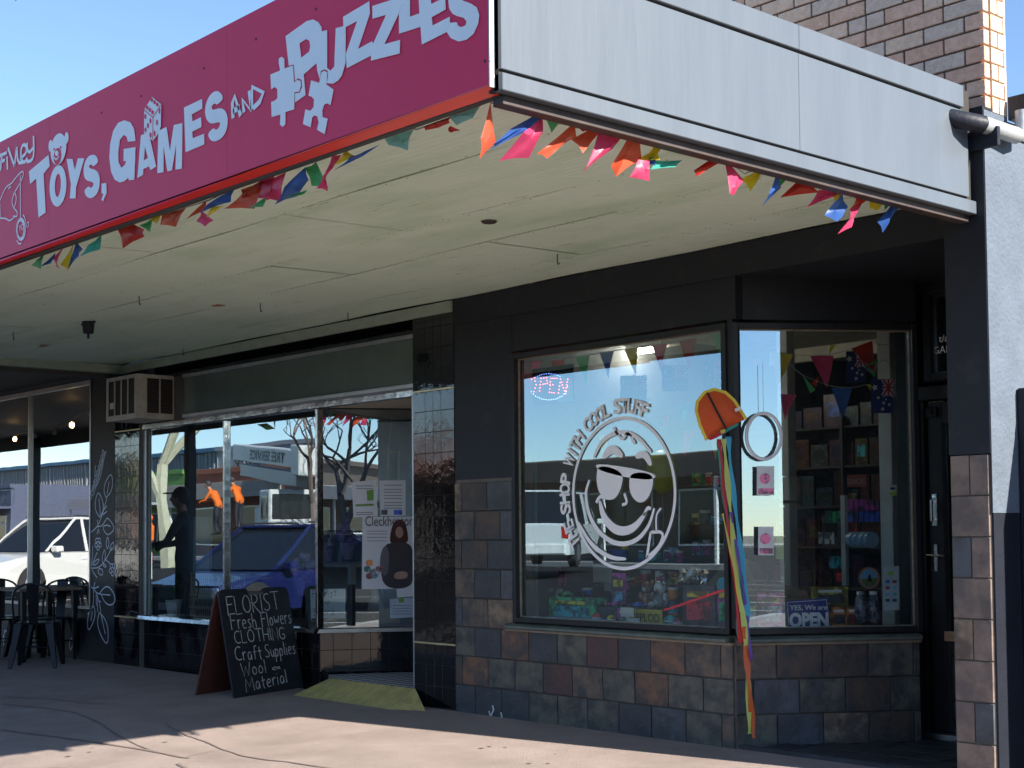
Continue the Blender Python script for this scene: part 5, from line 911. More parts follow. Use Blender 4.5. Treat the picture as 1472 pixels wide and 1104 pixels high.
for r_, m, dd_ in ((.072, mat('badge_dark', (.05, .04, .04), .4), 0), (.066, mat('badge_rim', (.45, .2, .14), .5), .002), (.054, mat('badge_sky', (.12, .35, .6), .5), .004)): b = MB(); b.lathe(c_-NS*dd_, [(r_, 0), (r_, .002)], 24, -NS); part('disc', b, m, rd)
b = MB(); M_ = frame(c_-NS*.007, SD); b.prism([M_ @ Vector((math.cos(t)*.053, 0, math.sin(t)*.053)) for t in [math.pi+k*math.pi/12+.1*(1 if k == 0 else 0) for k in range(13)]], -NS*.001); part('meadow', b, mat('badge_green', (.12, .2, .05), .6), rd)
b = MB(); b.poly([M_ @ Vector(q) for q in ((-.02, -.003, -.04), (-.012, -.003, -.005), (-.004, -.003, .02), (.006, -.003, .024), (.012, -.003, .0), (.02, -.003, -.04), (.008, -.003, -.02), (-.008, -.003, -.02))]); part('rider', b, black, rd)
for px_, lb in ((1238, 'clear plastic bottle under the round picture, left one'), (1256, 'crinkled clear plastic bag of sweets under the round picture')):
    p = PF(px_, 895, .12); t = thing('clear_container', lb, 'container', p); b = MB(); b.lathe(p, [(.04, 0), (.045, .06), (.035, .12), (.03, .16), (.02, .17)], 12); part('shell', b, mat('hazy_plastic', (.22, .22, .28), .1, col2=(.05, .05, .08), scale=30, lo=.45, hi=.55), t); b = MB(); b.lathe(p+Vector((0, 0, .17)), [(.025, 0), (.025, .02)], 10); part('cap', b, PMAT[5], t)
crd = thing('payment_notice', 'white notice with rows of small card logos at the right window edge', 'notice', PF(1282, 850, .01)); quadF('sheet', [(1270, 815), (1292, 814), (1293, 877), (1271, 878)], .01, mat('notice_white', (.6, .66, .72), .5), crd, .002)
for r_ in range(4):
    for c__ in range(2): x, y = 1276+c__*10, 836+r_*9; quadF('logo', [(x-3, y-2), (x+3, y-2), (x+3, y+2), (x-3, y+2)], .007, (PMAT[1], PMAT[0], PMAT[11], PMAT[6])[(r_+c__) % 4], crd, .001)
quadF('logo', [(1277, 822), (1284, 821), (1284, 827), (1277, 827)], .007, mat('lime_print', (.4, .6, .05), .5), crd, .001)
tg = thing('price_tag', 'small white and lime tag stuck to the right window edge', 'tag', PF(1283, 706, .01)); quadF('sheet', [(1278, 698), (1289, 697), (1289, 712), (1278, 713)], .01, white, tg, .002); quadF('logo', [(1279, 707), (1289, 706), (1289, 712), (1279, 712)], .007, MC['lime_print'], tg, .001); quadF('logo', [(1280, 701), (1287, 700), (1287, 704), (1280, 704)], .006, black, tg, .001)
# white hoop with packet, hanging in the angled window
hp = thing('hoop_toy', 'white ring toy hanging in the angled window above its pink packets', 'toy', PF(1098, 627, -.05)); b = MB(); cc_ = PF(1098, 627, -.05); rz = (PF(1098, 594, -.05)-cc_).z; rx = (PF(1123, 627, -.05)-cc_).dot(SD)
b.tube([cc_+SD*math.cos(t)*rx+Vector((0, 0, math.sin(t)*rz)) for t in [k*math.pi/16 for k in range(33)]], .011, 6, cap=False); part('ring', b, mat('frosted_white', (.85, .87, .9), .3), hp); b = MB(); b.tube([cc_+Vector((0, 0, rz)), cc_+Vector((0, 0, rz+.30))], .0015, 4); part('string', b, strm, hp)
for (x0, y0, x1, y1), lb in (((1088, 670, 1113, 712), 'white and pink carded toy right under the white ring'), ((1090, 757, 1112, 798), 'white and pink carded toy lower on the post')):
    t = thing('carded_toy', lb, 'toy', PF(x0, y1, -.045)); quadF('card', [(x0, y0), (x1, y0), (x1, y1), (x0, y1)], -.045, white, t, .003); quadF('print', [(x0+2, y1-10), (x1-1, y1-10), (x1-1, y1-2), (x0+2, y1-2)], -.048, PMAT[10], t, .001); b = MB(); c_ = PF((x0+x1)/2-1, (y0+y1)/2-3, -.049); b.lathe(c_, [(.032, 0), (.032, .002)], 14, -NS); part('print', b, PMAT[10], t)
t = thing('carded_toy', 'narrow lime and white carded toy beside the white post', 'toy', PF(1120, 800, .15)); quadF('card', [(1116, 748), (1126, 748), (1126, 803), (1116, 804)], .15, MC['lime_print'], t, .003); quadF('print', [(1117, 750), (1125, 750), (1125, 770), (1117, 770)], .147, PMAT[11], t, .001)
b = MB(); q = [PF(1064, 720, .9), PF(1150, 722, .9)]; b.tube(q, .012, 6); solo('display_rail', b, steel, 'bright horizontal rail behind the angled window', 'rail')
# ================================================================ indoor bunting
ib = [thing('bunting', lb, 'bunting', p, 'indoor bunting') for lb, p in (('string of coloured pennants hung inside along the top of the big window', (-6.5, 6.95, 2.4)), ('string of coloured pennants hung inside the angled window', (-5.3, 7.3, 2.3)))]
def tri(par, col, q, ox, oy, s, fn):
    P_ = [fn(ox+x/s, oy+y/s) for x, y in zip(q[::2], q[1::2])]; rnd = random.Random(q[0]); nn = Vector((0, 1, 0)); c = sum(P_, Vector())/3+nn*.012; b = MB(); m_ = [(P_[i]+P_[(i+1) % 3])/2 for i in range(3)]; m_[1] += nn*rnd.uniform(-.01, .01); b.v = [c]+[P_[0], m_[0], P_[1], m_[1], P_[2], m_[2]]; b.f = [(0, k, k % 6+1) for k in range(1, 7)]; part('flag', b, FLC[col], par)
W1 = (730, 470, 4.6)
for Yd, L_ in ((6.95, (('yellow', [80, 225, 110, 225, 95, 320]), ('pink', [125, 225, 225, 225, 150, 400]), ('red', [285, 220, 375, 218, 345, 430]), ('green', [450, 195, 540, 190, 520, 390]), ('blue', [605, 165, 700, 160, 665, 340]), ('yellow', [770, 150, 862, 128, 848, 325]), ('pink', [950, 118, 1055, 110, 1015, 300]), ('red', [1130, 90, 1250, 75, 1205, 300]), ('green', [1340, 50, 1430, 30, 1425, 230]))),
               (7.6, (('teal', [1140, 500, 1215, 500, 1160, 655]), ('pink', [1160, 690, 1250, 685, 1165, 860]), ('yellow', [1340, 740, 1400, 740, 1375, 890]), ('blue', [60, 480, 130, 480, 100, 585]), ('green', [80, 700, 130, 700, 105, 830]), ('yellow', [600, 720, 680, 715, 630, 830]), ('pink', [1020, 590, 1080, 590, 1050, 660])))):
    for c, q in L_: tri(ib[0], c, q, *W1, lambda x, y, Yd=Yd: PY(x, y, Yd))
string_line(ib[0], [PY(x, y, 6.95) for x, y in ((743, 519), (800, 517), (860, 508), (920, 498), (970, 492), (1042, 474))])
W2 = (980, 460, 4.6)
for d_, L_ in ((.25, (('blue', [370, 70, 500, 150, 375, 250]), ('yellow', [595, 205, 735, 230, 630, 440]), ('pink', [850, 240, 1005, 235, 960, 450]), ('red', [1120, 190, 1260, 135, 1280, 350]), ('green', [1215, 300, 1300, 260, 1275, 385]), ('blue', [990, 450, 1125, 450, 1065, 655]), ('green', [800, 370, 885, 460, 850, 485]), ('yellow', [985, 165, 1020, 170, 970, 235]), ('red', [850, 425, 905, 370, 890, 440]), ('pink', [470, 260, 520, 250, 480, 360]), ('pink', [650, 490, 760, 495, 680, 660]), ('yellow', [1220, 425, 1255, 430, 1250, 470]))),):
    for c, q in L_: tri(ib[1], c, q, *W2, lambda x, y: PF(x, y, d_))
for q in ((595, 205, 735, 228, 850, 240, 1005, 228, 1120, 190), (700, 280, 800, 370, 885, 400, 990, 440, 1130, 450, 1220, 425), (1260, 130, 1300, 165, 1360, 165, 1400, 140), (1180, 260, 1250, 370, 1330, 240, 1400, 330)): string_line(ib[1], smoothline([PF(980+x/4.6, 460+y/4.6, .24) for x, y in zip(q[::2], q[1::2])], 2), .002)
fb = mat('flag_navy', (.015, .02, .12), .5, var=.1); fr_ = mat('flag_cross_red', (.5, .02, .04), .5); fw = mat('flag_white', (.6, .6, .65), .5)
def auflag(fn, x0, y0, x1, y1, lb):
    P_ = [fn(x0, y0), fn(x1, y0), fn(x1, y1), fn(x0, y1)]; c = sum(P_, Vector())/4; t = thing('australian_flag', lb, 'flag', c, 'small flags inside the windows'); U = P_[1]-P_[0]; V = P_[3]-P_[0]; nn = U.cross(V).normalized()
    if (EYE-c).dot(nn) < 0: nn = -nn
    g = lambda u_, v_, e=0: P_[0]+U*u_+V*v_+nn*e
    b = MB()
    for j in range(4): b.quad(g(0, j/4, .006*(j % 2)), g(0, (j+1)/4, .006*((j+1) % 2)), g(1, (j+1)/4, .006*((j+1) % 2)), g(1, j/4, .006*(j % 2)))
    part('cloth', b, fb, t)
    b = MB()
    for a0, a1, a2, a3 in ((.5, 0, 1, .5), (.5, .5, 1, 0), (.75, 0, .75, .5), (.5, .25, 1, .25)): b.ribbon([g(a0, a1), g(a2, a3)], .026, nn, .009)
    part('union_jack', b, fw, t); b = MB()
    for a0, a1, a2, a3 in ((.5, 0, 1, .5), (.5, .5, 1, 0), (.75, 0, .75, .5), (.5, .25, 1, .25)): b.ribbon([g(a0, a1), g(a2, a3)], .012, nn, .011)
    part('union_jack', b, fr_, t); b = MB()
    for u_, v_, r_ in ((.15, .25, .022), (.3, .55, .012), (.55, .7, .012), (.8, .75, .012), (.5, .88, .014), (.65, .6, .008)):
        o_ = g(u_, v_, .009); b.poly([o_+(U.normalized()*math.cos(k*.628)+V.normalized()*math.sin(k*.628))*r_*(1 if k % 2 else .5) for k in range(10)])
    part('stars', b, fw, t)
auflag(lambda x, y: PF(x, y, .18), 1252, 545, 1284, 594, 'blue flag with union jack and stars at the right edge of the angled window')
auflag(lambda x, y: PF(x, y, .4), 1216, 505, 1244, 550, 'blue starred flag behind the red pennant of the angled window')
for i, (x0, y0, x1, y1) in enumerate(((952, 525, 989, 562), (1012, 520, 1042, 556), (892, 540, 930, 580))): auflag(lambda x, y: PY(x, y, 7.7), x0, y0, x1, y1, ['blue starred flag inside the big window, middle one above the ring', 'blue starred flag inside the big window next to the corner post', 'blue starred flag inside the big window above the words COOL STUFF'][i])
# ================================================================ chalkboard
fb_ = thing('chalkboard_sign', 'black sandwich board with chalked florist list standing on the path', 'sandwich board', (-10.1, 6.3, 0))
B0, B1 = PZ(337, 1006, -.03), PZ(437, 990, -.01); dX = B1-B0; dX.z = 0; wB = dX.length; dX.normalize(); bk = Vector((-dX.y, dX.x, 0))
HT = PN(310, 848, B0+bk*.2, bk).z; tz = HT-B0.z; up = (Vector((0, 0, tz))+bk*.2).normalized(); Lb = math.hypot(tz, .2); nf = dX.cross(up)
MBd = Matrix((dX, -nf, up)).transposed().to_4x4(); MBd.translation = B0
cb_ = mat('chalkboard', (.012, .013, .018), .55, col2=(.02, .022, .03), scale=6, bump=.4)
chalk = mat('chalk', (.62, .62, .62), .95, col2=(.3, .3, .3), scale=60, lo=.35, hi=.55)
b = MB(); r_ = .05; oc = [(0, 0), (wB, .02), (wB, Lb-r_)]+[(wB-r_+r_*math.cos(t), Lb-r_+r_*math.sin(t)) for t in (.5, 1.0, 1.57)]+[(wB*.66, Lb), (wB*.63, Lb-.025), (wB*.42, Lb-.025), (wB*.39, Lb)]+[(r_+r_*math.cos(t), Lb-r_+r_*math.sin(t)) for t in (1.57, 2.1, 2.7)]+[(0, Lb-r_)]
b.prism([MBd @ Vector((x, 0, z)) for x, z in oc], MBd.to_3x3() @ Vector((0, .018, 0))); part('front_board', b, cb_, fb_)
MBk = Matrix((dX, nf, Vector((0, 0, tz))-bk*.2)).transposed().to_4x4(); up2 = (Vector((0, 0, tz))-bk*.26).normalized(); n2 = dX.cross(up2); M2 = Matrix((dX, -n2, up2)).transposed().to_4x4(); M2.translation = B0+bk*.47
b = MB(); b.prism([M2 @ Vector((x, 0, z)) for x, z in oc], M2.to_3x3() @ Vector((0, .018, 0))); part('back_board', b, mat('red_brown_board', (.11, .03, .02), .6, bump=.5), fb_)
for x in (.12, wB-.12): b = MB(); p = MBd @ Vector((x, .02, Lb-.02)); b.tube([p, p+bk*.05], .012, 6); part('hinge', b, hk, fb_)
b = MB(); b.bbox(wB*.42, wB*.63, -.004, .02, Lb-.06, Lb-.03, .003, MBd); part('clip', b, mat('grey_clip', (.12, .12, .13), .5), fb_)
def onb(x, y): p = PN(x, y, B0, nf); return p
random.seed(4)
for s_, (x0, y0), (x1, y1), h in (('FLORIST', (328, 884), (402, 876), .15), ('Fresh', (333, 905), (369, 902), .125), ('Flowers', (377, 901), (419, 896), .12), ('CLOTHING', (338, 925), (410, 919), .105), ('Craft', (339, 950), (377, 947), .115), ('Supplies', (382, 946), (425, 940), .11), ('Wool', (348, 973), (383, 967), .11), ('&', (391, 965), (403, 963), .07), ('Material', (354, 995), (413, 981), .11)):
    o_, e_ = onb(x0, y0), onb(x1, y1); handwrite('chalk_writing', s_, o_, e_-o_, up, (e_-o_).length, h, chalk, fb_, w=.0075, lift=.003)
# ================================================================ cafe table and metal chairs
gun = mat('gunmetal', (.018, .02, .025), .35, .6, var=.3)
def make_chair(label, loc, rz):
    t = thing('metal_chair', label, 'chair', (0, 0, 0), 'metal cafe chairs'); Hs = .45
    b = MB(); b.bbox(-.18, .18, -.18, .18, Hs-.02, Hs, .008); part('seat', b, gun, t)
    for sx in (-1, 1):
        for sy in (-1, 1):
            b = MB(); a = Vector((sx*.15, sy*.15, Hs-.01)); e = Vector((sx*.215, sy*.215, 0)); w0, w1 = .055, .018
            b.hexa([e+Vector((-w1, -w1, 0)), e+Vector((w1, -w1, 0)), e+Vector((w1, w1, 0)), e+Vector((-w1, w1, 0)), a+Vector((-w0/1.5, -w0/1.5, 0)), a+Vector((w0/1.5, -w0/1.5, 0)), a+Vector((w0/1.5, w0/1.5, 0)), a+Vector((-w0/1.5, w0/1.5, 0))]); part('leg', b, gun, t)
    b = MB(); q = [(-.19, .15, Hs), (-.20, .19, .62), (-.19, .215, .74), (-.14, .23, .81), (0, .24, .845), (.14, .23, .81), (.19, .215, .74), (.20, .19, .62), (.19, .15, Hs)]; b.tube(smoothline(q, 2), .011, 8); part('back_hoop', b, gun, t)
    b = MB(); b.hexa([(-.045, .165, Hs), (.045, .165, Hs), (.045, .172, Hs), (-.045, .172, Hs), (-.062, .232, .84), (.062, .232, .84), (.062, .24, .84), (-.062, .24, .84)]); part('back_splat', b, gun, t)
    b = MB(); b.tube([(-.19, -.18, .2), (.19, .18, .2)], .006, 5); b.tube([(.19, -.18, .2), (-.19, .18, .2)], .006, 5); part('cross_brace', b, gun, t)
    t.location = loc; t.rotation_euler = (0, 0, rz); return t
zg = -.015
ch0 = make_chair('black metal chair with hooped back on the near side, closest to the painted pillar', (-14.02, 6.12, zg), R(-125))
for lb, loc, rz in (('black metal chair on the far side of the table against the pillar window', (-14.62, 6.55, zg), R(40)), ('black metal chair at the left end of the table, hooped back facing the road', (-14.98, 6.05, zg), R(105)), ('black metal chair partly cut off by the left picture edge', (-15.4, 6.35, zg), R(80)), ('black metal chair behind the table beside the window mullion', (-15.25, 6.62, zg), R(10))):
    c = copy_tree(ch0); c.location = loc; c.rotation_euler = (0, 0, rz); c['label'] = lb
tbl = thing('cafe_table', 'rustic plank topped cafe table with dark metal legs outside the cafe', 'table', (-14.5, 6.2, zg))
ta_, tb2 = PZ(20, 856, .74), PZ(60, 858, .74)
MT = frame((-14.45, 6.17, 0), (Vector((-14.75, 6.9, 0))-Vector((-14.45, 6.17, 0)))); 
MT = frame((-14.33, 6.08, 0), (0, 1, 0))
for i in range(5): b = MB(); b.bbox(-.01, .66, i*.145, i*.145+.141, .725, .755, .003, MT); part('plank', b, palewood if 0 else mat('weathered_plank', (.26, .18, .12), .5, col2=(.12, .09, .08), scale=5, stretch=(8, 1, 8)), tbl)
for x in (.05, .60):
    for y in (.05, .67): b = MB(); b.hexa([MT @ Vector(q) for q in ((x-.012, y-.012, 0), (x+.012, y-.012, 0), (x+.012, y+.012, 0), (x-.012, y+.012, 0), (x-.028, y-.028, .725), (x+.028, y-.028, .725), (x+.028, y+.028, .725), (x-.028, y+.028, .725))]); part('leg', b, gun, tbl)
# ================================================================ things at the foot of the walls
b = MB(); b.tube([PZ(186, 948, 0), PY(183, 935, 6.84), PY(184, 926, 6.84), PY(186, 924, 6.86)], .011, 6); solo('conduit_stub', b, white, 'short white bent pipe at the foot of the black tiles', 'pipe')
b = MB(); random.seed(8)
for c_ in ((703, 1028), (708, 1020), (720, 1030)): p = PY(c_[0], c_[1]-6, 6.68); b.tube([p, p+Vector((.01, 0, -.03)), p+Vector((-.005, -.01, -.07))], .006, 5)
solo('peeling_paint', b, white, 'white drips of paint at the foot of the slate wall', 'paint drip')
# ================================================================ florist window contents
b = MB(); a_, c_ = PY(218, 745, 7.35), PY(300, 890, 7.35); b.bbox(a_.x, c_.x, 7.35, 7.39, .47, a_.z, .004); solo('display_screen', b, mat('slate_blue_board', (.42, .52, .64), .7), 'slate blue display screen behind the pot plant in the florist window', 'screen')
def sheet(name, lb, ct, px, fn, m, prints=(), th=.002):
    P_ = [fn(x, y) for x, y in px]; nn = (P_[1]-P_[0]).cross(P_[3]-P_[0]).normalized()
    if (EYE-P_[0]).dot(nn) < 0: nn = -nn
    t = thing(name, lb, ct, P_[3]); b = MB(); b.prism(P_, -nn*th); part('sheet', b, m, t)
    for q, pm in prints: b = MB(); pp = [fn(x, y)+nn*.0015 for x, y in q]; b.prism(pp, -nn*.001); part('print', b, pm, t)
    return t, nn
nS = Vector((-SDF.y, SDF.x, 0))
def PG(x, y, d=-.010): return PN(x, y, S0+nS*(.006+d), nS)
paper = mat('paper', (.78, .80, .84), .6, var=.05); gtxt = mat('grey_print', (.22, .22, .24), .6); gpr = mat('green_print', (.2, .4, .08), .6)
def rows(x0, x1, ys_, sk=-.06): return [([(x0, y), (x1, y+sk*(x1-x0)), (x1, y+1.0+sk*(x1-x0)), (x0, y+1.0)], gtxt) for y in ys_]
sheet('notice', 'white notice with green print taped in the florist window, left of the pair', 'notice', [(506, 693), (541, 690), (543, 742), (508, 744)], PG, paper, rows(512, 536, (698, 702, 736, 739), 0)+[([(527, 705), (537, 704), (537, 719), (528, 720)], gpr), ([(511, 725), (537, 724), (537, 727), (511, 728)], gpr)])
sheet('notice', 'plain white typed notice taped in the florist window, right of the pair', 'notice', [(545, 691), (583, 690), (583, 741), (547, 742)], PG, paper, rows(552, 578, (697, 703, 707, 712, 716, 722, 726, 730), 0)+[([(548, 733), (557, 733), (557, 740), (548, 740)], PMAT[8]), ([(566, 733), (578, 733), (578, 740), (566, 740)], PMAT[1])])
ps, nn = sheet('poster', 'tall Cleckheaton yarn poster with a long haired woman in the florist window', 'poster', [(521, 743), (595, 743), (595, 846), (520, 847)], lambda x, y: PG(x, y, -.008), mat('poster_white', (.76, .77, .80), .6, var=.04))
fn = lambda x, y: PG(x, y, -.008)
text_on('lettering', 'Cleckheaton', fn(525, 756)+nn*.002, SDF, (0, 0, 1), .085, mat('poster_plum', (.10, .04, .07), .6), ps, w=(fn(594, 756)-fn(525, 756)).length)
for q in rows(527, 556, (763, 767, 772, 777), 0): b = MB(); b.prism([fn(x, y)+nn*.0015 for x, y in q[0]], -nn*.001); part('print', b, mat('lilac_print', (.35, .3, .4), .6), ps)
def pshape(q, m, e=.003): plane_shape('print', [chaikin([tuple(fn(x, y)+nn*e) for x, y in zip(q[::2], q[1::2])], 2)], fn(521, 743)+nn*e, SDF, (0, 0, 1), m, ps, .0008)
pshape([561, 765, 566, 750, 574, 746, 582, 750, 586, 765, 587, 782, 560, 784], mat('auburn_hair', (.08, .02, .015), .7), .003)
pshape([552, 784, 562, 780, 584, 779, 594, 788, 595, 825, 590, 846, 552, 846, 546, 815], mat('grey_tunic', (.07, .06, .07), .8), .0035)
pshape([545, 815, 548, 790, 556, 782, 560, 800, 558, 826, 550, 828], mat('grey_sleeve', (.16, .15, .17), .8), .004)
pshape([569, 760, 574, 756, 579, 760, 580, 769, 574, 775, 568, 769], mat('skin_print', (.50, .30, .23), .7), .0045)
pshape([567, 824, 574, 821, 586, 822, 586, 831, 574, 833, 566, 831], MC['skin_print'], .0045)
for cx, cy, m in ((531, 809, PMAT[7]), (528, 818, PMAT[6]), (535, 820, PMAT[5]), (531, 828, PMAT[0]), (538, 827, PMAT[11]), (545, 818, PMAT[10]), (541, 822, PMAT[5])): pshape([cx-5, cy-3, cx, cy-5, cx+5, cy-3, cx+5, cy+3, cx, cy+5, cx-5, cy+3], m, .004)
hw, hn = sheet('handwritten_sign', 'white handwritten Florist IN Store card in a black frame behind the corner mullion', 'sign', [(446, 847), (496, 846), (496, 889), (447, 889)], lambda x, y: PY(x, y, 7.05), paper)
for s_, (x0, y0), (x1, y1), h in (('Florist', (449, 860), (484, 858), .07), ('IN', (462, 871), (472, 871), .05), ("Store...", (450, 885), (491, 884), .065)): o_, e_ = PY(x0, y0, 7.045), PY(x1, y1, 7.045); handwrite('writing', s_, o_, e_-o_, (0, 0, 1), (e_-o_).length, h, black, hw, w=.005, lift=.001)
b = MB(); a_, c_ = PY(438, 838, 7.06), PY(506, 900, 7.06); b.bbox(a_.x, c_.x, 7.06, 7.10, c_.z, a_.z, .004); part('frame', b, black, hw)
sheet('shop_notice', 'small white notice with green crest low in the florist window corner', 'notice', [(560, 861), (595, 859), (596, 887), (561, 889)], PG, mat('paper_blue', (.5, .58, .68), .6), rows(565, 592, (870, 874, 878, 882), 0)+[([(573, 859), (581, 859), (581, 866), (573, 866)], MC['green_print'])])
sheet('shop_notice', 'blank white slip above the crest notice', 'notice', [(570, 847), (594, 844), (594, 857), (571, 859)], lambda x, y: PG(x, y, -.012), paper)
# pot plant, basket, vase, bench, bouquets, framed picture
pl = thing('pot_plant', 'leafy plant in a white pot on the florist window sill', 'plant', PY(250, 880, 7.1)); p = PY(250, 880, 7.1); p.z = .475; b = MB(); b.lathe(p, [(.06, 0), (.085, .17), (.078, .17), (.07, .15)], 16); part('pot', b, white, pl); b = MB(); b.tube([p+Vector((0, 0, .15)), p+Vector((.01, 0, .34))], .008, 5); part('stem', b, PMAT[2], pl)
lf = mat('leaf_green', (.03, .09, .03), .5)
for k in range(9):
    a = k*2.4; l = .18+.03*(k % 3); c_ = p+Vector((.01, 0, .2+.02*k)); d_ = Vector((math.cos(a), math.sin(a)*.6, 0)); s_ = d_.cross(Vector((0, 0, 1))); b = MB(); q = [c_, c_+d_*l*.4+Vector((0, 0, .09)), c_+d_*l*.8+Vector((0, 0, .08)), c_+d_*l*1.1+Vector((0, 0, .0))]; b.v = [q[0], q[1]+s_*.03, q[2]+s_*.03, q[3], q[2]-s_*.03, q[1]-s_*.03]; b.f = [(0, 1, 5), (1, 2, 4, 5), (2, 3, 4)]; part('leaf', b, lf, pl)
wk = mat('wicker', (.36, .30, .2), .7, bump=2, bscale=60); bsk = thing('wicker_basket', 'large woven wicker basket on the florist window sill', 'basket', PY(300, 880, 7.15)); a_, c_ = PY(274, 824, 7.15), PY(352, 885, 7.15)
b = MB(); b.bbox(a_.x+.02, c_.x-.02, 7.17, 7.5, .475, a_.z-.01, .01); part('lining', b, mat('basket_dark', (.03, .025, .02), .8), bsk)
b = MB()
for k in range(26):
    x = a_.x+(c_.x-a_.x)*k/25; b.tube([(x, 7.155, .475), (min(x+.12, c_.x), 7.15, a_.z)], .005, 4, False); b.tube([(x, 7.15, .475), (max(x-.12, a_.x), 7.155, a_.z)], .005, 4, False)
o_ = part('weave', b, wk, bsk); o_['kind'] = 'stuff'
for z in (.49, .58, .70, a_.z): b = MB(); b.tube([(a_.x, 7.145, z), (c_.x, 7.145, z)], .01, 6); part('band', b, wk, bsk)
vs = thing('flower_vase', 'white bottle vase at the angled florist window', 'vase', PG(540, 885, .25)); p = PG(540, 888, .25); b = MB(); b.lathe(p, [(.05, 0), (.075, .05), (.07, .1), (.035, .2), (.03, .28), (.035, .30)], 16); part('vase_body', b, mat('porcelain', (.6, .6, .62), .2), vs); b = MB(); random.seed(3)
for k in range(14): d_ = Vector((random.uniform(-.12, .2), random.uniform(-.1, .1), random.uniform(-.15, .15))); b.ribbon(smoothline([p+Vector((0, 0, .28)), p+Vector((d_.x*.5, d_.y, .40)), p+Vector((d_.x*1.2, d_.y, .28+d_.z))], 2), .01, (.5, -.8, .1))
part('grass_leaves', b, lf, vs)['kind'] = 'stuff'
b = MB(); q = [PG(x, y, .12) for x, y in ((462, 900), (575, 895), (575, 872), (540, 878), (462, 892))]; b.prism(q, nS*.05); solo('wooden_board', b, palewood, 'slanting plank board lying behind the angled florist window', 'board')
wt = thing('side_table', 'pale grey side table with flowers deeper in the florist shop', 'table', (-10.9, 8.2, .1)); a_, c_ = PY(430, 808, 8.3), PY(515, 812, 8.3); b = MB(); b.bbox(a_.x, c_.x, 8.2, 8.8, a_.z-.04, a_.z, .004); part('table_top', b, mat('table_grey', (.33, .36, .4), .5), wt)
for x in (a_.x+.04, c_.x-.04): b = MB(); b.bbox(x-.03, x+.03, 8.22, 8.28, .1, a_.z-.04, .003); part('leg', b, MC['table_grey'], wt)
def bouquet(lb, c, r_, cols_, n_=26, seed=0):
    t = thing('bouquet', lb, 'flowers', c); rnd = random.Random(seed)
    bs = [MB() for _ in cols_]
    for k in range(n_): v = Vector((rnd.gauss(0, 1), rnd.gauss(0, 1), rnd.gauss(0, 1))).normalized()*r_*rnd.uniform(.5, 1); bs[k % len(cols_)].sphere(c+v, r_*rnd.uniform(.2, .32), 4)
    for bb, m in zip(bs, cols_): part('blooms', bb, m, t)['kind'] = 'stuff'
    b = MB(); b.lathe(c-Vector((0, 0, r_*1.9)), [(r_*.35, 0), (r_*.6, r_*1.2), (r_*.4, r_*1.25)], 10); part('wrap', b, mat('lilac_wrap', (.35, .28, .5), .4, var=.4, scale=30), t)
fm = lambda n_, c: mat('bloom_'+n_, c, .6, var=.3, scale=40)
bouquet('purple bouquet on the side table in the florist window', PY(500, 768, 8.3), .13, [fm('purple', (.16, .05, .35)), fm('violet', (.25, .12, .5))], 30, 1)
bouquet('hot pink bouquet behind the poster', PY(520, 750, 8.5), .10, [fm('pink', (.6, .05, .22))], 20, 2)
bouquet('white and mauve bouquet near the corner mullion', PY(470, 775, 8.2), .12, [fm('white', (.6, .55, .6)), fm('mauve', (.35, .25, .45))], 26, 3)
bouquet('large lilac wrapped bouquet in front of the bucket', PY(436, 815, 7.5), .14, [fm('lilac', (.4, .35, .6)), fm('mauve', (.35, .25, .45))], 24, 4)
pf = thing('gilt_picture', 'empty gold picture frame hanging inside the florist window', 'picture frame', PG(567, 665, .5)); b = MB(); q = [PG(558, 650, .5), PG(573, 649, .5), PG(573, 697, .5), PG(558, 697, .5)]
b.tube(q+[q[0]], .012, 4); part('frame', b, mat('old_gold', (.32, .2, .08), .4, .3), pf); b = MB(); b.tube([q[0], PG(563, 600, .5)], .002, 4); part('cord', b, strm, pf)
b = MB(); x_ = PY(408, 700, 7.6); c_ = PY(455, 820, 7.6)
for k in range(12): x = x_.x+(c_.x-x_.x)*k/11; b.tube([(x, 7.6, c_.z), (x, 7.6, x_.z)], .004, 4, False); z = c_.z+(x_.z-c_.z)*k/11; b.tube([(x_.x, 7.6, z), (c_.x, 7.6, z)], .004, 4, False)
solo('wire_rack', b, mat('plum_wire', (.12, .03, .10), .5), 'plum coloured wire mesh stand inside the florist window', 'rack')
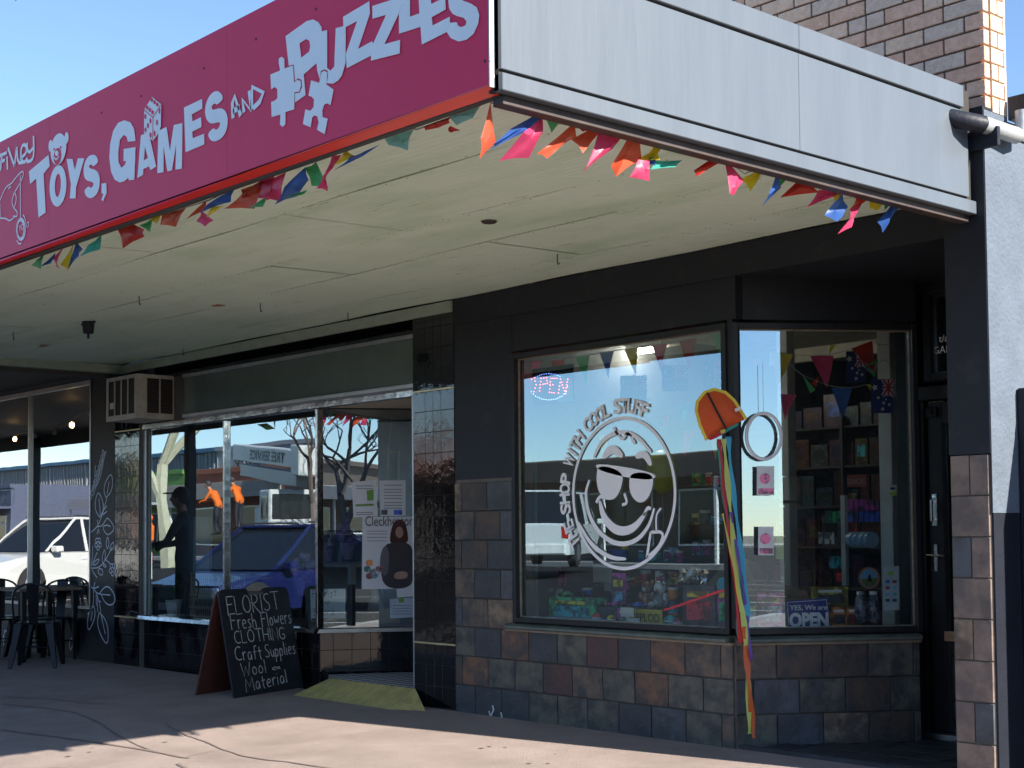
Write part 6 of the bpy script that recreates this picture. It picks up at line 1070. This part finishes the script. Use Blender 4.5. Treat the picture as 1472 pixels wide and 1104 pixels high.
# ================================================================ the street behind the camera (seen in the window glass)
def on_road(p): p.z = roadz(p.x, p.y); return p
tyre = mat('tyre_rubber', (.02, .02, .02), .8); rim = mat('alloy_rim', (.5, .5, .52), .3, .8); lampg = mat('headlamp', (.8, .82, .85), .1, .2); tailr = mat('tail_lamp', (.5, .02, .02), .2); cglass = mat('car_glass', (.01, .013, .018), .06, var=.1, spec=.35); trimk = mat('bumper_black', (.03, .03, .03), .6)
def car(name, label, loc, rz, paint, L_=4.7, W_=1.9, H_=1.8, kind='suv'):
    """length along x, nose at +x"""
    t = thing(name, label, 'car', (0, 0, 0)); h = L_/2; w = W_/2
    low = .32; belt = H_*.58
    if kind == 'ute': prof = [(-h, low), (-h, 1.05), (-h+.05, 1.10), (h*.42, 1.12), (h*.62, 1.05), (h-.15, .95), (h, .75), (h-.02, low)]; cab = [(-h+.12, 1.10), (-h+.2, H_-.03), (-.1, H_), (h*.12, H_-.05), (h*.46, 1.12)]
    else: prof = [(-h, low+.05), (-h+.02, belt-.05), (-h+.1, belt), (h*.36, belt), (h*.60, belt-.06), (h-.18, belt-.22), (h, belt-.42), (h-.03, low)]; cab = [(-h+.06, belt), (-h+.42, H_-.07), (-h*.35, H_), (-h*.02, H_-.05), (h*.44, belt)]
    secs = ((-w, .80), (-w+.0, 1), (-w+.02, 1), (w-.02, 1), (w, 1), (w, .8))
    b = MB(); n_ = len(prof); ysl = (-w, -w+.12, w-.12, w)
    for y in ysl:
        k = .93 if abs(y) == w else 1
        for x, z in prof: b.v.append(Vector((x*(.93 if k < 1 and x > h*.8 else .985 if k < 1 else 1), y*(.94 if x > h*.8 else 1), low+(z-low)*(.96 if k < 1 else 1))))
    for j in range(3):
        for k in range(n_): k2 = (k+1) % n_; b.f.append((j*n_+k, j*n_+k2, (j+1)*n_+k2, (j+1)*n_+k))
    b.f += [tuple(range(n_))[::-1], tuple(range(3*n_, 4*n_))]; b.fix = True
    body = part('body', b, paint, t)
    def cabin(ins, zt, s0, s1, m, nm, par):
        b = MB(); lo = [(x, z) for x, z in cab]; 
        for y0, y1 in ((-w+ins, -w+ins+.16), (w-ins, w-ins-.16)):
            for x, z in lo: f = (z-cab[0][1])/(H_-cab[0][1]); b.v.append(Vector((x*s0, y0+(y1-y0)*f, z+zt)))
        m_ = len(lo)
        for k in range(m_-1): b.f.append((k, k+1, m_+k+1, m_+k))
        b.f += [tuple(range(m_))[::-1], tuple(range(m_, 2*m_))]; b.fix = True; return part(nm, b, m, par)
    cabin(.06, 0, 1, 1, cglass, 'window_glass', t)
    # roof skin and pillars
    b = MB(); zr = H_; b.bbox(cab[1][0], cab[3][0]+.05, -w+.20, w-.20, zr-.05, zr+.012, .02); part('roof', b, paint, t)
    def pil(x0, z0, x1, z1, wd):
        for sy in (-1, 1):
            b = MB(); f0 = (z0-cab[0][1])/(H_-cab[0][1]); f1 = (z1-cab[0][1])/(H_-cab[0][1]); ya = sy*(w-.045-.16*f0); yb = sy*(w-.045-.16*f1)
            b.hexa([(x0-wd/2, ya-.02*sy, z0), (x0+wd/2, ya-.02*sy, z0), (x0+wd/2, ya, z0), (x0-wd/2, ya, z0), (x1-wd/2, yb-.02*sy, z1), (x1+wd/2, yb-.02*sy, z1), (x1+wd/2, yb, z1), (x1-wd/2, yb, z1)]); b.fix = True; part('pillar', b, paint, t)
    zb = cab[0][1]; pil(cab[4][0], zb, cab[3][0]+.03, H_-.02, .09); pil(cab[0][0]+.12, zb, cab[1][0]+.1, H_-.03, .24); 
    if kind != 'ute': pil(-.25, zb, -.25, H_-.02, .09); pil(-h*.55, zb, -h*.5, H_-.02, .09)
    else: pil(-.15, zb, -.15, H_-.02, .3)
    if kind != 'van':
        for sy in (-1, 1):
            b = MB(); b.bbox(-h*.62, h*.0, sy*(w-.22)-.02, sy*(w-.22)+.02, H_+.03, H_+.06, .01); part('roof_rail', b, trimk, t)
    for sx in (-.62, .64):
        for sy in (-1, 1):
            c = Vector((sx*h, sy*(w-.10), .36)); b = MB(); b.lathe(c, [(.30, -.12), (.365, -.10), (.365, .10), (.30, .12)], 20, (0, 1, 0)); wh = part('wheel', b, tyre, t); b = MB(); b.lathe(c+Vector((0, sy*.122, 0)), [(.22, 0), (.20, .012*1), (.05, .01)], 14, (0, sy, 0)); part('rim', b, rim, wh)
            b = MB(); q = [(c.x+.43*math.cos(a), sy*(w+.006), .36+.43*math.sin(a)) for a in [k*math.pi/10 for k in range(11)]]; b.poly(q); part('wheel_arch', b, trimk, t)
    for sy in (-1, 1):
        b = MB(); b.bbox(h-.17, h+.012, sy*(w-.34)-.2, sy*(w-.34)+.2, belt-.42, belt-.25, .03); part('headlight', b, lampg, t)
        b = MB(); b.bbox(-h-.012, -h+.1, sy*(w-.12)-.09, sy*(w-.12)+.09, belt-.38, belt-.06, .02); part('tail_light', b, tailr, t)
        b = MB(); b.bbox(h*.33, h*.41, sy*(w+.12)-.1, sy*(w+.12)+.1, zb-.02, zb+.13, .03); part('mirror', b, paint, t)
        for x in ((-.1, -1.05) if kind != 'ute' else (.15,)): b = MB(); b.bbox(x-.08, x+.08, sy*(w+.005)-.012, sy*(w+.005)+.012, zb-.2, zb-.17, .006); part('door_handle', b, paint, t)
    b = MB(); b.bbox(h-.05, h+.015, -w+.58, w-.58, belt-.42, belt-.24, .01); part('grille', b, chrome, t)
    b = MB(); b.bbox(h-.1, h+.05, -w+.12, w-.12, low-.02, belt-.50, .04); part('bumper', b, paint if kind != 'suv' else paint, t); b = MB(); b.bbox(-h-.06, -h+.06, -w+.1, w-.1, low, low+.28, .04); part('bumper', b, trimk if kind != 'ute' else white, t)
    b = MB(); b.bbox(h+.05, h+.06, -.26, .26, low+.06, low+.17, .003); part('number_plate', b, mat('blank_plate', (.6, .6, .62), .5), t)
    t.location = loc; t.rotation_euler = (0, 0, rz); return t
wpaint = mat('white_car_paint', (.62, .65, .64), .25, var=.02, coat=.6); bpaint = mat('blue_car_paint', (.008, .013, .075), .22, var=.05, coat=.8)
car('parked_car', 'large white four wheel drive parked nose to the kerb, mirrored in the cafe window', on_road(mirror_place(76, 35.0)), R(68), wpaint, 4.95, 1.98, 1.9)
car('parked_car', 'dark blue four wheel drive parked nose to the kerb, mirrored in the florist window', on_road(mirror_place(392, 24.0)), R(74), bpaint, 4.6, 1.9, 1.66)
car('parked_car', 'white utility with canopy parked tail out across the road, mirrored in the toy shop window', on_road(mirror_place(805, 38.0))+Vector((0, 0, .25)), R(236), wpaint, 5.2, 1.9, 1.9, 'ute')
car('parked_car', 'white hatchback parked further along the opposite kerb', on_road(mirror_place(980, 60.0)), R(250), wpaint, 4.3, 1.75, 1.5)
car('parked_car', 'dark grey sedan parked nose to the kerb to the right of the camera side', on_road(Vector((6.5, -.9, 0))), R(80), mat('grey_car_paint', (.03, .03, .035), .3, var=.05, coat=.6), 4.6, 1.85, 1.48)
# crane truck
tl = mirror_place(388, 62.0); tl = on_road(tl); tk = thing('crane_truck', 'white tree service crane truck parked across the road, mirrored in the florist window', 'truck', (0, 0, 0)); wt_ = mat('truck_white', (.62, .62, .6), .4)
b = MB(); b.bbox(2.4, 4.3, -1.15, 1.15, .7, 2.95, .08); part('cab', b, wt_, tk)
b = MB(); b.bbox(4.29, 4.33, -1.0, 1.0, 1.75, 2.75, .02); part('windscreen', b, cglass, tk)
for s_ in (-1, 1): b = MB(); b.bbox(2.75, 4.0, s_*1.15-.02, s_*1.15+.02, 1.75, 2.7, .01); part('side_window', b, cglass, tk); b = MB(); b.bbox(4.3, 4.36, s_*.85-.18, s_*.85+.18, .95, 1.2, .02); part('headlight', b, lampg, tk); b = MB(); b.bbox(4.1, 4.25, s_*1.35-.1, s_*1.35+.1, 1.8, 2.4, .03); part('mirror', b, trimk, tk)
b = MB(); b.bbox(-4.4, 2.4, -.5, .5, .7, 1.0, .02); b.bbox(4.2, 4.45, -1.15, 1.15, .45, .9, .03); part('chassis', b, trimk, tk)
b = MB(); b.bbox(-4.4, 2.2, -1.15, 1.15, 1.0, 1.2, .02); part('deck', b, trimk, tk)
for x in (-3.4, -2.2, 3.2):
    for s_ in (-1, 1): b = MB(); b.lathe((x, s_*1.0, .5), [(.42, -.15), (.5, -.13), (.5, .13), (.42, .15)], 20, (0, 1, 0)); wh = part('wheel', b, tyre, tk); b = MB(); b.lathe((x, s_*1.16, .5), [(.25, 0), (.2, .02)], 12, (0, s_, 0)); part('rim', b, rim, wh)
b = MB(); b.bbox(-.6, .6, -.6, .6, 1.2, 2.3, .05); part('turret', b, wt_, tk)
Mb = Matrix.Translation((5.0, 0, 4.1)) @ Matrix.Rotation(R(5), 4, 'Y')
b = MB(); b.bbox(-10.5, -.2, -.33, .33, -.35, .35, .03, Mb); bm1 = part('boom', b, wt_, tk); b = MB(); b.bbox(-9.5, 0, -.26, .26, -1.1, -.5, .03, Mb); part('boom', b, mat('boom_grey', (.35, .34, .34), .4), tk)
b = MB(); b.bbox(-.2, 1.1, -.45, .45, -.6, .6, .05, Mb); part('boom_head', b, wt_, tk)
for s_ in (-1, 1): text_on('lettering', 'TREE SERVICE', Mb @ Vector((s_*-4.6-2.2 if s_ > 0 else -7.4+.0, s_*-.34, -.2)) if s_ > 0 else Mb @ Vector((-1.4, .34, -.2)), (Mb.to_3x3() @ Vector((1, 0, 0)))*s_, Mb.to_3x3() @ Vector((0, 0, 1)), .42, mat('dark_green_print', (.01, .05, .04), .5), tk, w=6.0, bold=.02)
tk.location = tl; tk.rotation_euler = (0, 0, R(18))
# buildings across the road
def facade(name, label, x0, x1, y, h, m, awning=None, nwin=3, top=None, depth=10, back=m if 0 else None):
    t = thing(name, label, 'shop building', ((x0+x1)/2, y, .3)); b = MB(); b.box(x0, x1, y-depth, y, -.3, h); b.bbox(x0-.1, x1+.1, y-.2, y+.12, h-.25, h+.02, .02); part('wall', b, m, t)
    w = (x1-x0)/nwin
    for i in range(nwin):
        a, c = x0+i*w+w*.12, x0+(i+1)*w-w*.12; b = MB(); b.bbox(a, c, y, y+.06, .8, 2.7, .01); f = part('window_frame', b, alu, t); b = MB(); b.box(a+.08, c-.08, y+.055, y+.07, .88, 2.62); part('pane', b, cglass, f)
    if awning:
        b = MB(); b.bbox(x0, x1, y, y+3.2, 3.1, 3.25, .01); b.bbox(x0, x1, y+3.15, y+3.22, 2.95, 3.65, .01); part('awning', b, awning, t)
        for i in range(nwin+1): x = x0+.2+(x1-x0-.4)*i/nwin; b = MB(); b.bbox(x-.05, x+.05, y+3.0, y+3.1, .25, 3.1, .005); part('post', b, white, t)
    return t
tanw = mat('tan_render', (.30, .22, .16), .8); brnw = mat('brown_awning', (.075, .055, .045), .6); grw = mat('grey_cladding', (.30, .31, .36), .6, var=.08); grn = mat('green_fascia', (.12, .28, .05), .6); cor = mat('corrugated_wall', (.26, .28, .30), .5, .2); nav = mat('navy_fascia', (.06, .08, .14), .6); redb = mat('red_brick_wall', (.28, .10, .06), .85, bump=1, bscale=40)
YO = -23.0
facade('opposite_shop', 'long low brown shop with wide awning across the road', -52, -14, YO, 3.9, tanw, brnw, 8)
facade('opposite_shop', 'red brick shop with pale awning across the road', -66, -52.3, YO, 4.6, redb, mat('pale_awning', (.4, .36, .32), .7), 3)
ph = facade('pharmacy_building', 'tall grey clad pharmacy building across the road', -77, -60, YO-8, 6.6, grw, mat('grey_awning', (.3, .3, .33), .6), 4)
for i in range(21): b = MB(); x = -77+i*.8; b.box(x, x+.06, YO-8, YO-7.96, 3.8, 6.4); part('cladding_rib', b, grw, ph)
text_on('lettering', 'FINLEY PHARMACY', (-66.0, YO-7.9, 5.0), (-1, 0, 0), (0, 0, 1), .85, trimk, ph, w=8.6, bold=.02)
facade('opposite_shop', 'green fronted shop beside the grey pharmacy', -86, -77.2, YO-6, 5.2, grn, grw, 3)
facade('opposite_shop', 'navy fronted shop with dark awning far along the road', -128, -88, YO, 4.6, nav, nav, 8)
shd = thing('iron_shed', 'long corrugated iron shed with navy fascia across the road', 'shed', (-110, YO, .3))
b = MB(); b.box(-190, -88, -46, -38, -.3, 7.3); part('wall', b, cor, shd)
b = MB()
for i in range(204): x = -190+i*.5; b.hexa([(x, -38, 3.4), (x+.25, -38, 3.4), (x+.2, -37.9, 3.4), (x+.05, -37.9, 3.4), (x, -38, 7.1), (x+.25, -38, 7.1), (x+.2, -37.9, 7.1), (x+.05, -37.9, 7.1)])
part('corrugation', b, cor, shd)['kind'] = 'stuff'
b = MB(); b.bbox(-190, -88, -38.2, -37.6, 7.1, 7.4, .02); part('gutter', b, mat('blue_gutter', (.04, .15, .28), .5), shd)
nb = thing('added_neighbour_shop', 'added cream shop with deep dark awning shading the footpath to the right', 'shop building', (24, 7, 0)); b = MB(); b.box(14, 70, 6.7, 16, -.2, 4.2); part('wall', b, tanw, nb)  # unseen shop added so its awning darkens the mirrored footpath
b = MB(); b.bbox(16, 70, 2.7, 6.7, 2.95, 3.05, .01); b.bbox(16, 70, 2.66, 2.72, 2.85, 3.4, .01); part('awning', b, brnw, nb)
for i in range(8): x = 17+i*6; b = MB(); b.bbox(x-.06, x+.06, 2.8, 2.92, -.15, 2.95, .005); part('post', b, black2, nb)
# trees
def tree(name, label, base, h, rad, leafy, seed, barkc=(.16, .12, .10), grp=None, n_leaf=1500):
    rnd = random.Random(seed); t = thing(name, label, 'tree', base, grp); T_ = MB(); tips = []
    def grow(p, d, l, r, lv):
        pts = [p]; q = p
        for k in range(3): d = (d+Vector((rnd.gauss(0, .13), rnd.gauss(0, .13), rnd.gauss(.02, .08)))).normalized(); q = q+d*l/3; pts.append(q)
        T_.tube(pts, [r*(1-.12*k) for k in range(4)], 6 if lv < 2 else 3, False)
        tips.extend(pts[1:] if lv > 2 else [])
        if lv < (6 if not leafy else 4):
            for k in range(3 if lv < 3 else 2):
                a = rnd.uniform(0, 6.28); s_ = Vector((math.cos(a), math.sin(a), 0)); nd = (d*rnd.uniform(.6, 1)+s_*rnd.uniform(.45, .85)+Vector((0, 0, .1))).normalized(); grow(pts[-1] if k else pts[2], nd, l*rnd.uniform(.62, .8), r*.6, lv+1)
    grow(Vector(base), Vector((0, 0, 1)), h*.3, rad, 0); part('trunk', T_, mat('bark_%d' % (barkc[0]*100), barkc, .9, bump=2, bscale=20), t)
    if leafy:
        b = MB()
        for k in range(n_leaf): c = rnd.choice(tips)+Vector((rnd.gauss(0, h*.04), rnd.gauss(0, h*.04), rnd.gauss(0, h*.035))); s_ = h*rnd.uniform(.012, .028); u_ = Vector((rnd.gauss(0, 1), rnd.gauss(0, 1), rnd.gauss(0, 1))).normalized(); v_ = u_.orthogonal().normalized(); b.quad(c-u_*s_, c-v_*s_*.5, c+u_*s_, c+v_*s_*.5)
        o = part('crown', b, mat('foliage', (.07, .11, .035), .7, var=.5, scale=.6, trans=.2), t); o['kind'] = 'stuff'
bt = mirror_place(455, 44.0); bt.z = 0
tree('bare_tree', 'leafless street tree across the road, mirrored in the florist window', bt, 8.0, .16, False, 5)
tree('bare_tree', 'leafless street tree standing in the road median to the right of the shop', (14, -5, -.1), 8.5, .16, False, 23)
b2 = mirror_place(560, 55.0); tree('bare_tree', 'second leafless street tree further along the opposite side', b2, 8.5, .2, False, 9)
lt_ = mirror_place(240, 52.0); tree('gum_tree', 'pale trunked gum tree with sparse crown beyond the standing person', lt_, 13, .34, True, 14, (.45, .44, .32))
random.seed(31)
for i, (x, y, h) in enumerate(((52, 1, 8), (62, -3, 9), (75, 5, 10), (58, 9, 8), (90, -6, 11), (48, 14, 9), (70, 18, 11))):
    tree('street_tree', 'bushy dark street tree to the right, %s of the seven along the road' % ['nearest but one', 'third nearest', 'second farthest', 'tall fourth', 'farthest', 'nearest', 'tall third farthest'][i], (x, y, 0), h, .22, True, 40+i, grp='trees down the street')
facade('opposite_shop', 'cream shop further right along the opposite side of the road', -13.7, 12, YO, 4.4, cream, brnw, 5)
facade('opposite_shop', 'grey rendered shop at the right end of the opposite row', 12.3, 60, YO, 5.2, tanw, mat('grey_awning', (.3, .3, .33), .6), 8)
# people
def person(label, loc, rz, sc=1.0, shirt=(.02, .02, .03), pants=(.02, .02, .03), cap=None, lean=0, hair=(.02, .015, .01), arms=(0, 0), wide=1.0):
    t = thing('person', label, 'person', (0, 0, 0))
    J = dict(pel=(0, 0, .95), bel=(0, 0, 1.08), che=(.02+lean*.2, 0, 1.32), nek=(.03+lean*.35, 0, 1.50), hed=(.05+lean*.42, 0, 1.60))
    v = [J['pel'], J['bel'], J['che'], J['nek'], J['hed']]; rad = [(.155, .12), (.15, .11), (.17, .12), (.06, .06), (.07, .07)]; e = [(0, 1), (1, 2), (2, 3), (3, 4)]
    def add(p, r, frm): v.append(p); rad.append((r, r)); e.append((frm, len(v)-1)); return len(v)-1
    for s_ in (-1, 1):
        a = add((.0, s_*.10, .90), .10, 0); a = add((.03, s_*.11, .50), .065, a); a = add((-.02, s_*.12, .10), .045, a); add((.14, s_*.13, .04), .04, a)
        c = J['che']; f = arms[(s_+1)//2]; a = add((c[0], s_*.20, 1.40), .06, 2); a = add((c[0]+.05+f*.1, s_*.25, 1.13), .045, a); a = add((c[0]+.12+f*.22, s_*.22, .92+f*.2), .033, a); a = add((c[0]+.17+f*.25, s_*.21, .84+f*.22), .035, a)
    me = bpy.data.meshes.new('person_body'); me.from_pydata(v, e, []); o = bpy.data.objects.new('person_body', me); COL.objects.link(o)
    sk = o.modifiers.new('s', 'SKIN'); o.modifiers.new('u', 'SUBSURF').levels = 1
    for i, r_ in enumerate(rad): me.skin_vertices[0].data[i].radius = (r_[1], r_[0]) if i < 3 else r_
    me.skin_vertices[0].data[0].use_root = True; bpy.context.view_layer.update()
    m2 = bpy.data.meshes.new_from_object(o.evaluated_get(bpy.context.evaluated_depsgraph_get())); bpy.data.objects.remove(o)
    sm = mat('shirt_%d_%d' % (shirt[0]*99, shirt[1]*99), shirt, .8, bump=1); pm_ = mat('trousers_%d' % (pants[2]*999), pants, .8); sk_ = mat('skin', (.45, .26, .18), .6)
    for m in (sm, pm_, sk_, MC['bumper_black']): m2.materials.append(m)
    for p in m2.polygons:
        c = p.center; p.use_smooth = True; p.material_index = 2 if (c.z > 1.50 or (c.z < 1.0 and abs(c.y) > .19 and c.z > .7 and c.x > .1)) else 0 if c.z > .93 else 3 if c.z < .1 else 1
    ob = bpy.data.objects.new('body', m2); link(ob, t)
    h = Vector(J['hed'])+Vector((.015, 0, .06)); b = MB(); b.sphere(h, .105, 10, (.95, .78, 1.12)); b.sphere(h+Vector((.10, 0, -.01)), .018, 5); b.sphere(h+Vector((0, .085, -.01)), .022, 5, (.7, .4, 1.2)); b.sphere(h+Vector((0, -.085, -.01)), .022, 5, (.7, .4, 1.2)); part('head', b, sk_, t)
    b = MB(); b.sphere(h+Vector((-.02, 0, .025)), .112, 10, (.95, .82, 1.05)); part('hair' if not cap else 'cap', b, mat('hair_dark', hair, .7) if not cap else mat('cap_%d' % (cap[0]*99), cap, .6), t)
    if cap: b = MB(); b.bbox(h.x+.05, h.x+.18, -.07, .07, h.z+.055, h.z+.07, .005); part('cap_peak', b, MC['cap_%d' % (cap[0]*99)], t)
    t.location = loc; t.rotation_euler = (0, 0, rz); t.scale = (sc, sc*wide, sc); return t
person('person in dark jacket and cap on the path, silhouette mirrored in the florist window', mirror_place(262, 18.6)+Vector((0, 0, -.03)), R(132), 1.08, arms=(.9, .9), cap=(.03, .03, .04), wide=1.12)
hv = (.85, .16, .01)
person('worker in orange shirt and cap leaning over beside the crane truck, the left one', mirror_place(312, 50)+Vector((0, 0, 1.3)), R(150), 1.05, hv, cap=(.05, .04, .04), lean=.8, arms=(1, 1))
person('worker in orange shirt and cap standing on the truck deck, nearer the cab', mirror_place(343, 52)+Vector((0, 0, 1.5)), R(160), 1.05, hv, cap=(.06, .04, .04), lean=.6, arms=(1, .5))
person('worker in orange shirt standing beyond the dark silhouette', mirror_place(214, 48)+Vector((0, 0, .2)), R(90), 1.0, hv, cap=(.85, .16, .02), arms=(.3, .3))
# string of warm bulbs under the cafe awning
gl_ = thing('string_lights', 'string of small warm bulbs hung under the cafe awning', 'string lights', (-18, 5, 2.8)); b = MB(); b.tube(smoothline([(-15, 6.3, 2.86), (-18, 5.4, 2.74), (-21, 4.8, 2.84), (-24, 4.2, 2.74), (-27, 3.6, 2.84)], 3), .005, 5); part('cable', b, black, gl_)
for i, p in enumerate(((-16.2, 5.93, 2.75), (-17.4, 5.6, 2.70), (-18.6, 5.3, 2.69), (-19.8, 5.05, 2.72), (-21.2, 4.75, 2.76), (-22.5, 4.5, 2.70), (-24, 4.2, 2.67))): b = MB(); b.sphere(p, .032, 8, (1, 1, 1.2)); part('bulb', b, bulbm if i in (1, 4) else mat('clear_bulb', (.6, .58, .5), .2), gl_)
